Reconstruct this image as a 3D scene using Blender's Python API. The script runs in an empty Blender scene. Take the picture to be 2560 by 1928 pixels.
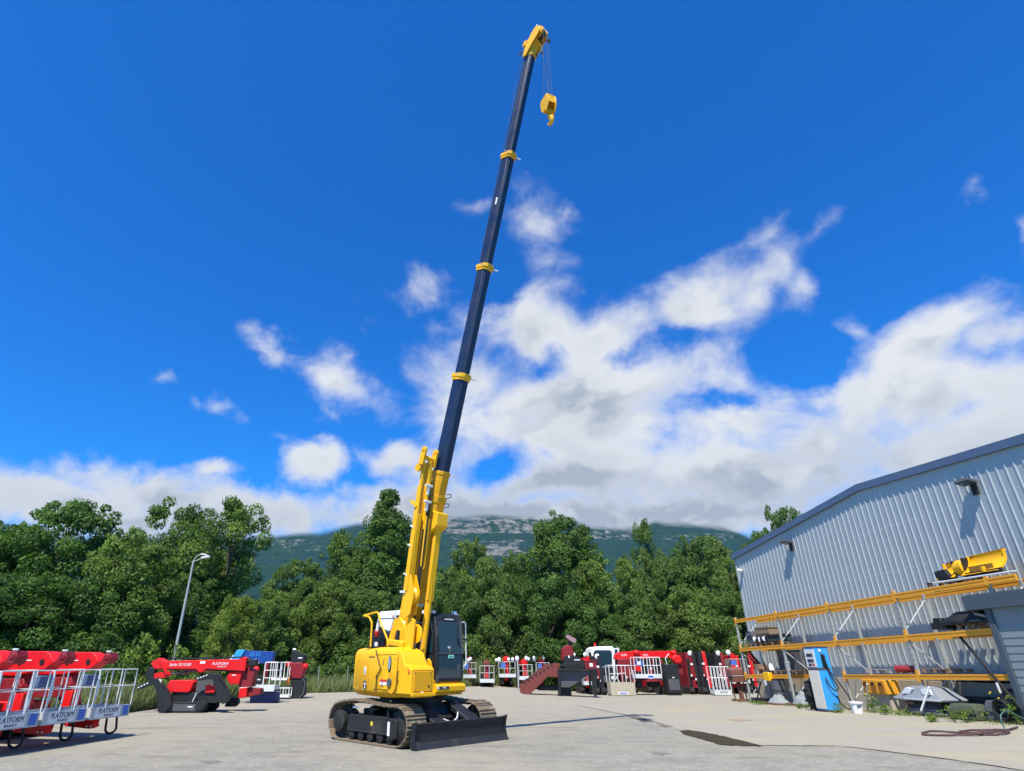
import bpy, bmesh, math, random
import numpy as np
from mathutils import Vector, Matrix, Euler
PI = math.pi
S = bpy.context.scene
COL = S.collection
random.seed(7)

# ------------------------------------------------------------------ camera
FPX, PCX, PCY, CAMZ = 1456.0, 1153.0, 964.0, 1.5      # focal length and optical axis in photograph pixels (2560 wide)
PITCH = math.atan((1655 - PCY) / FPX)
cam_data = bpy.data.cameras.new("camera")
cam = bpy.data.objects.new("camera", cam_data)
COL.objects.link(cam)
cam.location = (0, 0, CAMZ)
cam.rotation_euler = (PI / 2 + PITCH, 0, 0)
cam_data.sensor_width = 36
cam_data.lens = FPX / 2560 * 36
cam_data.shift_x = (1280 - PCX) / 2560
cam_data.clip_start = 0.05
cam_data.clip_end = 20000
S.camera = cam

# ------------------------------------------------------------------ sun
TO_SUN = Vector((-0.171, -0.487, 0.857)).normalized()
SUN_EL = math.asin(TO_SUN.z)
SUN_AZ = math.atan2(TO_SUN.x, TO_SUN.y)
sun_d = bpy.data.lights.new("sun", 'SUN')
sun_d.energy = 5.0
sun_d.angle = math.radians(0.5)
sun_d.color = (1.0, 0.93, 0.80)
sun = bpy.data.objects.new("sun", sun_d)
COL.objects.link(sun)
sun.location = (0, 0, 60)
sun.rotation_euler = TO_SUN.to_track_quat('Z', 'Y').to_euler()

# ------------------------------------------------------------------ exposure
S.view_settings.view_transform = 'Standard'
S.view_settings.look = 'None'
S.view_settings.exposure = 0.55
S.view_settings.gamma = 1.0
S.view_settings.use_curve_mapping = False
S.render.engine = 'CYCLES'
S.cycles.max_bounces = 8
S.cycles.transparent_max_bounces = 24
S.cycles.volume_bounces = 0

# ------------------------------------------------------------------ measuring helpers
def ray(px, py):
    a, b = px - PCX, py - PCY
    c, s = math.cos(PITCH), math.sin(PITCH)
    return Vector((a, c * FPX + s * b, s * FPX - c * b))
def at(px, py, Y):
    d = ray(px, py)
    return Vector((0, 0, CAMZ)) + d * (Y / d.y)
def smooth01(t):
    t = max(0.0, min(1.0, t)); return t * t * (3 - 2 * t)
def gz(x, y):
    """height of the yard: it falls away gently towards the hall"""
    return -0.018 * max(0.0, min(y, 52.0) - 20.0) * smooth01((x - 1.0) / 8.0)
def ground(px, py):
    d = ray(px, py); z = 0.0
    for k in range(14):
        t = (z - CAMZ) / d.z
        p = Vector((0, 0, CAMZ)) + d * t
        z = gz(p.x, p.y)
    return Vector((p.x, p.y, z))

# ------------------------------------------------------------------ world: Nishita sky with a cloud deck in it
W = bpy.data.worlds.new("World"); S.world = W; W.use_nodes = True
nt = W.node_tree; nt.nodes.clear()
def wn(t, **kw):
    n = nt.nodes.new(t)
    for k, v in kw.items(): setattr(n, k, v)
    return n
def wl(a, b): nt.links.new(a, b)
def wmath(op, a, b=None, c=None, clamp=False):
    n = wn('ShaderNodeMath', operation=op, use_clamp=clamp)
    for i, v in enumerate((a, b, c)):
        if v is None: continue
        if isinstance(v, (int, float)): n.inputs[i].default_value = v
        else: wl(v, n.inputs[i])
    return n.outputs[0]
def wramp(v, lo, hi, a=0.0, b=1.0):
    n = wn('ShaderNodeMapRange', interpolation_type='SMOOTHSTEP')
    wl(v, n.inputs[0])
    n.inputs[1].default_value, n.inputs[2].default_value = lo, hi
    n.inputs[3].default_value, n.inputs[4].default_value = a, b
    return n.outputs[0]
out = wn('ShaderNodeOutputWorld'); bg = wn('ShaderNodeBackground')
wl(bg.outputs[0], out.inputs[0])
SKY_STRENGTH = 0.065
bg.inputs[1].default_value = SKY_STRENGTH
sky = wn('ShaderNodeTexSky', sky_type='NISHITA', sun_disc=False)
sky.sun_elevation = SUN_EL
sky.sun_rotation = SUN_AZ
sky.altitude = 400; sky.air_density = 1.0; sky.dust_density = 0.4; sky.ozone_density = 2.5
hsv = wn('ShaderNodeHueSaturation'); hsv.inputs['Saturation'].default_value = 1.3; hsv.inputs['Value'].default_value = 1.0
wl(sky.outputs[0], hsv.inputs['Color'])
tint = wn('ShaderNodeMix', data_type='RGBA', blend_type='MULTIPLY'); tint.inputs[0].default_value = 1.0
wl(hsv.outputs[0], tint.inputs[6]); tint.inputs[7].default_value = (0.20, 1.45, 2.35, 1)
tc = wn('ShaderNodeTexCoord'); sep = wn('ShaderNodeSeparateXYZ'); wl(tc.outputs['Generated'], sep.inputs[0])
az = wmath('ARCTAN2', sep.outputs[0], sep.outputs[1]); el = wmath('ARCSINE', sep.outputs[2])
comb0 = wn('ShaderNodeCombineXYZ'); wl(az, comb0.inputs[0]); wl(el, comb0.inputs[1])
wrp = wn('ShaderNodeTexNoise'); wl(tc.outputs['Generated'], wrp.inputs['Vector']); wrp.inputs['Scale'].default_value = 9.0; wrp.inputs['Detail'].default_value = 5; wrp.inputs['Roughness'].default_value = 0.6
wsub = wn('ShaderNodeVectorMath', operation='MULTIPLY_ADD'); wl(wrp.outputs['Color'], wsub.inputs[0]); wsub.inputs[1].default_value = (0.095, 0.095, 0.0); wl(comb0.outputs[0], wsub.inputs[2])
comb = wn('ShaderNodeVectorMath', operation='SUBTRACT'); wl(wsub.outputs[0], comb.inputs[0]); comb.inputs[1].default_value = (0.0475, 0.0475, 0.0)
def azel(px, py):
    d = ray(px, py).normalized()
    return math.atan2(d.x, d.y), math.asin(d.z)
# each cloud: centre and half sizes as seen (degrees come from the photo pixels), turn, thickness
CLOUDS = [
 (100,1245,420,85,-3,1.1),(420,1235,330,62,-6,1.15),(640,1275,330,78,-8,1.1),(-300,1190,420,140,0,1.2),(200,1270,700,80,0,1.25),(900,1300,420,70,0,1.1),(250,1180,150,34,-6,.8),(520,1175,90,36,6,.85),
 (782,1158,92,56,0,1.05),(968,1155,86,58,0,.85),(548,1010,85,46,8,.76),(690,875,120,55,-24,.92),(770,915,90,50,-24,.8),(845,955,180,75,-20,1.02),
 (1045,745,125,66,10,.52),(1330,560,80,60,-10,.38),(1345,650,75,70,0,.34),(1205,535,44,22,0,.33),(1415,520,30,22,0,.33),
 (1180,960,140,150,0,.95),(1330,840,200,110,0,1.0),(1480,1000,380,170,3,1.12),(1520,860,190,120,15,1.05),(1720,760,175,80,8,.86),(1880,745,90,60,15,.62),(1950,640,95,75,50,.52),(1890,710,110,70,30,.6),(2010,720,65,55,40,.48),(2050,545,90,42,40,.44),
 (1420,1190,430,110,0,1.15),(1900,1190,520,150,5,1.15),(1830,1060,280,90,-6,.95),
 (2330,850,260,95,10,1.1),(2250,960,300,150,5,1.1),(2500,840,160,90,10,1.0),(2130,830,55,50,0,.6),(2330,980,330,110,4,1.1),(2400,1120,420,140,0,1.15),(2455,455,110,44,24,.44),(2560,560,34,60,0,.42),(2800,880,300,200,0,1.0),
 (1250,1285,700,60,0,1.3),(1700,1285,520,70,0,1.3),(395,957,46,24,0,.27),(690,955,34,26,-30,.34),(700,1090,60,24,0,.30)]
mask = None
for (px, py, rx, ry, rot, st) in CLOUDS:
    a0, e0 = azel(px, py)
    r1 = max(abs(azel(px + rx, py)[0] - azel(px - rx, py)[0]) / 2, 0.01)
    r2 = max(abs(azel(px, py + ry)[1] - azel(px, py - ry)[1]) / 2, 0.008)
    mp = wn('ShaderNodeMapping', vector_type='TEXTURE')
    mp.inputs[1].default_value = (a0, e0, 0); mp.inputs[2].default_value = (0, 0, math.radians(rot)); mp.inputs[3].default_value = (r1, r2, 1)
    wl(comb.outputs[0], mp.inputs[0])
    ln = wn('ShaderNodeVectorMath', operation='LENGTH'); wl(mp.outputs[0], ln.inputs[0])
    v = wmath('MULTIPLY_ADD', ln.outputs['Value'], -0.62 * st, st * 0.95)
    mask = v if mask is None else wmath('SMOOTH_MAX', mask, v, 0.12)
# the noise lies on a cloud layer overhead, so it is foreshortened towards the horizon
den = wmath('ADD', sep.outputs[2], 0.75); lay = wn('ShaderNodeCombineXYZ')
wl(wmath('DIVIDE', sep.outputs[0], den), lay.inputs[0]); wl(wmath('DIVIDE', sep.outputs[1], den), lay.inputs[1]); wl(wmath('MULTIPLY', sep.outputs[2], 0.45), lay.inputs[2])
HOLES = [(1372,915,75,60,0,.36),(1815,1008,80,50,10,.40),(2010,890,150,90,-20,.42),(1260,1165,150,50,5,.60),(1690,860,120,40,10,.12),(1240,720,90,60,30,.3),(1560,905,70,26,0,.22)]
for (px, py, rx, ry, rot, st) in HOLES:
    a0, e0 = azel(px, py)
    r1 = abs(azel(px + rx, py)[0] - azel(px - rx, py)[0]) / 2; r2 = abs(azel(px, py + ry)[1] - azel(px, py - ry)[1]) / 2
    mp = wn('ShaderNodeMapping', vector_type='TEXTURE')
    mp.inputs[1].default_value = (a0, e0, 0); mp.inputs[2].default_value = (0, 0, math.radians(rot)); mp.inputs[3].default_value = (r1, r2, 1)
    wl(comb.outputs[0], mp.inputs[0]); ln = wn('ShaderNodeVectorMath', operation='LENGTH'); wl(mp.outputs[0], ln.inputs[0])
    mask = wmath('SUBTRACT', mask, wramp(ln.outputs['Value'], 0.0, 1.35, st, 0.0))
def fbm(scale, k, off, detail=10, rough=0.56, dist=0.3):
    mp = wn('ShaderNodeMapping'); mp.inputs[1].default_value = off; mp.inputs[3].default_value = (k, k, 1)
    wl(lay.outputs[0], mp.inputs[0])
    n = wn('ShaderNodeTexNoise'); wl(mp.outputs[0], n.inputs['Vector'])
    n.inputs['Scale'].default_value = scale; n.inputs['Detail'].default_value = detail; n.inputs['Roughness'].default_value = rough; n.inputs['Distortion'].default_value = dist
    return n.outputs[0]
n1 = fbm(8.0, 1.0, (3.1, 1.7, 0.0), rough=0.58); s1_ = fbm(8.0, 1.0, (3.1, 1.7, 0.0), 4.0, 0.52); n2 = fbm(8.0, 0.965, (3.1, 1.7, 0.05), 4.0, 0.52)
big = fbm(3.4, 1.0, (0.4, 7.0, 2.0), 3, 0.5, 0.0)
dens = wmath('ADD', mask, wmath('MULTIPLY_ADD', n1, 1.75, -0.875))
dens = wmath('ADD', dens, wmath('MULTIPLY_ADD', big, 0.5, -0.25))
alpha = wramp(dens, 0.15, 0.84)
thick = wramp(dens, 0.40, 1.25)
above = wmath('SUBTRACT', n2, s1_)
lit = wramp(above, -0.07, 0.08, 1.0, 0.0)
shade = wramp(big, 0.40, 0.62)
grey = wmath('MULTIPLY', thick, wmath('MULTIPLY_ADD', lit, -0.75, 0.92))
grey = wmath('ADD', grey, wmath('MULTIPLY', wmath('MULTIPLY', shade, thick), 0.30))
low = wramp(el, 0.16, 0.38, 0.30, 0.0)
grey = wmath('ADD', grey, low, clamp=True)
ccol = wn('ShaderNodeMix', data_type='RGBA'); wl(grey, ccol.inputs[0])
ccol.inputs[6].default_value = (9.2, 9.4, 9.6, 1); ccol.inputs[7].default_value = (4.6, 5.2, 6.0, 1)
mixs = wn('ShaderNodeMix', data_type='RGBA'); wl(alpha, mixs.inputs[0])
wl(tint.outputs[2], mixs.inputs[6]); wl(ccol.outputs[2], mixs.inputs[7])
wl(mixs.outputs[2], bg.inputs[0])

# ------------------------------------------------------------------ materials
MATS = {}
def new_mat(name):
    m = bpy.data.materials.new(name); m.use_nodes = True
    return m, m.node_tree, m.node_tree.nodes['Principled BSDF']
def N(t, kind, **kw):
    n = t.nodes.new(kind)
    for k, v in kw.items(): setattr(n, k, v)
    return n
def noise(t, scale, detail=4, rough=0.55, coord='Object', stretch=None, off=None):
    c = N(t, 'ShaderNodeTexCoord'); src = c.outputs[coord]
    if stretch or off:
        mp = N(t, 'ShaderNodeMapping')
        if stretch: mp.inputs[3].default_value = stretch
        if off: mp.inputs[1].default_value = off
        t.links.new(src, mp.inputs[0]); src = mp.outputs[0]
    n = N(t, 'ShaderNodeTexNoise'); n.inputs['Scale'].default_value = scale; n.inputs['Detail'].default_value = detail; n.inputs['Roughness'].default_value = rough
    t.links.new(src, n.inputs['Vector'])
    return n.outputs[0]
def ramp(t, v, lo, hi, a=0.0, b=1.0):
    n = N(t, 'ShaderNodeMapRange', interpolation_type='SMOOTHSTEP'); t.links.new(v, n.inputs[0])
    n.inputs[1].default_value, n.inputs[2].default_value, n.inputs[3].default_value, n.inputs[4].default_value = lo, hi, a, b
    return n.outputs[0]
def mixc(t, fac, a, b, blend='MIX'):
    n = N(t, 'ShaderNodeMix', data_type='RGBA', blend_type=blend)
    for i, v in ((0, fac), (6, a), (7, b)):
        if isinstance(v, (int, float)): n.inputs[i].default_value = v
        elif isinstance(v, tuple): n.inputs[i].default_value = (*v, 1) if len(v) == 3 else v
        else: t.links.new(v, n.inputs[i])
    return n.outputs[2]
def bump(t, p, h, dist=0.01, strength=0.5):
    b = N(t, 'ShaderNodeBump'); b.inputs['Distance'].default_value = dist; b.inputs['Strength'].default_value = strength
    t.links.new(h, b.inputs['Height']); t.links.new(b.outputs[0], p.inputs['Normal'])
def paint(name, col, rough=0.4, metal=0.0, dirt=0.25, dirtcol=(0.16, 0.13, 0.09), scale=2.5, spec=0.5, coat=0.0):
    if name in MATS: return MATS[name]
    m, t, p = new_mat(name)
    n1_ = noise(t, scale, 6, 0.65); n2_ = noise(t, scale * 7, 3, 0.6)
    c = mixc(t, ramp(t, n2_, 0.3, 0.7, 0.0, 0.25), col, tuple(v * 0.72 for v in col))
    c = mixc(t, ramp(t, n1_, 0.52, 0.78, 0.0, dirt), c, dirtcol)
    t.links.new(c, p.inputs['Base Color'])
    t.links.new(ramp(t, n1_, 0.3, 0.75, rough, min(1, rough + 0.3)), p.inputs['Roughness'])
    p.inputs['Metallic'].default_value = metal
    p.inputs['Specular IOR Level'].default_value = spec
    p.inputs['Coat Weight'].default_value = coat
    MATS[name] = m
    return m
YEL = paint('yellow_paint', (0.88, 0.455, 0.004), 0.38, dirt=0.22, dirtcol=(0.46, 0.24, 0.02), coat=0.1, spec=0.35)
YEL2 = paint('yellow_boom_paint', (0.74, 0.36, 0.004), 0.42, dirt=0.10, spec=0.35)
NAVY = paint('navy_boom_paint', (0.010, 0.022, 0.065), 0.35, dirt=0.10, dirtcol=(0.05, 0.05, 0.06))
BLACK = paint('black_paint', (0.008, 0.009, 0.012), 0.5, dirt=0.2, dirtcol=(0.06, 0.05, 0.04))
RUBBER = paint('black_rubber', (0.013, 0.013, 0.014), 0.8, dirt=0.3, dirtcol=(0.07, 0.06, 0.045))
MUD = paint('muddy_track_steel', (0.17, 0.13, 0.085), 0.85, 0.0, dirt=0.95, dirtcol=(0.46, 0.35, 0.20), scale=4)
FRAME = paint('dark_undercarriage_paint', (0.014, 0.014, 0.014), 0.55, dirt=0.5, dirtcol=(0.15, 0.12, 0.08))
BLADE = paint('worn_black_blade', (0.012, 0.012, 0.013), 0.55, dirt=0.55, dirtcol=(0.10, 0.085, 0.06), scale=3)
GREYP = paint('dark_grey_paint', (0.075, 0.08, 0.09), 0.45)
RED = paint('red_paint', (0.70, 0.008, 0.010), 0.38, dirt=0.12, dirtcol=(0.36, 0.02, 0.02), coat=0.1, spec=0.35)
DRED = paint('dark_red_paint', (0.22, 0.006, 0.012), 0.45, dirt=0.12)
OXIDE = paint('red_oxide_steel', (0.17, 0.034, 0.027), 0.65, dirt=0.4)  # base darkened so the loading ramp carries its shade in the colour
RUST = paint('rusted_steel', (0.15, 0.06, 0.035), 0.85, dirt=0.5, dirtcol=(0.09, 0.05, 0.035), scale=6)
BLUE = paint('blue_paint', (0.006, 0.055, 0.26), 0.4, dirt=0.08)
LBLUE = paint('light_blue_paint', (0.035, 0.33, 0.74), 0.45, dirt=0.3)
WHITE = paint('white_paint', (0.78, 0.78, 0.76), 0.4, dirt=0.15)
ALU = paint('aluminium', (0.68, 0.70, 0.70), 0.42, 0.2, dirt=0.25, dirtcol=(0.3, 0.3, 0.28))
GALV = paint('galvanised_steel', (0.40, 0.42, 0.40), 0.5, 0.35, dirt=0.5, dirtcol=(0.22, 0.21, 0.18), scale=6)
ORANGE = paint('orange_beam_paint', (0.78, 0.345, 0.022), 0.5, dirt=0.25, dirtcol=(0.3, 0.14, 0.04))
WOOD = paint('pallet_wood', (0.26, 0.18, 0.11), 0.85, dirt=0.6, dirtcol=(0.13, 0.09, 0.06), scale=5)
CONC = paint('beige_concrete', (0.40, 0.35, 0.26), 0.9, dirt=0.5, dirtcol=(0.22, 0.19, 0.14), scale=3)
SLATE = paint('slate_sheet', (0.06, 0.085, 0.11), 0.5)
SHUT = paint('grey_blue_shutter', (0.20, 0.25, 0.27), 0.5, dirt=0.3)
LAMPW = paint('white_plastic', (0.82, 0.82, 0.80), 0.35, dirt=0.05)
MINT = paint('mint_sticker', (0.30, 0.78, 0.62), 0.5, dirt=0.05)
DECAL = paint('white_decal', (0.80, 0.80, 0.80), 0.5, dirt=0.05)
BASKETM = paint('dull_basket_metal', (0.50, 0.52, 0.52), 0.5, 0.1, dirt=0.3, dirtcol=(0.33, 0.33, 0.31))
DUSTALU = paint('dusty_aluminium', (0.44, 0.40, 0.30), 0.6, dirt=0.4)
DECALB = paint('dark_decal', (0.03, 0.035, 0.06), 0.5, dirt=0.05)
DECALN = paint('blue_decal', (0.06, 0.16, 0.55), 0.5, dirt=0.05)
DECALR = paint('red_decal', (0.6, 0.03, 0.03), 0.5, dirt=0.05)
ROPE = paint('wire_rope', (0.06, 0.065, 0.08), 0.6, 0.0, dirt=0.05)
HOSEW = paint('pale_hose', (0.75, 0.75, 0.72), 0.5)
REDLENS = paint('red_lens', (0.55, 0.02, 0.015), 0.2)
BROWN = paint('brown_hose', (0.08, 0.035, 0.04), 0.6)
def glass_mat():
    m, t, p = new_mat('dark_glass')
    p.inputs['Base Color'].default_value = (0.014, 0.045, 0.065, 1); p.inputs['Roughness'].default_value = 0.06
    p.inputs['Specular IOR Level'].default_value = 0.8
    return m
GLASS = glass_mat()

# ------------------------------------------------------------------ mesh helpers
class MB:
    """collects shapes and links them as one mesh object"""
    def __init__(s): s.v = []; s.f = []; s.M = Matrix.Identity(4)
    def add(s, vs, fs):
        o = len(s.v)
        s.v += [tuple(s.M @ Vector(q)) for q in vs]
        s.f += [tuple(i + o for i in q) for q in fs]
        return s
    def box(s, c, d, r=None):
        x, y, z = d[0] / 2, d[1] / 2, d[2] / 2
        vs = [Vector((a * x, b * y, e * z)) for a in (-1, 1) for b in (-1, 1) for e in (-1, 1)]
        if r is not None:
            R = Euler(r).to_matrix() if not isinstance(r, Matrix) else r
            vs = [R @ q for q in vs]
        c = Vector(c)
        return s.add([q + c for q in vs], [(0, 1, 3, 2), (4, 6, 7, 5), (0, 4, 5, 1), (2, 3, 7, 6), (0, 2, 6, 4), (1, 5, 7, 3)])
    def bb(s, x0, x1, y0, y1, z0, z1):
        return s.box(((x0 + x1) / 2, (y0 + y1) / 2, (z0 + z1) / 2), (x1 - x0, y1 - y0, z1 - z0))
    def bar(s, p, q, w, h=None, up=(0, 0, 1)):
        """rectangular bar from p to q; h measured along up"""
        p, q = Vector(p), Vector(q); h = h or w
        d = (q - p).normalized(); u = Vector(up); u = (u - d * u.dot(d))
        if u.length < 1e-4: u = Vector((1, 0, 0)) - d * d.x
        u.normalize(); r = d.cross(u)
        vs = []
        for e in (p, q):
            for a, b in ((-1, -1), (1, -1), (1, 1), (-1, 1)): vs.append(e + r * (a * w / 2) + u * (b * h / 2))
        return s.add(vs, [(3, 2, 1, 0), (4, 5, 6, 7), (0, 1, 5, 4), (1, 2, 6, 5), (2, 3, 7, 6), (3, 0, 4, 7)])
    def cyl(s, p, q, r0, r1=None, n=12, caps=True):
        p, q = Vector(p), Vector(q); r1 = r0 if r1 is None else r1
        d = (q - p).normalized(); a = Vector((0, 0, 1)) if abs(d.z) < 0.9 else Vector((1, 0, 0))
        u = d.cross(a).normalized(); w = d.cross(u)
        vs = []
        for e, r in ((p, r0), (q, r1)):
            for i in range(n):
                t = 2 * PI * i / n; vs.append(e + (u * math.cos(t) + w * math.sin(t)) * r)
        fs = [(i, (i + 1) % n, n + (i + 1) % n, n + i) for i in range(n)]
        if caps: fs += [tuple(range(n - 1, -1, -1)), tuple(range(n, 2 * n))]
        return s.add(vs, fs)
    def tube(s, pts, r, n=8, closed=False):
        pts = [Vector(p) for p in pts]; m = len(pts); vs = []; prev = None
        rr = r if isinstance(r, (list, tuple)) else [r] * m
        for i, p in enumerate(pts):
            a = pts[(i - 1) % m] if (i or closed) else p; b = pts[(i + 1) % m] if (i < m - 1 or closed) else p
            d = (b - a).normalized()
            if prev is None:
                k = Vector((0, 0, 1)) if abs(d.z) < 0.9 else Vector((1, 0, 0)); u = d.cross(k).normalized()
            else:
                u = prev - d * prev.dot(d); u = u.normalized() if u.length > 1e-6 else d.orthogonal().normalized()
            prev = u; w = d.cross(u)
            for j in range(n):
                t = 2 * PI * j / n; vs.append(p + (u * math.cos(t) + w * math.sin(t)) * rr[i])
        fs = []
        for i in range(m if closed else m - 1):
            for j in range(n):
                A, B = i * n, ((i + 1) % m) * n
                fs.append((A + j, A + (j + 1) % n, B + (j + 1) % n, B + j))
        if not closed: fs += [tuple(range(n - 1, -1, -1)), tuple(range((m - 1) * n, m * n))]
        return s.add(vs, fs)
    def prism(s, poly, a0, a1, axis='y'):
        """extrude a polygon; axis y: poly is (x,z); axis z: (x,y); axis x: (y,z)"""
        n = len(poly); vs = []
        for a in (a0, a1):
            for (u, v) in poly:
                vs.append((u, a, v) if axis == 'y' else (u, v, a) if axis == 'z' else (a, u, v))
        fs = [tuple(range(n)), tuple(range(2 * n - 1, n - 1, -1))] + [(i, n + i, n + (i + 1) % n, (i + 1) % n) for i in range(n)]
        return s.add(vs, fs)
    def loft(s, rings, caps=True):
        n = len(rings[0]); vs = [p for r in rings for p in r]; fs = []
        for k in range(len(rings) - 1):
            for i in range(n): fs.append((k * n + i, k * n + (i + 1) % n, (k + 1) * n + (i + 1) % n, (k + 1) * n + i))
        if caps: fs += [tuple(range(n - 1, -1, -1)), tuple(range((len(rings) - 1) * n, len(rings) * n))]
        return s.add(vs, fs)
    def ball(s, c, r, n=10, m=6):
        c = Vector(c); r = r if isinstance(r, (tuple, list)) else (r, r, r)
        rings = []
        for k in range(m + 1):
            ph = PI * (k + 0.02) / (m + 0.04) - PI / 2
            rings.append([c + Vector((r[0] * math.cos(ph) * math.cos(2 * PI * i / n), r[1] * math.cos(ph) * math.sin(2 * PI * i / n), r[2] * math.sin(ph))) for i in range(n)])
        return s.loft(rings)
    def wheel(s, c, r, w, n=20, prof=None):
        """solid of revolution round the y axis at c; prof = list of (radius, y)"""
        c = Vector(c); prof = prof or [(r * 0.9, -w / 2), (r, -w * 0.35), (r, w * 0.35), (r * 0.9, w / 2)]
        rings = [[c + Vector((pr * math.cos(2 * PI * i / n), py, pr * math.sin(2 * PI * i / n))) for i in range(n)] for pr, py in prof]
        return s.loft(rings)
    def build(s, name, mat, parent=None, bevel=0.0, seg=2, angle=35):
        me = bpy.data.meshes.new(name)
        me.from_pydata(s.v, [], s.f)
        bm = bmesh.new(); bm.from_mesh(me); bmesh.ops.recalc_face_normals(bm, faces=bm.faces); bm.to_mesh(me); bm.free()
        me.polygons.foreach_set('use_smooth', [True] * len(me.polygons))
        me.set_sharp_from_angle(angle=math.radians(angle))
        me.materials.append(mat)
        o = bpy.data.objects.new(name, me); COL.objects.link(o)
        if parent is not None: o.parent = parent
        if bevel > 0:
            b = o.modifiers.new('bevel', 'BEVEL'); b.width = bevel; b.segments = seg; b.limit_method = 'ANGLE'; b.angle_limit = math.radians(38)
        return o
def tag(o, label=None, cat=None, group=None, kind=None):
    if label: o['label'] = label
    if cat: o['category'] = cat
    if group: o['group'] = group
    if kind: o['kind'] = kind
    return o
def thing(name, label, cat, loc=(0, 0, 0), rz=0.0, group=None):
    o = bpy.data.objects.new(name, None); COL.objects.link(o)
    o.location = loc; o.rotation_euler = (0, 0, rz); o.empty_display_size = 0.3
    return tag(o, label, cat, group)
def dup(root, loc, rz=None, label=None, scale=None):
    def rec(o, par):
        c = o.copy(); COL.objects.link(c)
        if par is not None: c.parent = par
        for ch in list(o.children): rec(ch, c)
        return c
    r = rec(root, None); r.location = loc
    if rz is not None: r.rotation_euler = (0, 0, rz)
    if scale: r.scale = scale
    if label: r['label'] = label
    return r
def lettering(txt, size, mat, parent, pos, right, up, name='lettering', shear=0.0, thick=0.003, squeeze=1.0):
    """flat letters lying on a surface; pos = centre of the line, right/up = directions of reading"""
    cu = bpy.data.curves.new('font', 'FONT'); cu.body = txt; cu.size = size; cu.align_x = 'CENTER'; cu.align_y = 'CENTER'; cu.extrude = thick; cu.shear = shear
    cu.resolution_u = 3
    tmp = bpy.data.objects.new('font', cu)
    me = bpy.data.meshes.new_from_object(tmp)
    bpy.data.objects.remove(tmp); bpy.data.curves.remove(cu)
    r, u = Vector(right).normalized(), Vector(up).normalized(); n = r.cross(u).normalized()
    M = Matrix(((r.x, u.x, n.x, pos[0]), (r.y, u.y, n.y, pos[1]), (r.z, u.z, n.z, pos[2]), (0, 0, 0, 1))) @ Matrix.Diagonal((squeeze, 1, 1, 1))
    me.transform(M); me.name = name; me.materials.clear(); me.materials.append(mat)
    o = bpy.data.objects.new(name, me); COL.objects.link(o)
    if parent is not None: o.parent = parent
    return o
def arc(c, r, a0, a1, n, plane='xz'):
    """points on an arc, angles in degrees"""
    res = []
    for i in range(n + 1):
        a = math.radians(a0 + (a1 - a0) * i / n); u, v = r * math.cos(a), r * math.sin(a)
        res.append((c[0] + u, c[1], c[2] + v) if plane == 'xz' else (c[0] + u, c[1] + v, c[2]) if plane == 'xy' else (c[0], c[1] + u, c[2] + v))
    return res
def rounded(pts, r, n=4):
    """polyline with its inner corners rounded"""
    pts = [Vector(p) for p in pts]; res = [pts[0]]
    for a, b, c in zip(pts, pts[1:], pts[2:]):
        d1, d2 = (a - b), (c - b); k = min(r, d1.length * 0.45, d2.length * 0.45)
        p, q = b + d1.normalized() * k, b + d2.normalized() * k
        for i in range(n + 1):
            t = i / n; res.append(p * (1 - t) ** 2 + b * 2 * t * (1 - t) + q * t * t)
    return res + [pts[-1]]
# ================================================================== GROUND
def interp(x, pts):
    if x <= pts[0][0]: return pts[0][1]
    for (a, b), (c, d) in zip(pts, pts[1:]):
        if x <= c: return b + (d - b) * (x - a) / (c - a)
    return pts[-1][1]
EDGE = [(-8, -42), (14, -34), (17, -15), (21, -10.9), (27, -10.7), (34, -9.7), (36.4, -5.7), (44, 0.2), (49, 4.4), (52.5, 16)]
def sheet(name, rows, mat, dz, kind='structure'):
    """rows: list of (y, x0, x1); a sheet lying dz above the yard"""
    m = MB(); n = 50; vs = []
    for (y, a, b) in rows:
        for i in range(n + 1):
            x = a + (b - a) * i / n; vs.append((x, y, gz(x, y) + dz))
    fs = [(k * (n + 1) + i, k * (n + 1) + i + 1, (k + 1) * (n + 1) + i + 1, (k + 1) * (n + 1) + i) for k in range(len(rows) - 1) for i in range(n)]
    m.add(vs, fs); o = m.build(name, mat); tag(o, kind=kind); return o
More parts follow.
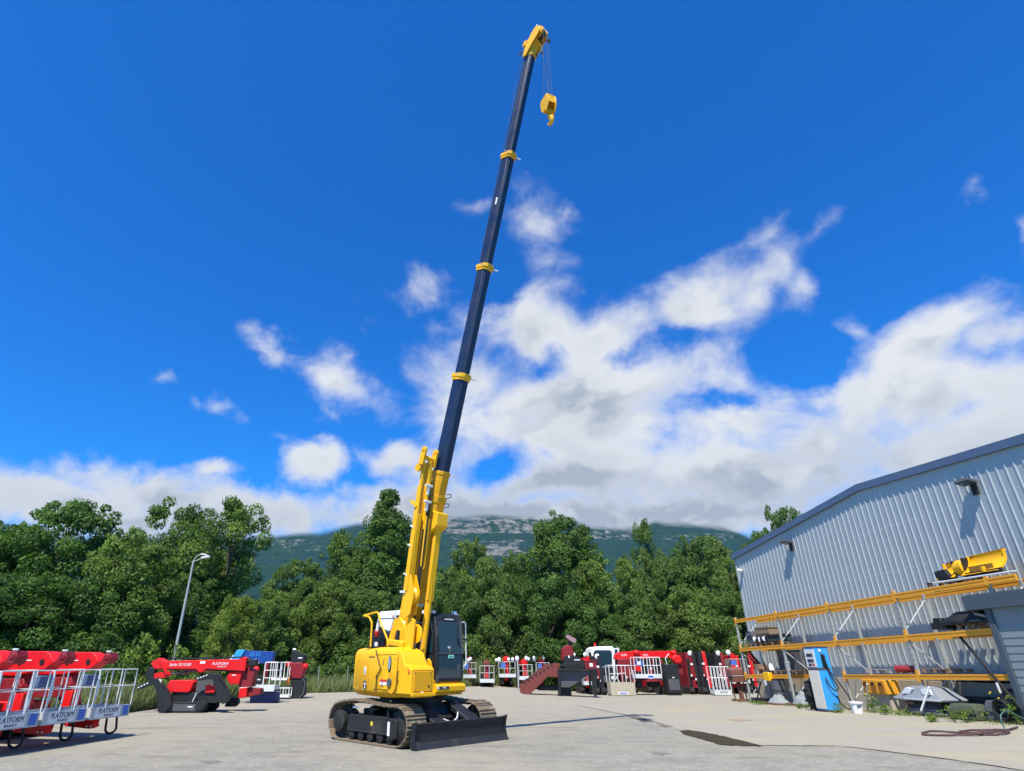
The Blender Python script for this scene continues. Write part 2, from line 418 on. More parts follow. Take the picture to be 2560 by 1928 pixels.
def yard_mat():
    m, t, p = new_mat('worn_asphalt')
    fine = noise(t, 26, 3, 0.7); speck = noise(t, 75, 2, 0.7); mid = noise(t, 1.6, 6, 0.62); big = noise(t, 0.16, 4, 0.55); streak = noise(t, 0.55, 5, 0.6, stretch=(1, 3.2, 1))
    grit = noise(t, 9, 5, 0.75, off=(4, 1, 0))
    c = mixc(t, ramp(t, speck, 0.36, 0.66), (0.150, 0.142, 0.118), (0.32, 0.305, 0.255))
    c = mixc(t, ramp(t, grit, 0.40, 0.62, 0, 0.75), c, (0.34, 0.32, 0.265))
    c = mixc(t, ramp(t, fine, 0.50, 0.70, 0, 0.6), c, (0.16, 0.152, 0.128))
    c = mixc(t, ramp(t, mid, 0.42, 0.66, 0, 0.6), c, (0.175, 0.168, 0.145))
    c = mixc(t, ramp(t, big, 0.42, 0.64, 0, 0.5), c, (0.33, 0.295, 0.21))
    c = mixc(t, ramp(t, streak, 0.58, 0.74, 0, 0.45), c, (0.15, 0.142, 0.12))
    # the far half of the yard is covered with pale dust
    cc = N(t, 'ShaderNodeTexCoord'); sp = N(t, 'ShaderNodeSeparateXYZ'); t.links.new(cc.outputs['Object'], sp.inputs[0])
    far = ramp(t, sp.outputs[1], 15, 27, 0, 0.7); c = mixc(t, far, c, (0.335, 0.30, 0.235))
    d2 = noise(t, 0.35, 6, 0.65, off=(9, 3, 0), stretch=(1, 2.5, 1)); c = mixc(t, ramp(t, d2, 0.55, 0.72, 0, 0.4), c, (0.26, 0.235, 0.195))
    tm = noise(t, 0.9, 6, 0.7, off=(2, 8, 0), stretch=(0.35, 1.6, 1)); c = mixc(t, ramp(t, tm, 0.54, 0.68, 0, 0.6), c, (0.14, 0.13, 0.11))
    pale = noise(t, 0.5, 5, 0.7, off=(7, 1, 0), stretch=(1, 2.2, 1)); c = mixc(t, ramp(t, pale, 0.56, 0.72, 0, 0.5), c, (0.34, 0.315, 0.25))
    oil = noise(t, 2.2, 3, 0.5, off=(1, 5, 0), stretch=(1, 1.3, 1)); c = mixc(t, ramp(t, oil, 0.70, 0.78, 0, 0.55), c, (0.09, 0.082, 0.068))
    t.links.new(c, p.inputs['Base Color']); p.inputs['Roughness'].default_value = 0.92; p.inputs['Specular IOR Level'].default_value = 0.25
    bump(t, p, speck, 0.012, 0.55)
    return m
def apron_mat():
    m, t, p = new_mat('smooth_concrete')
    fine = noise(t, 60, 3, 0.7); mid = noise(t, 1.1, 6, 0.65); big = noise(t, 0.3, 4, 0.5, stretch=(1, 2, 1))
    c = mixc(t, ramp(t, fine, 0.3, 0.7), (0.255, 0.235, 0.185), (0.34, 0.315, 0.25))
    c = mixc(t, ramp(t, mid, 0.48, 0.72, 0, 0.45), c, (0.23, 0.215, 0.175))
    c = mixc(t, ramp(t, big, 0.48, 0.66, 0, 0.6), c, (0.35, 0.30, 0.18))
    t.links.new(c, p.inputs['Base Color']); p.inputs['Roughness'].default_value = 0.9
    bump(t, p, fine, 0.006, 0.3)
    return m
def soil_mat():
    m, t, p = new_mat('rough_grass_soil')
    a = noise(t, 0.6, 6, 0.65); b = noise(t, 6, 4, 0.6)
    c = mixc(t, ramp(t, a, 0.35, 0.65), (0.05, 0.085, 0.02), (0.11, 0.12, 0.04)); c = mixc(t, ramp(t, b, 0.5, 0.75, 0, 0.6), c, (0.15, 0.12, 0.07))
    t.links.new(c, p.inputs['Base Color']); p.inputs['Roughness'].default_value = 1.0
    return m
m = MB(); ys = [-12, 0, 12, 20, 28, 36, 44, 52, 60, 80, 140, 300, 900, 2500, 7000]; xs = [-6000, -1500, -400, -120, -60, -42, -30, -20, -10, 0, 5, 9, 15, 30, 60, 120, 400, 1500, 6000]
m.add([(x, y, gz(x, y) - 0.06) for y in ys for x in xs], [(k * len(xs) + i, k * len(xs) + i + 1, (k + 1) * len(xs) + i + 1, (k + 1) * len(xs) + i) for k in range(len(ys) - 1) for i in range(len(xs) - 1)])
tag(m.build('ground', soil_mat()), kind='structure')
sheet('yard', [(y, interp(y, EDGE), 45 if y < 40 else 30) for y in [-8, -4, 0, 3, 6, 8, 10, 12, 14, 16, 18, 20, 22, 24, 26, 28, 30, 32, 34, 36, 38, 40, 42, 44, 46, 48, 50, 52.5]], yard_mat(), 0.0)
JOINT = [ground(*q) for q in [(2760, 1960), (2560, 1927), (2330, 1893), (2105, 1866), (1985, 1865), (1880, 1864), (1800, 1851), (1730, 1835), (1660, 1812), (1600, 1795), (1500, 1775), (1440, 1764)]]
jr = sorted([(q.y, q.x) for q in JOINT])
yy = [jr[0][0] + (jr[-1][0] - jr[0][0]) * i / 40 for i in range(41)]
sheet('concrete_apron', [(y, interp(y, jr), 40) for y in yy], apron_mat(), 0.004)
seam, t, p = new_mat('tarry_joint'); p.inputs['Base Color'].default_value = (0.06, 0.055, 0.045, 1); p.inputs['Roughness'].default_value = 0.9
def ribbon(name, pts, w, mat, dz):
    m = MB(); vs = []; rnd = random.Random(5); P2 = []
    for a, b in zip(pts, pts[1:]):
        for k in range(8): P2.append(a.lerp(b, k / 8))
    P2.append(pts[-1])
    for i, q in enumerate(P2):
        a = P2[max(0, i - 1)]; b = P2[min(len(P2) - 1, i + 1)]; d = (b - a); n_ = Vector((-d.y, d.x, 0)).normalized()
        ww = w * (0.45 + rnd.random()); j = n_ * (rnd.random() - 0.5) * w * 0.8
        for s_ in (-1, 1):
            v = q + n_ * s_ * ww / 2 + j; vs.append((v.x, v.y, gz(v.x, v.y) + dz))
    m.add(vs, [(2 * i, 2 * i + 1, 2 * i + 3, 2 * i + 2) for i in range(len(P2) - 1)])
    return tag(m.build(name, mat), kind='structure')
ribbon('pavement_joint', JOINT[:6], 0.055, seam, 0.009); ribbon('pavement_joint', JOINT[8:], 0.035, seam, 0.009)
def patch(name, px, col, rough, dz, spec=0.5):
    m, t, p = new_mat(name + '_surface'); a = noise(t, 3, 5, 0.65)
    t.links.new(mixc(t, ramp(t, a, 0.3, 0.7), col, tuple(v * 1.35 for v in col)), p.inputs['Base Color']); p.inputs['Roughness'].default_value = rough; p.inputs['Specular IOR Level'].default_value = spec
    pts = [ground(*q) for q in px]; rnd = random.Random(3); P2 = []
    for a_, b_ in zip(pts, pts[1:] + pts[:1]):
        for k in range(6):
            q = a_.lerp(b_, k / 6); q += Vector((rnd.random() - 0.5, rnd.random() - 0.5, 0)) * 0.07; P2.append((q.x, q.y, gz(q.x, q.y) + dz))
    mb = MB(); mb.add(P2, [tuple(range(len(P2)))])
    return tag(mb.build(name, m), kind='structure')
patch('damp_patch', [(1700, 1829), (1716, 1826), (1740, 1829), (1790, 1838), (1850, 1852), (1905, 1867), (1872, 1866), (1830, 1865), (1795, 1862), (1776, 1855), (1758, 1850), (1735, 1843), (1712, 1838)], (0.042, 0.034, 0.023), 0.95, 0.013, 0.05)
patch('asphalt_repair', [(1568, 1791), (1590, 1790), (1632, 1804), (1610, 1806)], (0.10, 0.09, 0.07), 0.85, 0.013)
patch('clay_stain', [(1816, 1799), (1850, 1797), (1885, 1801), (1850, 1805)], (0.25, 0.19, 0.14), 0.9, 0.009)
patch('oil_stain', [(1630, 1884), (1655, 1880), (1680, 1884), (1655, 1889)], (0.16, 0.14, 0.115), 0.85, 0.005)
patch('oil_stain', [(500, 1905), (530, 1901), (552, 1904), (530, 1909)], (0.15, 0.14, 0.12), 0.85, 0.005)
patch('tar_patch', [(1648, 1814), (1665, 1813), (1682, 1817), (1660, 1819)], (0.13, 0.115, 0.09), 0.85, 0.009)

# ================================================================== MOUNTAIN
SKYL = [(-700, 1330), (300, 1345), (560, 1346), (663, 1342), (720, 1336), (800, 1334), (872, 1312), (900, 1306), (1000, 1300), (1112, 1292), (1200, 1291), (1371, 1294), (1434, 1303), (1478, 1317), (1595, 1321), (1637, 1304), (1779, 1312), (1858, 1332), (1960, 1372), (2100, 1440), (2500, 1560), (3100, 1620)]
def value_noise(seed):
    rs = np.random.RandomState(seed); g = rs.rand(256, 256)
    def f(x, y):
        x = np.asarray(x, float); y = np.asarray(y, float); i = np.floor(x).astype(int); j = np.floor(y).astype(int); u = x - i; v = y - j
        u = u * u * (3 - 2 * u); v = v * v * (3 - 2 * v); G = lambda a, b: g[a % 256, b % 256]
        return (G(i, j) * (1 - u) + G(i + 1, j) * u) * (1 - v) + (G(i, j + 1) * (1 - u) + G(i + 1, j + 1) * u) * v
    return f
vn = value_noise(4)
def fb(x, y, o=5):
    r = 0; a = 0.5
    for k in range(o): r = r + a * vn(x * 2 ** k + 13 * k, y * 2 ** k + 7 * k); a *= 0.5
    return r
def build_mountain():
    NX, NY = 620, 120
    px = np.linspace(-700, 3100, NX); tt = np.linspace(0, 1, NY)
    vs = np.zeros((NY, NX, 3)); rock = np.zeros((NY, NX)); fade = np.zeros((NY, NX))
    sk = np.array([interp(x, SKYL) for x in px])
    for j, t_ in enumerate(tt):
        py = 1640 + (sk - 9 - 1640) * t_
        Yd = 500 + 2300 * t_ ** 0.8 + 260 * (fb(px * 0.012, np.full(NX, t_ * 9.0)) - 0.5) * min(1, 6 * (1 - t_)) - 150 * np.abs(np.sin(px * 0.017 + 2 * t_)) * (1 - t_)
        a, b = px - PCX, py - PCY; c, s = math.cos(PITCH), math.sin(PITCH)
        dy, dz = c * FPX + s * b, s * FPX - c * b
        vs[j, :, 0] = a / dy * Yd; vs[j, :, 1] = Yd; vs[j, :, 2] = CAMZ + dz / dy * Yd
        hill = fb(px * 0.03, np.full(NX, py.mean() * 0.02)); strata = fb(px * 0.012 + 40, py * 0.16, 4); vert = fb(px * 0.16, py * 0.03 + 9, 4)
        def band(x0, x1, y0, y1, k=1.0, soft=14):
            wx = np.clip((px - x0) / 30, 0, 1) * np.clip((x1 - px) / 30, 0, 1); wy = np.clip((py - y0) / soft, 0, 1) * np.clip((y1 - py) / soft, 0, 1)
            return k * wx * np.minimum(1, wy * 2)
        r_ = band(1090, 1420, 1290, 1336, .9, 8) + band(1170, 1330, 1346, 1394, .85, 12) + band(1100, 1190, 1330, 1412, .55, 14) + band(660, 830, 1346, 1382, .6, 10) + band(1420, 1620, 1324, 1352, .75, 8) + band(1620, 1860, 1330, 1362, .6, 10) + band(1320, 1400, 1330, 1372, .6)
        rock[j] = np.clip(r_ * (0.25 + 0.9 * strata + 0.75 * (vert - 0.35)), 0, 2)
        fade[j] = np.clip((sk + 16 - py) / 26, 0, 1)
    m = MB(); me = bpy.data.meshes.new('mountain')
    idx = np.arange(NX * NY).reshape(NY, NX)
    fs = np.stack([idx[:-1, :-1], idx[:-1, 1:], idx[1:, 1:], idx[1:, :-1]], -1).reshape(-1, 4)
    me.from_pydata(vs.reshape(-1, 3).tolist(), [], fs.tolist())
    for nm, arr in (('rock', rock), ('cloud_top', fade)):
        at_ = me.attributes.new(nm, 'FLOAT', 'POINT'); at_.data.foreach_set('value', arr.reshape(-1).astype(np.float32))
    me.polygons.foreach_set('use_smooth', [True] * len(me.polygons))
    mt, t, p = new_mat('forested_limestone')
    at1 = N(t, 'ShaderNodeAttribute', attribute_name='rock'); at2 = N(t, 'ShaderNodeAttribute', attribute_name='cloud_top')
    n1_ = noise(t, 0.035, 5, 0.7); n2_ = noise(t, 0.006, 4, 0.6); n3_ = noise(t, 0.030, 8, 0.78, stretch=(1, .4, 1.4))
    forest = mixc(t, ramp(t, n1_, 0.3, 0.7), (0.006, 0.022, 0.014), (0.020, 0.050, 0.020)); forest = mixc(t, ramp(t, n2_, 0.4, 0.65, 0, 0.6), forest, (0.010, 0.032, 0.030))
    ad = N(t, 'ShaderNodeMath', operation='ADD'); t.links.new(at1.outputs['Fac'], ad.inputs[0])
    mu = N(t, 'ShaderNodeMath', operation='MULTIPLY_ADD'); t.links.new(n3_, mu.inputs[0]); mu.inputs[1].default_value = 3.0; mu.inputs[2].default_value = -1.5; t.links.new(mu.outputs[0], ad.inputs[1])
    stone = mixc(t, ramp(t, n1_, 0.3, 0.7), (0.09, 0.088, 0.078), (0.25, 0.236, 0.205))
    t.links.new(mixc(t, ramp(t, ad.outputs[0], 0.52, 0.84, 0, 0.85), forest, stone), p.inputs['Base Color']); p.inputs['Roughness'].default_value = 1.0; p.inputs['Specular IOR Level'].default_value = 0.0
    fa = N(t, 'ShaderNodeMath', operation='MULTIPLY_ADD'); t.links.new(n2_, fa.inputs[0]); fa.inputs[1].default_value = 0.9; t.links.new(at2.outputs['Fac'], fa.inputs[2])
    t.links.new(ramp(t, fa.outputs[0], 0.62, 1.35, 1.0, 0.0), p.inputs['Alpha'])
    me.materials.append(mt)
    o = bpy.data.objects.new('mountain', me); COL.objects.link(o); tag(o, kind='structure')
build_mountain()

# ================================================================== TREES
def leaf_mat():
    m, t, p = new_mat('leaves'); nodes = t.nodes
    g = N(t, 'ShaderNodeNewGeometry'); oi = N(t, 'ShaderNodeObjectInfo')
    a = noise(t, 0.55, 3, 0.6)
    c = mixc(t, g.outputs['Random Per Island'], (0.054, 0.102, 0.024), (0.128, 0.192, 0.050))
    cl = N(t, 'ShaderNodeAttribute', attribute_name='clump'); c = mixc(t, 1.0, c, mixc(t, cl.outputs['Fac'], (0.62, 0.68, 0.64), (1.55, 1.50, 1.35)), 'MULTIPLY')
    c = mixc(t, ramp(t, a, 0.42, 0.68, 0, 0.45), c, (0.165, 0.215, 0.080))
    c = mixc(t, 1.0, c, oi.outputs['Color'], 'MULTIPLY')
    t.links.new(c, p.inputs['Base Color']); p.inputs['Roughness'].default_value = 0.55; p.inputs['Specular IOR Level'].default_value = 0.2
    tr = N(t, 'ShaderNodeBsdfTranslucent'); t.links.new(mixc(t, 1.0, c, (1.1, 1.3, 0.5), 'MULTIPLY'), tr.inputs[0])
    mx = N(t, 'ShaderNodeMixShader'); mx.inputs[0].default_value = 0.36
    o = nodes['Material Output']; t.links.new(p.outputs[0], mx.inputs[1]); t.links.new(tr.outputs[0], mx.inputs[2]); t.links.new(mx.outputs[0], o.inputs[0])
    return m
LEAF = leaf_mat()
BARK = paint('bark', (0.085, 0.07, 0.055), 0.95, dirt=0.5, dirtcol=(0.16, 0.145, 0.12), scale=3)
def leaf_cloud(name, rs, centres, radii, per, size, flat=0.75, up=0.5):
    """many leaf faces spread through the shells of many small clumps"""
    P, Nn, CV = [], [], []
    for c, r in zip(centres, radii):
        n = max(20, int(per * (r ** 1.6)))
        d = rs.normal(size=(n, 3)); d /= np.linalg.norm(d, axis=1)[:, None]
        rad = r * (0.50 + 0.5 * rs.rand(n) ** 0.6)
        P.append(c + d * rad[:, None] * np.array([1, 1, flat])); Nn.append(d); CV.append(np.full(n, rs.rand()))
    P = np.concatenate(P); Nn = np.concatenate(Nn); n = len(P)
    nn = Nn * 0.7 + rs.normal(size=(n, 3)) * 0.55 + np.array([0, 0, up]); nn /= np.linalg.norm(nn, axis=1)[:, None]
    t1 = np.cross(nn, rs.normal(size=(n, 3))); t1 /= np.linalg.norm(t1, axis=1)[:, None]; t2 = np.cross(nn, t1)
    s = size * (0.55 + 0.9 * rs.rand(n))[:, None]
    q = np.stack([P - t1 * s * 0.62, P + t2 * s * 0.34 - nn * s * .08, P + t1 * s * 0.62, P - t2 * s * 0.34 - nn * s * .08], 1).reshape(-1, 3)
    me = bpy.data.meshes.new(name); me.vertices.add(4 * n); me.vertices.foreach_set('co', q.astype(np.float32).ravel())
    me.loops.add(4 * n); me.loops.foreach_set('vertex_index', np.arange(4 * n, dtype=np.int32))
    me.polygons.add(n); me.polygons.foreach_set('loop_start', np.arange(0, 4 * n, 4, dtype=np.int32)); me.update(calc_edges=True); me.validate()
    a_ = me.attributes.new('clump', 'FLOAT', 'FACE'); a_.data.foreach_set('value', np.concatenate(CV).astype(np.float32)); me.materials.append(LEAF)
    return me
PROFILE = {
 'round': lambda h: (max(0.0, math.sin(PI * min(1, (h * 0.80 + 0.13)))) ** 0.6),
 'tall': lambda h: (0.40 + 0.60 * math.sin(PI * min(1, h * 0.70 + 0.25)) ** 0.8) if h < 0.96 else 0.32,
 'cone': lambda h: max(0.07, 1.02 * (1 - h) ** 0.72),
 'open': lambda h: (0.25 + 0.75 * smooth01((h - 0.25) / 0.45)) * (1.0 if h < 0.85 else 0.75),
 'bush': lambda h: math.sqrt(max(0.02, 1 - h * h)),
}
def make_tree(kind, shape, H, R, seed, n_clump, per, size, low=0.08, shell=0.42, clump=0.92):
    rs = np.random.RandomState(seed); rnd = random.Random(seed)
    cs, rr = [], []
    sway = [rs.rand() * 6.28, 0.5 + rs.rand()]
    while len(cs) < n_clump:
        h = low + (1 - low) * rs.rand() ** 0.85; hr = (h - low) / (1 - low)
        a = rs.rand() * 2 * PI
        lob = 1 + 0.16 * math.sin(3 * a + sway[0] + 4 * h) + 0.10 * math.sin(5 * a - 7 * h + sway[1] * 5)
        pr = PROFILE[shape](hr) * R * lob
        k = shell + (1 - shell) * rs.rand() ** 0.7
        r = clump * (0.65 + 0.75 * rs.rand()) * (0.75 if hr > 0.85 else 1.0)
        if shape == 'open' and hr < 0.35 and rs.rand() < 0.6: continue
        cs.append(np.array([pr * k * math.cos(a), pr * k * math.sin(a), h * H - r * 0.5])); rr.append(r)
    if shape in ('round', 'tall', 'cone'):
        for i in range(int(n_clump * 0.12)):     # a few twigs that break the outline
            h = 0.3 + 0.7 * rs.rand(); a = rs.rand() * 2 * PI; pr = PROFILE[shape]((h - low) / (1 - low)) * R * (0.98 + 0.10 * rs.rand())
            cs.append(np.array([pr * math.cos(a), pr * math.sin(a), h * H + 0.1])); rr.append(clump * 0.42)
        cs.append(np.array([0, 0, H - 0.3])); rr.append(clump * 0.6)
    me = leaf_cloud('crown', rs, cs, rr, per, size)
    root = thing(kind, 'tree', 'tree' if shape != 'bush' else 'bush')
    o = bpy.data.objects.new('crown', me); COL.objects.link(o); o.parent = root
    m = MB(); top = H * (0.86 if shape != 'bush' else 0.5); n = 7; r0 = 0.02 * H + 0.03
    bend = Vector((rs.rand() - 0.5, rs.rand() - 0.5, 0)) * 0.12 * H
    spine = [Vector((0, 0, -0.15)) + bend * (math.sin(2.6 * i / n) * 0.5) + Vector((0, 0, top * i / n)) for i in range(n + 1)]
    m.tube(spine, [r0 * (1 - 0.85 * i / n) for i in range(n + 1)], 7)
    for i in range(min(len(cs), 16 if shape != 'bush' else 6)):
        c = Vector(cs[i]); k = min(n, max(1, int((c.z * 0.72) / top * n))); b = spine[k]
        mid = b.lerp(c, 0.55) + Vector((0, 0, 0.25)); m.tube([b, mid, c], [r0 * 0.42 * (1 - k / n * 0.6), r0 * 0.25, r0 * 0.08], 5)
    m.build('trunk', BARK, root)
    return root
PROTO = {
 'round1': (make_tree('broadleaf_tree', 'round', 11, 4.2, 11, 150, 400, 0.175), 11, 4.2),
 'round2': (make_tree('broadleaf_tree', 'round', 11, 4.0, 23, 140, 400, 0.17), 11, 4.0),
 'round3': (make_tree('broadleaf_tree', 'round', 9, 3.8, 37, 125, 400, 0.17, 0.03), 9, 3.8),
 'tall1': (make_tree('broadleaf_tree', 'tall', 13, 3.6, 41, 150, 400, 0.175), 13, 3.6),
 'cone1': (make_tree('poplar_tree', 'cone', 15, 4.3, 53, 220, 330, 0.165, 0.05, 0.35, 0.8), 15, 4.3),
 'open1': (make_tree('open_crowned_tree', 'open', 12, 3.7, 61, 95, 350, 0.175, 0.25, 0.3), 12, 3.7),
 'open2': (make_tree('open_crowned_tree', 'open', 12, 3.2, 73, 80, 350, 0.175, 0.22, 0.3), 12, 3.2),
 'bush1': (make_tree('bush', 'bush', 2.6, 1.7, 83, 34, 150, 0.20, 0.05, 0.4, 0.5), 2.6, 1.7),
 'bush2': (make_tree('bush', 'bush', 2.2, 1.9, 97, 34, 150, 0.18, 0.05, 0.4, 0.45), 2.2, 1.9),
}
USED = set()
def plant(proto, cx, ytop, hw, Y, label, tint=(1, 1, 1), rz=None, group='trees beyond the yard', z0=None):
    root, H, R = PROTO[proto]
    top = at(cx, ytop, Y); z0 = gz(top.x, Y) - 0.05 if z0 is None else z0
    h = top.z - z0; r = (at(cx + hw, 1600, Y) - at(cx, 1600, Y)).x
    if proto in USED: o = dup(root, (top.x, Y, z0))
    else: USED.add(proto); o = root; o.location = (top.x, Y, z0)
    o.rotation_euler = (0, 0, random.random() * 6.28 if rz is None else rz)
    o.scale = (r / R, r / R, h / H)
    o['label'] = label; o['category'] = 'bush' if 'bush' in proto else 'tree'; o['group'] = group
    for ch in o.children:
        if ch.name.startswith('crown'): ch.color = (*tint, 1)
    return o
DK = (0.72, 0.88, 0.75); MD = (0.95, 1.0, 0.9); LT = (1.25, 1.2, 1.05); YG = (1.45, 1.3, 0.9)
TREES = [
 ('round1', -95, 1300, 150, 40, 'broad dark tree cut by the left edge of the picture', DK),
 ('round2', 55, 1318, 115, 45, 'dark tree between the left edge and the tallest round tree', DK),
 ('round1', 190, 1256, 160, 41, 'tallest round dark green tree behind the red booms', (.8, .95, .8)),
 ('round2', 350, 1332, 112, 38, 'lighter green round tree right of the big dark one', LT),
 ('open1', 455, 1262, 112, 47, 'ragged tree with pale leaves behind the lamp post', MD),
 ('open2', 588, 1258, 100, 45, 'open crowned tree with bare leaning trunk right of lamp post', LT),
 ('round3', 602, 1492, 62, 36, 'small light green tree under the open crowned one', YG),
 ('round3', 285, 1440, 115, 37, 'low dark tree behind the third red boom', DK),
 ('round3', 115, 1440, 130, 36, 'low bushy dark tree behind the second red boom', DK),
 ('round3', -40, 1430, 130, 37, 'low dark tree behind the first red boom', DK),
 ('round2', 505, 1425, 85, 43, 'dark leafy tree standing just behind the lamp post', DK),
 ('round3', 668, 1512, 70, 46, 'low tree behind the small dark red lift', MD),
 ('round1', 750, 1402, 82, 60, 'rounded mid green tree in front of the left cliff', MD),
 ('round2', 700, 1478, 72, 52, 'bushy tree left of the rounded one below the left cliff', LT),
 ('cone1', 973, 1226, 140, 58, 'tall pointed tree just left of the yellow boom', (.85, .95, .85)),
 ('round2', 872, 1335, 82, 61, 'tree at the left shoulder of the pointed tree', MD),
 ('round1', 1048, 1345, 62, 62, 'tree hidden behind the base of the yellow boom', DK),
 ('round3', 842, 1452, 85, 52, 'leafy tree behind the crane counterweight', LT),
 ('round3', 935, 1475, 90, 50, 'broad low tree behind the white truck roof', MD),
 ('round3', 1020, 1485, 75, 53, 'low tree behind the crane cab', DK),
 ('round1', 1186, 1356, 80, 58, 'pale green tree right of the crane boom under the cliffs', LT),
 ('round2', 1128, 1425, 62, 54, 'short tree beside the crane cab', MD),
 ('tall1', 1395, 1290, 102, 56, 'tallest tree right of the crane, in front of the cliffs', (.95, 1.02, .9)),
 ('round2', 1478, 1402, 80, 54, 'right shoulder tree of the tallest central tree', LT),
 ('round1', 1300, 1385, 75, 57, 'tree between the pale tree and the tallest central tree', MD),
 ('round3', 1236, 1440, 85, 51, 'low leafy tree above the first row of baskets', MD),
 ('round3', 1362, 1445, 90, 50, 'dark low tree behind the loading ramp', DK),
 ('open2', 1612, 1300, 42, 64, 'thin tree with a small high crown against the mountain', MD),
 ('round2', 1572, 1395, 66, 59, 'tree below the thin high crowned one', LT),
 ('round1', 1642, 1395, 62, 60, 'dull green tree right of the thin high crowned one', MD),
 ('round1', 1750, 1342, 96, 60, 'broad tree left of the grey hall', MD),
 ('round2', 1690, 1372, 70, 63, 'tree at the left side of the broad tree near the hall', DK),
 ('round2', 1822, 1395, 72, 56, 'tree touching the left corner of the grey hall', LT),
 ('round3', 1722, 1475, 95, 51, 'low pale tree behind the row of red lifts', LT),
 ('round3', 1590, 1490, 90, 51, 'low tree behind the red boom with the ball nose', MD),
 ('round3', 1480, 1520, 80, 51, 'low dark tree behind the white truck', DK),
 ('round1', 1955, 1270, 78, 62, 'dark tree rising behind the hall roof', DK),
 ('round2', 1884, 1330, 70, 64, 'tree left of the one rising behind the hall roof', MD),
 ('round1', 2040, 1290, 62, 66, 'tree mostly hidden by the hall roof', DK),
 ('round3', 1842, 1480, 70, 53, 'low tree between the hall corner and the red lifts', MD),
]
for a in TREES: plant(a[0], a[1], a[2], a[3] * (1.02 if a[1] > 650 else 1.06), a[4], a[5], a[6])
rnd = random.Random(17)
place = ['behind the small dark red lift', 'left of the grass bank', 'above the grass bank', 'behind the crane counterweight', 'behind the crane body', 'behind the crane boom foot', 'right of the crane cab', 'above the first hanging basket', 'above the third hanging basket', 'left of the loading ramp', 'behind the loading ramp', 'behind the white truck', 'behind the long red boom', 'behind the black generator', 'behind the upright red boom', 'left of the hall corner']
for i in range(16):
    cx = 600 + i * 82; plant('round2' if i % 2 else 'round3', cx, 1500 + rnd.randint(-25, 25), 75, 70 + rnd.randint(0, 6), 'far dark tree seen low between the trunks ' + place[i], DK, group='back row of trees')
BUSH = [(360, 1585, 75, 29, YG, 'tall weedy bush with pale seed heads left of the lamp post'), (440, 1610, 60, 29.5, YG, 'weedy bush at the foot of the lamp post'), (300, 1640, 55, 27.5, MD, 'bush right of the third red boom'),
 (230, 1650, 60, 27, DK, 'dark bush behind the third basket'), (385, 1690, 55, 25, DK, 'dark bush between the baskets and the red spider lift'), (520, 1640, 55, 33, MD, 'bush behind the long red spider boom'), (580, 1640, 45, 34, MD, 'bush behind the blue boom'), (660, 1622, 45, 38, MD, 'bush between the blue boom and the dark red lift'), (765, 1630, 50, 42, MD, 'bush right of the dark red lift'), (850, 1635, 55, 43, MD, 'bush at the left edge of the crane'),
 (1195, 1625, 45, 49, MD, 'dark bush above the first hanging basket'), (1235, 1608, 40, 48, YG, 'bright green bush between the crane cab and the baskets'), (1300, 1628, 38, 51, MD, 'bush above the third basket'), (1350, 1632, 38, 53, MD, 'bush left of the loading ramp'), (1440, 1615, 40, 53, MD, 'bush behind the lift on the ramp'), (1500, 1600, 40, 54, LT, 'bush behind the white truck roof'),
 (1575, 1595, 45, 54, YG, 'bright bush behind the long red boom'), (1630, 1600, 45, 54, LT, 'bush behind the tall basket'), (1690, 1608, 40, 55, MD, 'bush behind the ball nosed boom'), (1745, 1612, 40, 55, LT, 'bush behind the upright red boom'), (1800, 1590, 40, 54, YG, 'light bush near the hall corner'), (1850, 1600, 40, 52, MD, 'bush beside the rack')]
for i, (cx, yt, hw, Y, tn, lb) in enumerate(BUSH): plant('bush1' if i % 2 else 'bush2', cx, yt, hw, Y, lb, tn, group='bushes along the edge of the yard')

# ================================================================== tall grass
def grass_mat():
    m, t, p = new_mat('tall_grass_blades'); g = N(t, 'ShaderNodeNewGeometry')
    a = noise(t, 0.8, 3, 0.6)
    c = mixc(t, g.outputs['Random Per Island'], (0.07, 0.11, 0.025), (0.24, 0.24, 0.09)); c = mixc(t, ramp(t, a, 0.4, 0.65, 0, 0.6), c, (0.09, 0.15, 0.03))
    t.links.new(c, p.inputs['Base Color']); p.inputs['Roughness'].default_value = 0.8
    return m
GRASSM = grass_mat()
def grass(name, n, sampler, hmin, hmax, w, seed, kind='stuff', parent=None):
    rs = np.random.RandomState(seed); V = np.zeros((n, 3, 3)); xy = np.array([sampler(rs) for _ in range(n)])
    z = np.array([gz(a, b) - 0.03 for a, b in xy]); h = hmin + (hmax - hmin) * rs.rand(n) ** 1.3; a = rs.rand(n) * 2 * PI; lean = rs.normal(size=(n, 2)) * 0.28
    dx, dy = np.cos(a) * w / 2, np.sin(a) * w / 2
    V[:, 0] = np.stack([xy[:, 0] - dx, xy[:, 1] - dy, z], 1); V[:, 1] = np.stack([xy[:, 0] + dx, xy[:, 1] + dy, z], 1)
    V[:, 2] = np.stack([xy[:, 0] + lean[:, 0] * h, xy[:, 1] + lean[:, 1] * h, z + h], 1)
    me = bpy.data.meshes.new(name); me.vertices.add(3 * n); me.vertices.foreach_set('co', V.astype(np.float32).ravel()); me.loops.add(3 * n); me.loops.foreach_set('vertex_index', np.arange(3 * n, dtype=np.int32))
    me.polygons.add(n); me.polygons.foreach_set('loop_start', np.arange(0, 3 * n, 3, dtype=np.int32)); me.update(calc_edges=True); me.validate(); me.materials.append(GRASSM)
    o = bpy.data.objects.new(name, me); COL.objects.link(o)
    if parent is not None: o.parent = parent
    if kind: tag(o, kind=kind)
    return o
XEDGE = sorted([(x, y) for y, x in EDGE if y > 20])
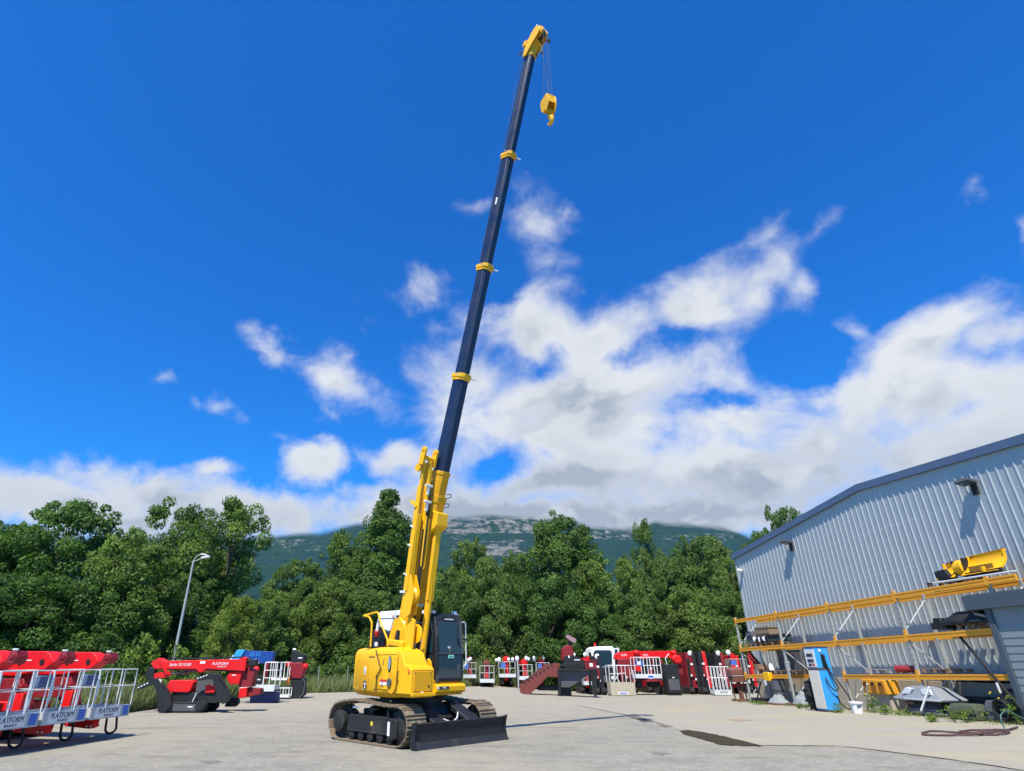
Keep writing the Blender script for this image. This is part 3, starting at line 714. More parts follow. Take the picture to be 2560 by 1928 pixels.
def verge(rs):
    if rs.rand() < 0.3:
        y = 20.5 + 14 * rs.rand(); return interp(y, EDGE) - 0.05 - 4 * rs.rand() ** 2, y
    x = -10 + 34 * rs.rand(); y0 = interp(x, [(-12, 34), (-9.7, 34), (-5.7, 36.4), (0.2, 44), (4.4, 49), (16, 52.5), (30, 52.5)])
    return x, y0 + 9 * rs.rand() ** 1.6
tag(grass('tall_grass', 60000, verge, 0.2, 0.95, 0.045, 5), 'tall dry green grass along the far edge of the yard', 'grass')

def far_verge(rs):
    x = -1 + 25 * rs.rand(); y0 = interp(x, [(-5.7, 36.4), (0.2, 44), (4.4, 49), (16, 52.5), (30, 52.5)])
    return x, y0 + 0.8 + 3.2 * rs.rand() ** 1.5
tag(grass('tall_weeds', 26000, far_verge, 0.7, 1.9, 0.06, 9), 'tall pale weeds between the parked lifts and the trees', 'weeds')
# ================================================================== CRAWLER CRANE (x forward, y to its left, z up)
CC = Vector((-0.97, 14.52, 0)); CRZ = math.radians(-45.5)
crane = thing('crawler_crane', 'yellow telescopic crawler crane with dark blue raised boom in the middle of the yard', 'crane', CC, CRZ)
CX = Vector((math.cos(CRZ), math.sin(CRZ), 0)); CY = Vector((-CX.y, CX.x, 0))
def cr(px, py, yl):
    d = ray(px, py); O = Vector((0, 0, CAMZ)); P0 = CC + CY * yl
    q = O + d * ((P0 - O).dot(CY) / d.dot(CY)) - CC
    return Vector((q.dot(CX), yl, q.z))
def cpart(mb, name, mat, parent=None, **k): return mb.build(name, mat, parent or crane, **k)
# --- crawler tracks
def make_track(sy):
    yc = sy * 1.02; w = 0.5; R = 0.345; xa, xb = -1.13, 0.86; zc = 0.365
    path = []
    def seg(p, q, n): 
        for i in range(n): path.append(Vector(p).lerp(Vector(q), i / n))
    n_ = 11
    seg((xa, 0, zc - R), (xb, 0, zc - R), n_)
    for i in range(6): a = math.radians(-90 + 180 * i / 6); path.append(Vector((xb + R * math.cos(a), 0, zc + R * math.sin(a))))
    for i in range(n_): u = i / n_; path.append(Vector((xb + (xa - xb) * u, 0, zc + R + 0.035 * math.sin(PI * u) - 0.03 * math.sin(2 * PI * u))))
    for i in range(6): a = math.radians(90 + 180 * i / 6); path.append(Vector((xa + R * math.cos(a), 0, zc + R * math.sin(a))))
    m = MB(); n = len(path); rnd = random.Random(3)
    for i in range(n):
        p, q = path[i], path[(i + 1) % n]; d = (q - p); L = d.length; d.normalize(); nrm = Vector((d.z, 0, -d.x)); c = (p + q) / 2; c.y = yc
        R_ = Matrix((d, Vector((0, 1, 0)), -nrm)).transposed()
        c2 = c - nrm * 0.0
        m.box(c2, (L * 0.93, w, 0.028), R_)
        for o_ in (-0.36, 0.30): m.box(c2 + nrm * 0.020 + d * L * o_, (0.02, w * 0.985, 0.022), R_)
        m.box(c2 - nrm * 0.035, (L * 0.6, 0.13, 0.05), R_)
    tr = cpart(m, 'crawler_track', MUD, bevel=0.004, seg=1)
    s = sy; yo = yc + s * 0.16
    f = MB(); f.bb(-0.84, 0.80, yc - 0.12, yc + 0.12, 0.22, 0.50); f.prism([(-0.86, 0.20), (0.55, 0.20), (0.55, 0.50), (-0.80, 0.50)], yo - 0.03, yo + 0.03); f.bb(-0.84, 0.56, yo - 0.045, yo + 0.045, 0.19, 0.225)
    f.prism([(0.57, 0.10), (0.84, 0.16), (0.84, 0.47), (0.57, 0.49)], yo - 0.05, yo + 0.045); f.bb(0.15, 0.19, yo - 0.02, yo + 0.05, 0.2, 0.5)
    f.bb(-0.3, -0.26, yo - 0.02, yo + 0.045, 0.2, 0.5)
    cpart(f, 'track_frame', FRAME, tr, bevel=0.012)
    g = MB(); g.wheel((xa + 0.02, yc, zc), 0.30, 0.13, 24, [(0.12, -0.19), (0.2, -0.19), (0.2, -0.07), (0.30, -0.06), (0.30, 0.06), (0.2, 0.07), (0.2, 0.235), (0.17, 0.25), (0.02, 0.25)] if s > 0 else [(0.02, -0.25), (0.17, -0.25), (0.2, -0.235), (0.2, -0.07), (0.30, -0.06), (0.30, 0.06), (0.2, 0.07), (0.2, 0.19), (0.12, 0.19)])
    for k in range(12): a = 2 * PI * k / 12; g.box((xa + 0.02 + 0.305 * math.cos(a), yc, zc + 0.305 * math.sin(a)), (0.05, 0.10, 0.05), (0, -a, 0))
    cpart(g, 'sprocket', FRAME, tr)
    g = MB(); g.wheel((xb, yc, zc), 0.30, 0.2, 24, [(0.05, -0.17), (0.1, -0.17), (0.27, -0.11), (0.30, -0.10), (0.30, 0.10), (0.27, 0.11), (0.1, 0.17), (0.05, 0.17)]); cpart(g, 'idler_wheel', FRAME, tr)
    for k in range(5):
        g = MB(); x = -0.68 + 0.32 * k; g.wheel((x, yc, 0.135), 0.095, 0.3, 14, [(0.03, -0.19), (0.095, -0.18), (0.095, -0.06), (0.07, -0.05), (0.07, 0.05), (0.095, 0.06), (0.095, 0.18), (0.03, 0.19)]); cpart(g, 'track_roller', FRAME, tr)
    g = MB(); g.wheel((-0.15, yc, 0.60), 0.075, 0.2, 14); g.bb(-0.19, -0.11, yc - 0.03, yc + 0.03, 0.48, 0.6); cpart(g, 'carrier_roller', FRAME, tr)
    if s < 0:
        g = MB(); g.box((0.02, yo - 0.034, 0.365), (0.07, 0.006, 0.07)); cpart(g, 'yellow_sticker', paint('yellow_sticker', (0.8, 0.6, 0.02)), tr)
        g = MB(); g.box((0.60, yo - 0.053, 0.31), (0.07, 0.006, 0.24)); cpart(g, 'white_label', DECAL, tr)
        g = MB(); g.box((0.53, yo - 0.02, 0.55), (0.035, 0.03, 0.16)); cpart(g, 'tie_down_lug', FRAME, tr)
        g = MB(); g.box((-0.62, yo - 0.005, 0.63), (0.2, 0.006, 0.035)); cpart(g, 'white_marking', DECAL, tr)
for s in (-1, 1): make_track(s)
# --- centre section, slewing ring
m = MB(); m.prism([(-0.75, 0.30), (0.62, 0.30), (0.72, 0.42), (0.6, 0.66), (-0.7, 0.66)], -0.62, 0.62); m.bb(-0.7, -0.35, -0.92, 0.92, 0.32, 0.6); m.bb(0.3, 0.62, -0.92, 0.92, 0.32, 0.6); cpart(m, 'car_body', FRAME, bevel=0.02)
m = MB(); m.cyl((0, 0, 0.66), (0, 0, 0.86), 0.56, n=36); m.cyl((0, 0, 0.74), (0, 0, 0.80), 0.6, n=36); cpart(m, 'slewing_ring', FRAME)
# --- dozer blade
m = MB(); prof = [(1.30, 0.0), (1.40, 0.02), (1.345, 0.10), (1.325, 0.20), (1.335, 0.31), (1.375, 0.43), (1.345, 0.445), (1.28, 0.42), (1.255, 0.20), (1.27, 0.06)]
m.prism(prof, -1.19, 1.35); bl = cpart(m, 'dozer_blade', BLADE, bevel=0.006)
m = MB(); m.prism([(1.385, 0.0), (1.405, 0.0), (1.372, 0.115), (1.35, 0.115)], -1.2, 1.36); cpart(m, 'cutting_edge', paint('worn_edge_steel', (0.045, 0.046, 0.05), 0.45, 0.4, dirt=0.5), bl, bevel=0.004)
for yy_ in (-1.205, 1.365):
    m = MB(); m.prism([(1.24, 0.02), (1.43, 0.0), (1.38, 0.12), (1.36, 0.22), (1.372, 0.33), (1.42, 0.47), (1.27, 0.44)], yy_ - 0.014, yy_ + 0.014); cpart(m, 'end_plate', BLACK, bl, bevel=0.004)
for yy_ in (-0.46, 0.5):
    m = MB(); m.prism([(0.55, 0.26), (1.27, 0.10), (1.27, 0.30), (0.62, 0.46)], yy_ - 0.09, yy_ + 0.09); cpart(m, 'blade_arm', FRAME, bl, bevel=0.012)
    m = MB(); m.prism([(0.50, 0.64), (0.58, 0.74), (1.24, 0.44), (1.26, 0.34)], yy_ - 0.17, yy_ + 0.17); cpart(m, 'cylinder_guard', BLACK, bl, bevel=0.02)
for dz in (0.0, 0.07):
    m = MB(); m.tube([(0.82 - dz, -0.32, 0.58), (1.0, -0.18, 0.45 - dz), (1.09, 0.04, 0.38 - dz), (1.02, 0.24, 0.45 - dz), (0.92, 0.36, 0.56 - dz)], 0.014, 8); cpart(m, 'hydraulic_hose', HOSEW, bl)
# --- upper structure, left housing
def ring(poly, z): return [Vector((x, y, z)) for x, y in poly]
def inset(poly, d):
    n = len(poly); res = []
    for i in range(n):
        a, b, c = Vector((*poly[i - 1], 0)), Vector((*poly[i], 0)), Vector((*poly[(i + 1) % n], 0))
        n1 = (b - a).normalized(); n2 = (c - b).normalized(); n1 = Vector((-n1.y, n1.x, 0)); n2 = Vector((-n2.y, n2.x, 0)); k = (n1 + n2); k = k / max(0.35, k.length_squared) * 2
        res.append((b.x + k.x * d, b.y + k.y * d))
    return res
P0 = [(-1.22, -0.86), (0.03, -1.2), (0.74, -1.2), (0.74, -0.5), (-1.0, -0.5), (-1.42, -0.5)]
P0 = [(-1.42, -0.42), (-1.22, -0.86), (0.03, -1.2), (0.72, -1.2), (0.72, -0.52), (-1.42, -0.30)]
m = MB(); m.loft([ring(inset(P0, 0.02), 0.93), ring(P0, 0.98), ring(P0, 1.62), ring(inset(P0, 0.02), 1.70), ring(inset(P0, 0.07), 1.76), ring(inset(P0, 0.16), 1.785)])
house = cpart(m, 'engine_housing', YEL, bevel=0.025, seg=3)
# sloping shoulder in front of the housing
m = MB(); m.prism([(0.725, 0.92), (1.19, 0.92), (1.19, 1.36), (1.13, 1.42), (0.98, 1.44), (0.86, 1.66), (0.725, 1.74)], -1.19, -0.58); box_ = cpart(m, 'front_locker', YEL, bevel=0.018, seg=3)
m = MB(); m.bb(1.192, 1.205, -1.12, -0.66, 0.97, 1.33); cpart(m, 'locker_door', YEL2, box_, bevel=0.01)
m = MB(); m.cyl((1.204, -0.74, 1.06), (1.212, -0.74, 1.06), 0.022, n=12); cpart(m, 'lock', BLACK, box_)
m = MB(); m.bb(1.206, 1.209, -0.95, -0.88, 0.905 + 0.02, 0.975 - 0.005); cpart(m, 'white_label', DECAL, box_)
m = MB(); m.bb(1.19, 1.235, -1.19, -0.58, 0.885, 0.95); cpart(m, 'front_sill', YEL, box_, bevel=0.008)
m = MB(); m.bb(0.755, 0.765, -1.196, -1.19, 0.97, 1.60); cpart(m, 'door_gap', BLACK, box_)
m = MB(); m.cyl((1.12, -1.188, 1.33), (1.12, -1.205, 1.33), 0.035, n=14); cpart(m, 'orange_reflector', paint('orange_plastic', (0.8, 0.2, 0.02)), box_)
# skirt under the housing and turntable deck
m = MB(); m.loft([ring(inset(P0, 0.10), 0.845), ring(inset(P0, 0.02), 0.925)]); cpart(m, 'lower_skirt', YEL2, house, bevel=0.01)
m = MB(); m.prism([(-1.2, -0.78), (0.2, -1.1), (0.72, -1.12), (1.15, -1.1), (1.15, -0.58), (0.78, -0.3), (0.74, 0.66), (-0.9, 1.1), (-1.4, 0.8)], 0.86, 0.925, 'z'); cpart(m, 'turntable_deck', YEL2, bevel=0.01)
# panels, recess, badges on the housing
fd = Vector((-1.25, 0.34, 0)).normalized(); fn = Vector((-fd.y, fd.x, 0)); fn = fn if fn.y < 0 else -fn
def onfacet(s_, z, o_=0.0): q = Vector((0.03, -1.2, 0)) + fd * s_ + fn * o_; return Vector((q.x, q.y, z))
m = MB(); q = [onfacet(0.42, 1.54, .004), onfacet(1.16, 1.54, .004), onfacet(1.2, 1.02, .004), onfacet(0.34, 1.02, .004)]
m.add(q + [onfacet(0.48, 1.50, .02), onfacet(1.10, 1.50, .02), onfacet(1.12, 1.06, .02), onfacet(0.42, 1.06, .02)], [(0, 1, 5, 4), (1, 2, 6, 5), (2, 3, 7, 6), (3, 0, 4, 7), (4, 5, 6, 7)]); cpart(m, 'side_panel', YEL2, house)
def disc(cen, nrm, rx, rz, mat, name, parent, th=0.008):
    n = 24; nrm = Vector(nrm).normalized(); r = Vector((-nrm.y, nrm.x, 0)).normalized(); cen = Vector(cen)
    rings = [[cen + nrm * o_ + r * rx * math.cos(2 * PI * i / n) + Vector((0, 0, rz * math.sin(2 * PI * i / n))) for i in range(n)] for o_ in (0, th)]
    return cpart(MB().loft(rings), name, mat, parent)
def rect(cen, nrm, w, h, mat, name, parent, th=0.006):
    nrm = Vector(nrm).normalized(); r = Vector((-nrm.y, nrm.x, 0)).normalized(); cen = Vector(cen); u = Vector((0, 0, 1))
    return cpart(MB().loft([[cen + nrm * o_ + r * a * w / 2 + u * b * h / 2 for a, b in ((-1, -1), (1, -1), (1, 1), (-1, 1))] for o_ in (0, th)]), name, mat, parent)
disc(onfacet(0.55, 1.33, .021), fn, 0.055, 0.085, DECAL, 'oval_badge', house); rect(onfacet(0.55, 1.33, .030), fn, 0.05, 0.02, DECALN, 'badge_stripe', house, .003); rect(onfacet(0.55, 1.295, .030), fn, 0.045, 0.016, DECALB, 'badge_stripe', house, .003)
rect(onfacet(0.52, 1.05, .024), fn, 0.15, 0.16, DECALB, 'warning_plate', house); rect(onfacet(0.50, 1.075, .031), fn, 0.07, 0.05, DECAL, 'plate_text', house, .003); rect(onfacet(0.49, 1.01, .031), fn, 0.05, 0.05, DECAL, 'plate_text', house, .003)
rect(onfacet(0.80, 0.99, .02), fn, 0.03, 0.05, BLACK, 'lock', house)
m = MB(); m.bb(0.30, 0.712, -1.212, -1.2, 0.99, 1.60); cpart(m, 'housing_door', YEL, house, bevel=0.012)
disc((0.52, -1.213, 1.46), (0, -1, 0), 0.055, 0.155, BLACK, 'handle_recess', house); disc((0.52, -1.221, 1.475), (0, -1, 0), 0.038, 0.12, paint('grey_glass', (0.25, 0.32, 0.42), 0.1), 'round_glass', house)
m = MB(); n = 20; m.prism([(0.60 + 0.15 * math.cos(a), 1.12 + 0.20 * math.sin(a)) for a in [2 * PI * i / n for i in range(n)]], -1.216, -1.22); cpart(m, 'dark_oval', YEL2, house, bevel=0.002)  # darker yellow oval, with a grey disc on it, on the housing side
disc((0.555, -1.222, 1.12), (0, -1, 0), 0.065, 0.075, GREYP, 'grey_disc', house, .03)
rect((0.33, -1.2135, 1.15), (0, -1, 0), 0.22, 0.045, DECALR, 'red_label', house, .004); rect((0.36, -1.2135, 1.10), (0, -1, 0), 0.28, 0.05, DECAL, 'white_label', house, .004)
m = MB(); m.tube([(0.02, -1.215, 1.74), (0.16, -1.225, 1.50), (0.24, -1.225, 1.38), (0.12, -1.225, 1.25), (0.10, -1.225, 0.95)], 0.014, 6); cpart(m, 'cable', paint('dark_cable', (.10, .06, .01)), house)
rect((0.08, -1.205, 1.22), (0, -1, 0), 0.05, 0.05, RUST, 'lock', house)
for x_, z_ in ((0.32, 1.55), (0.32, 1.04), (0.69, 1.55), (0.69, 1.04)): disc((x_, -1.2135, z_), (0, -1, 0), 0.012, 0.012, GREYP, 'bolt', house, .006)
for z_ in (1.10, 1.48): rect((0.305, -1.2135, z_), (0, -1, 0), 0.02, 0.07, GREYP, 'hinge', house, .008)
for y_, z_ in ((-1.10, 1.30), (-1.10, 1.0), (-0.68, 1.30), (-0.68, 1.0)): rect((1.2065, y_, z_), (1, 0, 0), 0.02, 0.02, GREYP, 'bolt', box_, .006)
m = MB(); m.bb(1.196, 1.2, -1.15, -0.63, 1.345, 1.352); m.bb(1.196, 1.2, -1.15, -0.63, 0.955, 0.961); cpart(m, 'door_seam', BLACK, box_)
m = MB(); m.tube(rounded([(0.80, -1.19, 1.15), (0.80, -1.235, 1.15), (0.80, -1.235, 1.32), (0.80, -1.19, 1.32)], 0.02), 0.009, 6); cpart(m, 'grab_handle', BLACK, box_)
m = MB(); m.bb(-0.02, 0.72, -1.2035, -1.2, 0.985, 0.992); m.bb(-0.02, 0.72, -1.2035, -1.2, 1.635, 1.641); cpart(m, 'panel_seam', BLACK, house)
rect(onfacet(0.25, 1.60, .004), fn, 0.34, 0.012, BLACK, 'panel_seam', house, .003)
# right-hand side and rear body
m = MB(); m.loft([ring([(-1.4, -0.28), (-0.78, -0.28), (-0.78, 0.9), (-1.15, 0.9), (-1.4, 0.6)], z) for z in (0.93, 1.70)] + [ring([(-1.34, -0.26), (-0.82, -0.26), (-0.82, 0.85), (-1.1, 0.85), (-1.34, 0.55)], 1.76)]); cpart(m, 'counterweight', YEL, bevel=0.03)
m = MB(); m.bb(-0.76, 0.0, 0.72, 1.12, 0.93, 1.5); cpart(m, 'right_housing', YEL, bevel=0.02)
# --- operator's cab
X0, X1, Y0, Y1, Z0, Z1 = -0.72, 0.75, -0.12, 0.71, 1.10, 2.49
m = MB(); side = [(X0, Z0), (X1 - 0.03, Z0), (X1, Z0 + 0.55), (X1 - 0.07, Z1 - 0.13), (X1 - 0.16, Z1), (X0 + 0.06, Z1), (X0, Z1 - 0.08)]
m.prism(side, Y0, Y1); cab = cpart(m, 'cab', BLACK, bevel=0.035, seg=3)
def frontx(z): return X1 - 0.03 + 0.03 * (z - Z0) / 0.55 if z < Z0 + 0.55 else X1 - 0.07 * (z - Z0 - 0.55) / (Z1 - 0.13 - Z0 - 0.55)
def pane(y0, y1, z0, z1, mat, name, o_=0.006, par=None):
    m = MB(); m.add([(frontx(z0) + o_, y0, z0), (frontx(z0) + o_, y1, z0), (frontx(z1) + o_, y1, z1), (frontx(z1) + o_, y0, z1), (frontx(z0) - .02, y0, z0), (frontx(z0) - .02, y1, z0), (frontx(z1) - .02, y1, z1), (frontx(z1) - .02, y0, z1)], [(0, 1, 2, 3), (4, 7, 6, 5), (0, 4, 5, 1), (1, 5, 6, 2), (2, 6, 7, 3), (3, 7, 4, 0)])
    return cpart(m, name, mat, par or cab)
pane(Y0 + 0.09, Y1 - 0.10, 1.70, 2.32, GLASS, 'windscreen'); lower = pane(Y0 + 0.07, Y1 - 0.08, 1.18, 1.655, GLASS, 'lower_window'); 
pane(Y0 + 0.05, Y1 - 0.05, 1.665, 1.69, GREYP, 'window_rail', 0.018)
pane(Y0 + 0.02, Y0 + 0.075, 1.12, 2.2, GREYP, 'door_pillar', 0.012); pane(Y1 - 0.085, Y1 - 0.02, 1.67, 2.36, GREYP, 'door_pillar', 0.012)
pane(Y0 + 0.34, Y0 + 0.51, 1.575, 1.64, MINT, 'sticker', 0.012, lower); pane(Y0 + 0.37, Y0 + 0.48, 1.60, 1.615, DECALB, 'sticker_text', 0.015, lower)
pane(Y1 - 0.2, Y1 - 0.12, 1.25, 1.45, GREYP, 'lower_label', 0.010, lower); pane(Y0 + 0.3, Y0 + 0.55, 2.36, 2.385, ALU, 'blind_case', 0.012)
m = MB(); m.bar((0.70, Y1 - 0.16, 2.3), (0.745, Y1 - 0.19, 1.85), 0.012); m.bar((0.742, Y1 - 0.19, 2.0), (0.742, Y1 - 0.1, 1.8), 0.02); cpart(m, 'wiper', BLACK, cab)
m = MB(); m.ball((0.762, Y0 + 0.36, 1.78), (0.012, 0.05, 0.035)); m.bar((0.765, Y0 + 0.36, 1.78), (0.765, Y0 + 0.38, 1.70), 0.012); cpart(m, 'inspection_paper', paint('faded_paper', (0.35, 0.36, 0.33)), cab)
for nm, xs_, zs_ in (('side_window', (-0.05, 0.60), (1.68, 2.34)), ('rear_side_window', (-0.62, -0.12), (1.68, 2.34)), ('door_glass', (-0.05, 0.56), (1.2, 1.62))):
    m = MB(); m.bb(xs_[0], xs_[1], Y0 - 0.008, Y0 + 0.02, zs_[0], zs_[1]); cpart(m, nm, GLASS, cab, bevel=0.004)
m = MB(); m.tube(rounded([(0.70, Y1 + 0.0, 2.33), (0.70, Y1 + 0.10, 2.33), (0.72, Y1 + 0.10, 1.45), (0.72, Y1, 1.4)], 0.05), 0.014); cpart(m, 'grab_rail', ALU, cab)
m = MB(); m.bar((0.72, Y1, 1.98), (0.72, Y1 + 0.11, 1.96), 0.03); m.box((0.70, Y1 + 0.04, 2.18), (0.05, 0.05, 0.2)); cpart(m, 'mirror_bracket', BLACK, cab)
m = MB(); m.box((0.52, Y1 - 0.09, 2.53), (0.1, 0.09, 0.08)); m.box((0.5, Y1 - 0.02, 2.46), (0.12, 0.06, 0.12)); cpart(m, 'work_lamp', LAMPW, cab, bevel=0.01)
m = MB(); m.box((0.54, Y0 + 0.06, 2.52), (0.1, 0.07, 0.06)); cpart(m, 'work_lamp', LAMPW, cab, bevel=0.01)
m = MB(); m.bb(-0.55, 0.45, Y0 + 0.1, Y1 - 0.1, Z1, Z1 + 0.02); cpart(m, 'roof_hatch', BLACK, cab, bevel=0.008)
# bumper tube under the cab
m = MB(); m.prism([(0.70, 0.915), (0.77, 0.905), (0.81, 0.93), (0.815, 1.03), (0.78, 1.065), (0.70, 1.075)], -0.16, 0.70); bm_ = cpart(m, 'cab_bumper', YEL, bevel=0.012, seg=3)
m = MB(); m.bb(0.30, 0.7, -0.14, 0.70, 0.93, 1.10); cpart(m, 'cab_base', YEL2, bm_)
m = MB(); m.bb(0.8145, 0.818, -0.09, 0.20, 0.975, 1.03); cpart(m, 'model_plate', DECALB, bm_); lettering('485S', 0.05, DECAL, bm_, (0.8195, 0.06, 1.0), (0, 1, 0), (0, 0, 1))
m = MB(); m.add([(0.8172, -0.155, 0.98), (0.8172, -0.155, 1.06), (0.8172, -0.06, 0.98)], [(0, 1, 2)]); cpart(m, 'white_flash', DECAL, bm_)
# --- boom foot bracket, winch, deck details
for yy_ in (-0.52, -0.08):
    m = MB(); m.prism([(-0.62, 0.92), (0.66, 0.92), (0.66, 1.22), (0.50, 1.50), (0.38, 1.68), (0.28, 1.95), (0.12, 2.25), (-0.05, 2.42), (-0.25, 2.38), (-0.45, 1.9)], yy_ - 0.03, yy_ + 0.03); cpart(m, 'boom_foot_plate', YEL, bevel=0.008)
m = MB(); m.bb(-0.7, 0.7, -0.5, -0.1, 0.93, 1.15); cpart(m, 'boom_well', YEL2)
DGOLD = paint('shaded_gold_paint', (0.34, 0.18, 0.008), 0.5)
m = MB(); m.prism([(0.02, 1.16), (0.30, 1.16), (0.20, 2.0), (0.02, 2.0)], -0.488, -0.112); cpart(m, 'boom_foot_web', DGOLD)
for z_ in (2.12, 2.30):
    m = MB(); m.cyl((0.30, -0.42, z_), (0.30, -0.06, z_), 0.014, n=8); cpart(m, 'step_rung', ALU)
m = MB(); m.cyl((-0.78, -0.55, 1.98), (-0.78, 0.02, 1.98), 0.17, n=22); m.cyl((-0.78, -0.57, 1.98), (-0.78, -0.53, 1.98), 0.26, n=22); m.cyl((-0.78, 0.0, 1.98), (-0.78, 0.04, 1.98), 0.26, n=22); cpart(m, 'hoist_winch', BLACK)
m = MB(); m.prism([(-1.0, 1.7), (-0.55, 1.7), (-0.62, 1.98), (-0.95, 1.98)], -0.56, 0.04); cpart(m, 'winch_base', YEL2)
for yy_ in (-0.60, -0.44):
    m = MB(); m.bar((0.52, yy_, 1.66), (0.62, yy_, 1.95), 0.014); cpart(m, 'rod', ALU)
# --- boom
BS = 0.302; BX0 = 1.72 - BS * 7.92; BY = -0.30
def bpt(z, dx=0.0, dy=0.0): 
    ax = Vector((BS, 0, 1)).normalized(); nx = Vector((ax.z, 0, -ax.x))
    return Vector((BX0 + BS * z, BY + dy, z)) + nx * dx
AX = Vector((BS, 0, 1)).normalized(); NX_ = Vector((AX.z, 0, -AX.x))
def boombox(m, z0, z1, w, h, w1=None, h1=None, ch=0.2):
    """chamfered box section along the boom between two heights"""
    rings = []
    for z, ww, hh in ((z0, w, h), (z1, w1 or w, h1 or h)):
        c = min(ww, hh) * ch; pts = [(-hh / 2, -ww / 2), (hh / 2 - c, -ww / 2), (hh / 2, -ww / 2 + c), (hh / 2, ww / 2 - c), (hh / 2 - c, ww / 2), (-hh / 2, ww / 2)]
        rings.append([bpt(z, a, b) for a, b in pts])
    return m.loft(rings)
m = boombox(MB(), 2.12, 5.02, 0.39, 0.40); base = cpart(m, 'base_boom_section', YEL2, bevel=0.008)
m = boombox(MB(), 4.92, 5.08, 0.42, 0.43); boombox(m, 4.55, 4.66, 0.415, 0.425); cpart(m, 'boom_collar', YEL2, base, bevel=0.01)
m = MB(); boombox(m, 5.08, 5.62, 0.33, 0.35); boombox(m, 5.56, 5.64, 0.36, 0.38); cpart(m, 'inner_boom_end', YEL2, base, bevel=0.008)
m = MB(); m.cyl(bpt(2.25, 0, -0.24), bpt(2.25, 0, 0.24), 0.09, n=18); cpart(m, 'boom_pivot_pin', ALU, base)
SECT = [(5.62, 7.92, 0.268), (7.92, 10.8, 0.250), (10.8, 14.03, 0.232), (14.03, 17.3, 0.214)]
for z0, z1, w in SECT: cpart(boombox(MB(), z0, z1, w * 1.1, w * 1.18), 'boom_section', NAVY, bevel=0.006)
for z, w in ((7.92, 0.300), (10.8, 0.282), (14.03, 0.265)):
    m = MB(); boombox(m, z - 0.085, z + 0.06, w + 0.035, w * 1.08 + 0.05); boombox(m, z - 0.02, z + 0.075, w + 0.06, w * 1.08 + 0.085)
    c_ = cpart(m, 'section_collar', YEL, bevel=0.006)
    m = MB(); m.bar(bpt(z, 0.1, -w / 2 - 0.16), bpt(z, 0.1, -w / 2 - 0.03), 0.016); m.bar(bpt(z, w * 0.6, w / 2), bpt(z + 0.02, w * 0.6 + 0.02, w / 2 + 0.14), 0.03); cpart(m, 'rope_guide', ALU, c_)
m = MB(); m.bar(bpt(12.55, 0.02, -0.134), bpt(12.75, 0.02, -0.134), 0.01, 0.06, up=(1, 0, 0)); cpart(m, 'white_reflector', DECAL, bevel=0.004)
m = MB(); m.bar(bpt(14.3, -0.03, -0.121), bpt(16.95, -0.03, -0.121), 0.008, 0.02, up=(1, 0, 0)); cpart(m, 'rope_strip', GREYP)
# boom head with sheaves
def hp(z, dx=0.0, dy=0.0): return bpt(17.15 + (z - 16.6) * 0.66, dx * 0.85, dy)
m = MB(); boombox(m, 17.18, 17.50, 0.25, 0.28); head = cpart(m, 'boom_head', YEL, bevel=0.01)
for dy in (-0.17, 0.17):
    m = MB(); pts = [hp(16.60, -0.145), hp(16.60, -0.02), hp(17.02, 0.15), hp(17.25, 0.27), hp(17.42, 0.36), hp(17.62, 0.42), hp(17.86, 0.34), hp(17.90, 0.16), hp(17.66, 0.02), hp(17.35, -0.06), hp(17.0, -0.15)]
    m.prism([(q.x, q.z) for q in pts], BY + dy - 0.014, BY + dy + 0.014); cpart(m, 'cheek_plate', YEL, head, bevel=0.006)
m = MB(); m.prism([(q.x, q.z) for q in (hp(17.0, -0.1), hp(17.0, 0.12), hp(17.3, 0.28), hp(17.45, 0.24), hp(17.45, -0.02))], BY - 0.13, BY + 0.13); cpart(m, 'head_block', YEL2, head)
for k in range(3):
    m = MB(); c_ = hp(17.66, 0.24); m.wheel((c_.x, BY - 0.09 + 0.09 * k, c_.z), 0.20, 0.06, 22, [(0.03, -0.03), (0.18, -0.03), (0.20, -0.028), (0.17, 0), (0.20, 0.028), (0.18, 0.03), (0.03, 0.03)]); cpart(m, 'sheave', YEL2 if k != 1 else GREYP, head)
m = MB(); c_ = hp(17.45, -0.22); m.wheel((c_.x, BY - 0.05, c_.z), 0.13, 0.06, 20, [(0.02, -0.035), (0.12, -0.035), (0.13, -0.03), (0.11, 0), (0.13, 0.03), (0.12, 0.035), (0.02, 0.035)]); cpart(m, 'guide_sheave', YEL, head)
m = MB(); m.bar(hp(17.3, -0.3, -0.12), hp(17.56, -0.26, -0.12), 0.02, 0.1, up=(1, 0, 0)); m.bar(hp(17.3, -0.3, 0.02), hp(17.56, -0.26, 0.02), 0.02, 0.1, up=(1, 0, 0)); m.bar(hp(17.2, -0.08, -0.12), hp(17.4, -0.28, -0.12), 0.05); cpart(m, 'guide_bracket', YEL, head)
for k, dy in enumerate((-0.13, 0.0, 0.13)):
    m = MB(); m.cyl(hp(17.98, 0.20, dy - 0.035), hp(17.98, 0.20, dy + 0.035), 0.03, n=10); cpart(m, 'pin_head', ALU, head)
m = MB(); m.box(hp(17.4, 0.5, 0.19), (0.07, 0.06, 0.1)); m.bar(hp(17.45, 0.4, 0.17), hp(17.4, 0.5, 0.19), 0.03); cpart(m, 'camera', BLACK, head)
m = MB(); tipb = hp(17.42, 0.30); m.cyl(tipb, tipb + Vector((0.02, 0, -0.55)), 0.008, n=6); m.cyl(tipb + Vector((0.02, 0, -0.55)), tipb + Vector((0.02, 0, -0.66)), 0.035, n=10); cpart(m, 'limit_switch_weight', BLACK, head)
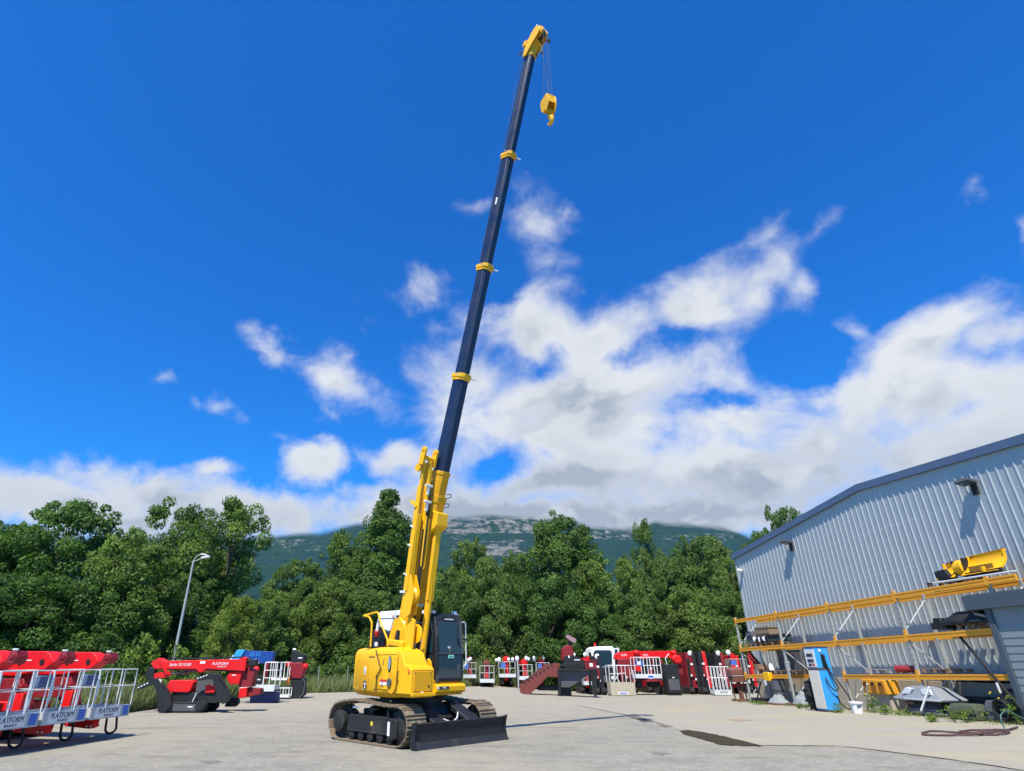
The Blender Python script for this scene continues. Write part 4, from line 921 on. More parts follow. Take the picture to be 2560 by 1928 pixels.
m = MB(); m.box(hp(16.9, -0.34, -0.16), (0.04, 0.03, 0.13)); m.bar(hp(16.95, -0.33, -0.15), hp(17.1, -0.13, -0.12), 0.012); cpart(m, 'anemometer', BLACK, head)
m = MB(); m.bar(hp(16.8, 0.16, 0.06), hp(16.62, 0.26, 0.08), 0.02); cpart(m, 'cable_stub', BLACK, head)
# hoist rope along the back of the boom
m = MB(); m.tube([Vector((-0.85, BY + 0.12, 2.12)), bpt(5.8, -0.32, 0.08), hp(17.47, -0.36, -0.05)], 0.0075, 6); cpart(m, 'hoist_rope', ROPE)
# luffing cylinder and its guard
cf = Vector((0.46, -0.30, 1.52)); ct = Vector((0.90, -0.30, 4.40))
m = MB(); m.cyl(cf, cf.lerp(ct, 0.55), 0.078, n=20); m.ball(cf, 0.095, 12, 8); lc = cpart(m, 'luffing_cylinder', YEL)
m = MB(); m.cyl(cf.lerp(ct, 0.53), ct, 0.055, n=16); cpart(m, 'piston_rod', ALU, lc)
m = MB(); m.cyl(cf + Vector((0, -0.17, 0)), cf + Vector((0, 0.17, 0)), 0.045, n=14); cpart(m, 'foot_pin', ALU, lc)
for dy in (-0.13, 0.13):
    m = MB(); m.prism([(0.34, 1.1), (0.70, 1.1), (0.63, 1.50), (0.55, 1.57), (0.44, 1.55)], BY + dy - 0.018, BY + dy + 0.018); cpart(m, 'foot_bracket', YEL, lc, bevel=0.005)
g0, g1 = cf.lerp(ct, 0.42), ct
gd = (g1 - g0).normalized(); gn = Vector((gd.z, 0, -gd.x))
m = MB(); m.add([g0 + gn * a + Vector((0, b, 0)) for a, b in ((-.02, -.085), (.07, -.085), (.07, .085), (-.02, .085))] + [g1 + gn * a + Vector((0, b, 0)) for a, b in ((-.02, -.085), (.07, -.085), (.07, .085), (-.02, .085))], [(0, 1, 5, 4), (1, 2, 6, 5), (2, 3, 7, 6), (3, 0, 4, 7), (0, 3, 2, 1), (4, 5, 6, 7)]); cpart(m, 'cylinder_guard', YEL, lc, bevel=0.012)
m = MB(); q = bpt(4.55, 0.25); m.prism([(a.x, a.z) for a in (bpt(4.2, 0.15), bpt(4.75, 0.15), bpt(4.72, 0.34), bpt(4.45, 0.40))], BY - 0.17, BY + 0.17); cpart(m, 'cylinder_head_bracket', YEL, lc, bevel=0.01)
for k in range(2):
    m = MB(); m.tube(rounded([bpt(5.15 - k * 0.22, 0.14, 0.17), bpt(5.19 - k * 0.22, 0.18, 0.25), bpt(5.12 - k * 0.22, 0.2, 0.28), bpt(5.07 - k * 0.22, 0.16, 0.18)], 0.04), 0.010, 6); cpart(m, 'hose_loop', BLACK, base)
m = MB(); m.bar(bpt(5.6, 0.2, 0.16), bpt(5.6, 0.2, 0.34), 0.03); cpart(m, 'stop_pin', ALU, base)
# yellow brackets and hoses on the underside of the base boom
for z in (3.05,):
    m = MB(); m.cyl(bpt(z, 0.20, -0.2), bpt(z, 0.20, 0.15), 0.012, n=6); m.bar(bpt(z - 0.05, 0.2, 0.13), bpt(z + 0.14, 0.22, 0.13), 0.05); m.bar(bpt(z - 0.4, 0.18, -0.1), bpt(z - 0.1, 0.2, -0.1), 0.03); cpart(m, 'rod_bracket', YEL, base)
m = MB(); m.box(bpt(2.72, 0.2, 0.0), (0.05, 0.2, 0.05)); cpart(m, 'valve', ALU, base)
m = MB(); m.tube([bpt(2.4, 0.22, 0.08), (0.50, -0.36, 2.1), (0.44, -0.40, 1.8), (0.46, -0.42, 1.55)], 0.015, 6); cpart(m, 'hydraulic_hose', BLACK, base)
# --- fly jib stowed along the left side
JY = -0.75
def jpt(z, dx=0.0, dy=0.0): return bpt(z, -0.07 + 0.15 * max(0.0, 5.6 - z) + dx, JY - BY + dy)
m = MB(); 
for dx, dy in ((-0.06, -0.08), (-0.06, 0.08), (0.10, -0.0)):
    if dx < 0: m.bar(jpt(3.0, dx, dy), jpt(5.75, dx * 0.8, dy * 0.7), 0.075, 0.075, up=(1, 0, 0))
m.bar(jpt(2.7, -0.05, 0.0), jpt(4.6, -0.05, -0.02), 0.12, 0.14, up=(1, 0, 0))
m.bar(jpt(4.3, 0.06, 0.12), jpt(5.8, 0.02, 0.06), 0.085, 0.10, up=(1, 0, 0))
jib = cpart(m, 'fly_jib', YEL, bevel=0.008)
m = MB(); m.bar(jpt(3.0, -0.05, -0.10), jpt(5.2, -0.05, -0.08), 0.04, 0.13, up=(1, 0, 0)); cpart(m, 'jib_side_plate', YEL, jib, bevel=0.008)
m = MB(); m.cyl(jpt(5.85, 0, -0.17), jpt(5.85, 0, 0.22), 0.055, n=12)
for dy in (-0.17, 0.19):
    m.bar(jpt(5.68, 0, dy), jpt(6.02, 0, dy), 0.06, 0.16, up=(1, 0, 0)); m.cyl(jpt(6.02, 0, dy - 0.03), jpt(6.02, 0, dy + 0.03), 0.08, n=12)
cpart(m, 'jib_crosshead', YEL, jib, bevel=0.006)
m = MB(); m.cyl(jpt(5.6, -0.08, -0.2), jpt(5.6, -0.08, -0.13), 0.09, n=14); cpart(m, 'jib_pin_boss', YEL, jib)
m = MB(); m.wheel(jpt(2.92, 0.04, -0.02), 0.2, 0.09, 24, [(0.04, -0.05), (0.18, -0.05), (0.2, -0.045), (0.16, 0), (0.2, 0.045), (0.18, 0.05), (0.04, 0.05)]); cpart(m, 'jib_sheave', YEL, jib)
m = MB()
for dy in (-0.09, 0.07): m.prism([(q.x, q.z) for q in (jpt(2.45, 0.0), jpt(2.6, 0.2), jpt(3.05, 0.24), jpt(3.35, 0.05), jpt(3.3, -0.08), jpt(2.6, -0.15))], JY + dy - 0.01, JY + dy + 0.01)
cpart(m, 'jib_head_plate', YEL, jib, bevel=0.004)
m = MB(); m.prism([(q.x, q.z) for q in (jpt(1.75, 0.20), jpt(1.9, 0.32), jpt(2.5, 0.30), jpt(2.55, 0.08), jpt(2.0, 0.02))], JY - 0.02, JY + 0.02); cpart(m, 'jib_support', YEL, jib, bevel=0.004)
m = MB(); m.wheel((jpt(2.0, 0.30).x, JY + 0.1, 2.05), 0.19, 0.03, 24); cpart(m, 'guide_disc', YEL, jib)
for z, dx in ((4.9, 0.14), (5.25, 0.12)):
    m = MB(); m.cyl(jpt(z, dx, -0.04), jpt(z, dx, 0.16), 0.03, n=10); m.bar(jpt(z - 0.2, dx, 0.05), jpt(z, dx, 0.05), 0.05); cpart(m, 'jib_latch', ALU, jib)
m = MB(); m.tube(rounded([jpt(4.6, 0.12, 0.1), jpt(3.55, 0.13, 0.1), jpt(3.48, 0.13, 0.16), jpt(3.55, 0.13, 0.2), jpt(4.55, 0.13, 0.18)], 0.05), 0.022, 6); cpart(m, 'jib_stay', YEL, jib)
m = MB(); m.bar(jpt(4.75, -0.04, -0.10), jpt(4.85, -0.22, -0.14), 0.06); cpart(m, 'jib_stop', YEL, jib)
m = MB(); m.bar(jpt(2.95, -0.20, -0.12), jpt(2.98, -0.04, -0.10), 0.05); cpart(m, 'jib_lamp', ALU, jib)
for k, (dx, dy) in enumerate(((0.10, 0.10), (0.08, 0.14), (0.12, 0.12))):
    m = MB(); m.tube([jpt(2.5, dx, dy), jpt(3.6 + k * 0.2, dx + 0.02, dy), jpt(4.6, dx + 0.01, dy + 0.01), jpt(5.3 + 0.15 * k, dx - 0.06, dy)], 0.022, 6); cpart(m, 'hydraulic_hose', BLACK, jib)  # black hoses double as painted shade in the gap beside the boom
m = MB(); m.bar(jpt(2.9, 0.0, 0.09), jpt(4.7, 0.02, 0.09), 0.04, 0.10, up=(1, 0, 0)); cpart(m, 'jib_gap_shade', paint('gap_shade_gold', (0.16, 0.09, 0.006)), jib)  # dark bar: shade of the jib gap put into its colour
for z in (3.3, 3.9, 4.3):
    m = MB(); m.bar(jpt(z, -0.06, -0.10), jpt(z + 0.03, -0.15, -0.13), 0.03); cpart(m, 'jib_pin', ALU, jib)
# --- handrails, beacon tower and mirror on the housing
m = MB(); A = cr(926, 1622, -0.95); B = cr(930, 1556, -0.95); Cc_ = cr(922, 1541, -0.95); D = cr(907, 1540, -0.97); E_ = cr(945, 1530, -0.86); F = cr(950, 1552, -0.86); G_ = cr(969, 1600, -0.86); H_ = cr(969, 1624, -0.86)
m.tube(rounded([A, B, Cc_, D, E_, F, G_, H_], 0.06), 0.021); cpart(m, 'handrail', YEL, house)
bp = cr(940, 1616, -0.75); s1 = cr(940, 1592, -0.75); s2 = cr(942, 1580, -0.75); s3 = cr(947, 1550, -0.75)
m = MB(); m.cyl(bp, bp.lerp(s1, 0.42), 0.045, n=14); bt = cpart(m, 'beacon_tower', LAMPW)
m = MB(); m.cyl(bp.lerp(s1, 0.4), s1, 0.02, n=10); cpart(m, 'beacon_stem', BLACK, bt)
m = MB(); m.cyl(s1, s2, 0.045, 0.06, n=14); m.cyl(s2, s2 + (s2 - s1).normalized() * 0.02, 0.06, n=14); cpart(m, 'red_lens', REDLENS, bt)
m = MB(); m.cyl(s2 + (s2 - s1).normalized() * 0.02, s3, 0.034, n=14); cpart(m, 'white_tube', LAMPW, bt)
m = MB(); pts = [cr(*q, -0.78) for q in ((992, 1570), (1002, 1574), (1000, 1612), (983, 1610), (980, 1602), (992, 1575))]; m.tube(rounded(pts, 0.04), 0.014); cpart(m, 'mirror_guard', YEL, house)
m = MB(); pts = [cr(*q, -0.80) for q in ((993, 1575), (999, 1577), (998, 1607), (984, 1604))]; m.add([p for p in pts] + [p + Vector((-0.02, 0.03, 0)) for p in pts], [(0, 1, 2, 3), (7, 6, 5, 4), (0, 4, 5, 1), (1, 5, 6, 2), (2, 6, 7, 3), (3, 7, 4, 0)]); cpart(m, 'mirror', BLACK, house)
m = MB(); m.bb(-0.65, 0.35, -1.0, -0.62, 1.785, 1.80); cpart(m, 'housing_top_grille', BLACK, house)
m = MB(); m.box((0.2, -0.75, 1.86), (0.5, 0.22, 0.14), (0, 0.1, 0)); cpart(m, 'air_intake', YEL, house, bevel=0.03)

# ================================================================== HOOK BLOCK (hangs from the boom head)
hk = cr(1370, 250, BY); M_ = crane.matrix_basis
hang = CC + CX * hk.x + CY * hk.y + Vector((0, 0, hk.z))
hook = thing('hook_block', 'yellow hook block hanging on wire ropes below the boom tip', 'crane hook', hang, math.radians(-68))
for yy_ in (-0.115, 0.115):
    m = MB(); m.prism([(-0.15, 0.05), (0.13, 0.05), (0.19, -0.05), (0.19, -0.33), (0.10, -0.50), (-0.06, -0.50), (-0.17, -0.33), (-0.2, -0.08)], yy_ - 0.016, yy_ + 0.016); m.build('side_plate', YEL, hook, bevel=0.008)
m = MB(); m.box((0, 0, 0.03), (0.28, 0.22, 0.04)); m.box((0.16, 0, -0.16), (0.03, 0.2, 0.22)); m.build('top_plate', YEL, hook, bevel=0.006)
for yy_ in (-0.05, 0.05):
    m = MB(); m.wheel((0, yy_, -0.16), 0.15, 0.06, 20, [(0.03, -0.035), (0.14, -0.035), (0.15, -0.03), (0.12, 0), (0.15, 0.03), (0.14, 0.035), (0.03, 0.035)]); m.build('sheave', YEL2, hook)
m = MB(); m.cyl((0, -0.15, -0.45), (0, 0.15, -0.45), 0.05, n=14); m.cyl((0, 0, -0.42), (0, 0, -0.62), 0.055, n=14); m.box((0, 0, -0.44), (0.12, 0.2, 0.1)); m.build('swivel', YEL2, hook, bevel=0.005)
pts = [(0, 0, -0.60), (0, 0, -0.68)] + [(0.015 + 0.105 * math.cos(a), 0, -0.80 + 0.105 * math.sin(a)) for a in [math.radians(d) for d in (95, 70, 35, 0, -40, -80, -120, -160, -190)]]
m = MB(); m.tube(pts, [0.05, 0.05, 0.047, 0.046, 0.05, 0.054, 0.056, 0.052, 0.042, 0.03, 0.015], 10); m.build('hook', YEL, hook)
hc = hp(17.66, 0.24); tops = [Vector((hc.x + 0.2, BY - 0.09, hc.z)), Vector((hc.x + 0.2, BY, hc.z)), Vector((hc.x + 0.19, BY + 0.09, hc.z)), Vector((hc.x - 0.0, BY + 0.02, hc.z - 0.2))]
hinv = (Matrix.Translation(hang) @ Matrix.Rotation(math.radians(-68), 4, 'Z')).inverted(); cmat = Matrix.Translation(CC) @ Matrix.Rotation(CRZ, 4, 'Z')
for q, tgt in zip(tops, ((-0.14, -0.05, -0.12), (0.0, 0.05, 0.0), (0.14, 0.05, -0.12), (0.14, -0.05, -0.12))):
    m = MB(); m.cyl(tgt, hinv @ (cmat @ q), 0.006, n=6); m.build('rope_fall', ROPE, hook)
# ================================================================== AERIAL LIFTS
def rails(m, x0, x1, y0, y1, z0, z1, r=0.018, nx=2, ny=3, mid=True):
    """guard rails round a rectangular basket: top rail, middle rail and uprights"""
    c = [(x0, y0), (x1, y0), (x1, y1), (x0, y1)]
    m.tube([Vector((a, b, z1)) for a, b in c], r * 1.15, 6, closed=True)
    if mid: m.tube([Vector((a, b, (z0 + z1) / 2 + 0.03)) for a, b in c], r * 0.85, 6, closed=True)
    for (a, b), (c_, d), n in zip(c, c[1:] + c[:1], (nx, ny, nx, ny)):
        for i in range(n): t = i / n; m.cyl((a + (c_ - a) * t, b + (d - b) * t, z0), (a + (c_ - a) * t, b + (d - b) * t, z1), r, n=6)
    return m
LEFT_LABEL = ['nearest red boom lift, cut by the left edge, its basket sign readable', 'middle one of the three red boom lifts at the left edge', 'farthest of the three red boom lifts at left, basket open to the yard']
def left_lift(i, Ymid, wid):
    x = -8.1 + 0.194 * (Ymid - 11.8)
    t = thing('boom_lift', LEFT_LABEL[i], 'boom lift', (x, Ymid, 0), math.radians(-11.0), 'red boom lifts parked side by side at the left edge')
    hw = wid / 2
    m = MB(); m.prism([(-4.6, 1.24), (-4.6, 1.70), (-0.72, 1.70), (-0.60, 1.66), (-0.44, 1.50), (-0.62, 1.36), (-1.3, 1.24)], -0.16, 0.16); boom = m.build('boom', RED, t, bevel=0.015)
    m = MB(); m.cyl((-0.72, -0.165, 1.50), (-0.72, -0.175, 1.50), 0.055, n=16); m.cyl((-1.25, -0.165, 1.46), (-1.25, -0.17, 1.46), 0.03, n=12); m.build('pin_hole', BLACK, boom)
    m = MB(); m.bar((-1.75, -0.164, 1.53), (-0.98, -0.164, 1.53), 0.008, 0.018, up=(0, 0, 1)); m.build('white_line', DECAL, boom)
    m = MB(); m.prism([(-0.44, 1.48), (-0.25, 1.46), (-0.20, 1.58), (-0.25, 1.68), (-0.36, 1.69)], -0.13, 0.13); m.cyl((-0.3, -0.15, 1.60), (-0.3, 0.15, 1.60), 0.06, n=12); m.build('boom_nose', DRED, boom, bevel=0.01)
    m = MB(); m.bar((-0.36, -0.1, 1.715), (-0.24, -0.1, 1.715), 0.03); m.build('pin_bracket', ALU, boom)
    m = MB(); m.prism([(-4.6, 0.72), (-4.6, 1.12), (-1.2, 1.20), (-1.0, 1.05), (-1.15, 0.80)], -0.2, 0.2); m.build('lower_boom', DRED, t, bevel=0.012)
    m = MB(); m.prism([(-1.55, 1.24), (-1.15, 1.30), (-0.74, 0.42), (-0.80, 0.27), (-1.0, 0.26)], -0.11, 0.11); m.build('jib_arm', DRED, t, bevel=0.012)
    m = MB(); m.prism([(-1.02, 0.92), (-0.80, 0.95), (-0.78, 0.52), (-0.98, 0.48)], -0.32, -0.05); m.build('rotator', RED, t, bevel=0.02)
    m = MB(); m.prism([(-0.85, 0.26), (-0.25, 0.22), (-0.14, 0.26), (-0.22, 0.41), (-0.8, 0.41)], -0.24, -0.06); m.prism([(-0.8, 0.24), (-0.42, 0.26), (-0.40, 0.41), (-0.8, 0.41)], 0.12, 0.24); br = m.build('basket_bracket', RED, t, bevel=0.012)
    for k in range(2): m = MB(); m.cyl((-0.30 + 0.1 * k, -0.24, 0.27), (-0.30 + 0.1 * k, -0.252, 0.27), 0.02, n=10); m.build('bolt', ALU, br)
    m = MB(); m.tube(rounded([(-0.3, 0.30, 0.42), (-0.30, 0.34, 0.12), (-0.2, 0.37, 0.07), (-0.08, 0.40, 0.14), (-0.12, 0.38, 0.42)], 0.12), 0.024, 8); m.build('hose_loop', RUBBER, t)
    bk = MB(); bk.bb(-0.78, 0, -hw, hw, 0.42, 0.45)
    for a in (-0.78, 0.0): bk.bb(a - 0.006, a + 0.006, -hw, hw, 0.41, 0.64)
    for a in (-hw, hw): bk.bb(-0.772, -0.008, a - 0.006, a + 0.006, 0.415, 0.638)
    b = bk.build('basket', BASKETM, t)
    m = rails(MB(), -0.77, -0.0, -hw, hw, 0.63, 1.35, 0.0125, 2, 3); m.tube(rounded([(0.0, -hw, 1.34), (0.02, -hw + 0.03, 0.95), (-0.02, -hw + 0.04, 0.8), (0.0, -hw, 0.62)], 0.06), 0.02, 6); m.build('guard_rails', ALU, b)
    m = MB(); m.bb(0.007, 0.011, -hw + 0.12, hw - 0.30, 0.435, 0.625); m.build('white_plate', DECAL, b)
    lettering('PLATFORM', 0.135, DECALB, b, (0.013, -0.09, 0.555), (0, 1, 0), (0, 0, 1), shear=0.15, squeeze=0.86)
    lettering('BASKET', 0.06, DECALB, b, (0.013, -0.05, 0.468), (0, 1, 0), (0, 0, 1), squeeze=1.3)
    m = MB(); m.bb(0.007, 0.012, hw - 0.22, hw - 0.05, 0.44, 0.625); m.build('blue_panel', DECALN, b)
    m = MB(); m.box((-0.62, -0.12, 1.14), (0.16, 0.34, 0.22)); m.build('control_box', paint('grey_blue_box', (0.07, 0.12, 0.25)), b, bevel=0.015)
    m = MB(); m.bb(-4.4, -1.9, -0.4, 0.4, 0.38, 0.72); m.build('chassis', RED, t, bevel=0.03)
    m = MB(); m.prism([(-4.3, 0.0), (-2.1, 0.0), (-1.92, 0.18), (-2.1, 0.37), (-4.3, 0.37), (-4.48, 0.18)], -0.46, -0.22); m.prism([(-4.3, 0.0), (-2.1, 0.0), (-1.92, 0.18), (-2.1, 0.37), (-4.3, 0.37), (-4.48, 0.18)], 0.22, 0.46); m.build('rubber_tracks', RUBBER, t, bevel=0.03)
left_lift(0, 12.05, 1.08); left_lift(1, 13.20, 1.08); left_lift(2, 14.42, 1.16)

# ---------------------------------------------------------------- red spider lift with black outriggers
sp = ground(475, 1780)
spider = thing('spider_lift', 'long red spider lift on black tracks with folded black outriggers', 'spider lift', sp)
K1 = sp.y / 1618.0
def s1_(px, py): return ((px - 475) * K1, (1780 - py) * K1 * 1.0)
def pr(m, pts, y0, y1, f=s1_): return m.prism([f(*q) for q in pts], y0, y1)
m = pr(MB(), [(361, 1674), (366, 1668), (380, 1661), (394, 1668), (580, 1664), (590, 1659), (598, 1661), (598, 1691), (502, 1686), (492, 1694), (485, 1694), (476, 1686), (372, 1686)], -0.16, 0.16); sb = m.build('boom', RED, spider, bevel=0.012)
m = pr(MB(), [(372, 1683), (598, 1684), (598, 1692), (372, 1688)], -0.13, 0.13); m.build('boom_underside', DRED, sb)
m = pr(MB(), [(398, 1665), (588, 1661), (588, 1658), (398, 1661)], -0.11, 0.11); m.build('energy_chain', BLACK, sb)
x, z = s1_(435, 1676.5); lettering('Spider 20.10.200', 0.125, DECAL, sb, (x, -0.164, z), (1, 0, 0), (0, 0, 1), shear=0.2, squeeze=0.86)
x, z = s1_(534, 1674.5); lettering('PLATFORM', 0.12, DECAL, sb, (x, -0.164, z), (1, 0, 0), (0, 0, 1), shear=0.15, squeeze=0.92)
x, z = s1_(540, 1681); lettering('BASKET', 0.06, DECAL, sb, (x, -0.164, z), (1, 0, 0), (0, 0, 1), squeeze=1.5)
x, z = s1_(490, 1671.5); m = MB(); m.box((x, -0.163, z), (0.17, 0.006, 0.075)); m.build('white_label', DECAL, sb)
m = MB(); m.bar((*s1_(382, 1664)[:1], -0.17, s1_(382, 1664)[1]), (s1_(408, 1699)[0], -0.17, s1_(408, 1699)[1]), 0.05, 0.09, up=(1, 0, 0)); m.build('boom_link', RED, sb, bevel=0.008)
m = pr(MB(), [(372, 1696), (410, 1691), (414, 1699), (400, 1706), (374, 1707)], -0.12, 0.12); m.build('lower_boom_end', RED, spider, bevel=0.01)
m = pr(MB(), [(355, 1682), (370, 1684), (374, 1694), (374, 1710), (362, 1712), (352, 1700)], -0.14, 0.14); m.build('jib_pivot', BLACK, spider, bevel=0.015)
a, b = s1_(412, 1698), s1_(478, 1690); m = MB(); m.cyl((a[0], -0.05, a[1]), (b[0], -0.05, b[1]), 0.035, n=12); m.build('lift_cylinder', GREYP, spider)
m = pr(MB(), [(417, 1722), (424, 1711), (477, 1710), (482, 1715), (478, 1732), (474, 1737), (428, 1737)], -0.36, 0.30); m.build('engine_cover', RED, spider, bevel=0.02)
m = pr(MB(), [(512, 1722), (519, 1720), (536, 1730), (536, 1738), (513, 1738)], -0.36, 0.30); m.build('rear_cover', RED, spider, bevel=0.015)
m = pr(MB(), [(486, 1708), (514, 1702), (528, 1708), (528, 1738), (486, 1738)], -0.22, 0.25); m.build('turret', GREYP, spider, bevel=0.01)
m = pr(MB(), [(432, 1737), (548, 1737), (552, 1750), (545, 1760), (436, 1760)], -0.30, 0.35); m.build('chassis', BLACK, spider, bevel=0.012)
m = MB(); m.bar((s1_(494, 1738)[0], -0.38, s1_(494, 1738)[1]), (s1_(488, 1757)[0], -0.4, s1_(488, 1757)[1]), 0.025); m.build('lever', ALU, spider)
for y0, y1, dx in ((-0.48, -0.18, 0), (0.30, 0.60, 6)):
    m = pr(MB(), [(430 + dx, 1780), (514 + dx, 1780), (523 + dx, 1772), (523 + dx, 1762), (514 + dx, 1754), (488 + dx, 1757), (440 + dx, 1757), (427 + dx, 1767)], y0, y1); tk = m.build('rubber_track', RUBBER, spider, bevel=0.03)
    m = pr(MB(), [(434 + dx, 1776), (500 + dx, 1776), (500 + dx, 1762), (438 + dx, 1762)], y0 - 0.008, y0); m.build('side_cover', GREYP, tk, bevel=0.004)
    a = s1_(511 + dx, 1767); m = MB(); m.cyl((a[0], y0 - 0.02, a[1]), (a[0], y0 + 0.05, a[1]), 0.11, n=18); m.build('drive_wheel', BLACK, tk)
    a = s1_(488 + dx, 1767); m = MB(); m.box((a[0], y0 - 0.011, a[1]), (0.16, 0.006, 0.035)); m.build('white_marking', DECAL, tk)
def outrigger(pts_up, pts_low, yy_, edge, dash):
    m = MB(); m.prism([s1_(*q) for q in pts_low], yy_ - 0.07, yy_ + 0.07); o = m.build('outrigger', BLACK, spider, bevel=0.012)
    m = MB(); m.prism([s1_(*q) for q in pts_up], yy_ - 0.055, yy_ + 0.055); m.build('upper_arm', BLACK, o, bevel=0.01)
    m = MB(); (a, b), (c, d) = s1_(*edge[0]), s1_(*edge[1]); m.bar((a, yy_ - 0.02, b), (c, yy_ - 0.02, d), 0.10, 0.02); m.build('white_edge', DECAL, o)
    for k in range(4):
        (a, b), (c, d) = s1_(*dash[0]), s1_(*dash[1]); t0, t1 = k / 4 + 0.03, (k + 0.7) / 4
        m = MB(); m.bar((a + (c - a) * t0, yy_ - 0.058, b + (d - b) * t0), (a + (c - a) * t1, yy_ - 0.058, b + (d - b) * t1), 0.006, 0.03); m.build('dash_marking', DECAL, o)
outrigger([(355, 1732), (355, 1724), (392, 1706), (402, 1707), (400, 1716)], [(390, 1712), (402, 1706), (412, 1716), (438, 1742), (446, 1764), (436, 1776), (418, 1779), (412, 1768), (408, 1745)], -0.52, [(404, 1708), (424, 1733)], [(356, 1727), (381, 1715)])
outrigger([(494, 1712), (492, 1705), (522, 1695), (545, 1696), (538, 1706)], [(524, 1700), (545, 1694), (556, 1708), (574, 1733), (582, 1744), (578, 1756), (566, 1761), (554, 1756), (546, 1738), (538, 1716)], -0.50, [(548, 1705), (571, 1731)], [(494, 1707), (520, 1698)])
m = pr(MB(), [(553, 1706), (560, 1692), (590, 1692), (586, 1720), (564, 1720)], -0.10, 0.3); m.build('control_cabinet', RED, spider, bevel=0.012)
x, z = s1_(571, 1700); m = MB(); m.box((x, -0.104, z), (0.14, 0.006, 0.03)); m.build('white_label', DECAL, spider)
m = pr(MB(), [(586, 1686), (604, 1684), (618, 1690), (616, 1726), (584, 1727)], 0.0, 0.45); m.build('column', DRED, spider, bevel=0.012)
m = pr(MB(), [(588, 1729), (606, 1727), (608, 1748), (588, 1750)], -0.05, 0.5); m.build('basket_step', RED, spider, bevel=0.012)
m = pr(MB(), [(607, 1728), (636, 1730), (638, 1742), (609, 1748)], 0.1, 0.5); m.build('counterweight', DRED, spider, bevel=0.012)
m = pr(MB(), [(540, 1772), (566, 1772), (574, 1764), (570, 1752), (545, 1752)], 0.62, 0.85); m.build('far_outrigger_foot', BLACK, spider, bevel=0.02)
m = MB(); m.ball((s1_(602, 1668)[0], 0.0, s1_(602, 1668)[1]), 0.10, 12, 8); m.box((s1_(612, 1672)[0], 0.05, s1_(612, 1672)[1]), (0.25, 0.3, 0.2)); m.build('basket_rotator', BLACK, spider, bevel=0.02)

# ---------------------------------------------------------------- blue boom lift
K2 = 27.0 / 1618; bp0 = at(632, 1750, 27.0); bl0 = Vector((bp0.x, 27.0, 0))
z00 = 1655 + 1.5 / K2
blue = thing('boom_lift', 'blue boom lift with white basket behind the red spider lift', 'boom lift', bl0)
def s2_(px, py): return ((px - 632) * K2, (z00 - py) * K2)
m = pr(MB(), [(578, 1660), (590, 1628), (672, 1632), (670, 1652), (650, 1658), (604, 1660)], -0.2, 0.2, s2_); bb_ = m.build('boom', BLUE, blue, bevel=0.012)
m = pr(MB(), [(562, 1664), (580, 1628), (600, 1627), (598, 1634), (580, 1664)], -0.26, -0.1, s2_); m.build('link_arm', LBLUE, bb_, bevel=0.01)
m = pr(MB(), [(560, 1658), (570, 1640), (574, 1640), (565, 1660)], -0.2, -0.1, s2_); m.build('white_strip', DECAL, bb_)
x, z = s2_(625, 1638); lettering('23.12', 0.2, LBLUE, bb_, (x, -0.205, z), (1, 0, 0), (0, 0, 1), shear=0.15)
m = MB(); a = s2_(630, 1651); m.cyl((a[0], -0.2, a[1]), (a[0], -0.23, a[1]), 0.04, n=12); m.build('pin', ALU, bb_)
m = pr(MB(), [(604, 1655), (640, 1653), (640, 1659), (604, 1660)], -0.3, -0.22, s2_); m.build('rail_top', ALU, bb_)
m = pr(MB(), [(655, 1660), (664, 1656), (660, 1700), (650, 1700)], -0.22, -0.05, s2_); m.build('jib_plate', DRED, blue, bevel=0.01)
for px_, py_, r_, mt_ in ((615, 1662, 0.11, DRED), (634, 1672, 0.14, RED)):
    a = s2_(px_, py_); m = MB(); m.ball((a[0], -0.2, a[1]), (r_, 0.1, r_), 12, 8); m.build('joint', mt_, blue)
m = pr(MB(), [(608, 1662), (622, 1668), (640, 1690), (636, 1700), (612, 1690)], -0.1, 0.1, s2_); m.build('basket_arm', GREYP, blue, bevel=0.01)
m = pr(MB(), [(640, 1685), (656, 1684), (656, 1703), (640, 1704)], -0.42, -0.25, s2_); m.build('control_box', BLACK, blue, bevel=0.012)
a = s2_(648, 1694); m = MB(); m.box((a[0], -0.424, a[1]), (0.12, 0.006, 0.04)); m.build('white_label', DECAL, blue)
m = MB(); m.tube([(s2_(640, 1690)[0], -0.4, s2_(640, 1690)[1]), (s2_(634, 1705)[0], -0.45, s2_(634, 1705)[1]), (s2_(650, 1712)[0], -0.45, s2_(650, 1712)[1]), (s2_(658, 1695)[0], -0.4, s2_(658, 1695)[1])], 0.02, 6); m.build('hose_loop', BLACK, blue)
x0, z0_ = s2_(608, 1719); x1, z1_ = s2_(692, 1656)
m = MB(); m.bb(x0, x1, -0.62, 0.1, z0_, z0_ + 0.05); m.bb(x0, x1, -0.63, -0.61, z0_, z0_ + 0.24); m.bb(x0, x0 + 0.02, -0.61, 0.1, z0_, z0_ + 0.22); m.bb(x1 - 0.02, x1, -0.61, 0.1, z0_, z0_ + 0.22); bk_ = m.build('basket', ALU, blue)
xm = s2_(663, 1700)[0]; m = MB(); m.tube(rounded([(xm, -0.62, z0_ + 0.2), (xm, -0.62, z1_), (x1, -0.62, z1_), (x1, 0.1, z1_), (x1, 0.1, z0_ + 0.2)], 0.05), 0.022, 6)
for k in range(3):
    u = xm + (x1 - xm) * k / 2; m.cyl((u, -0.62, z0_ + 0.2), (u, -0.62, z1_), 0.016, n=6)
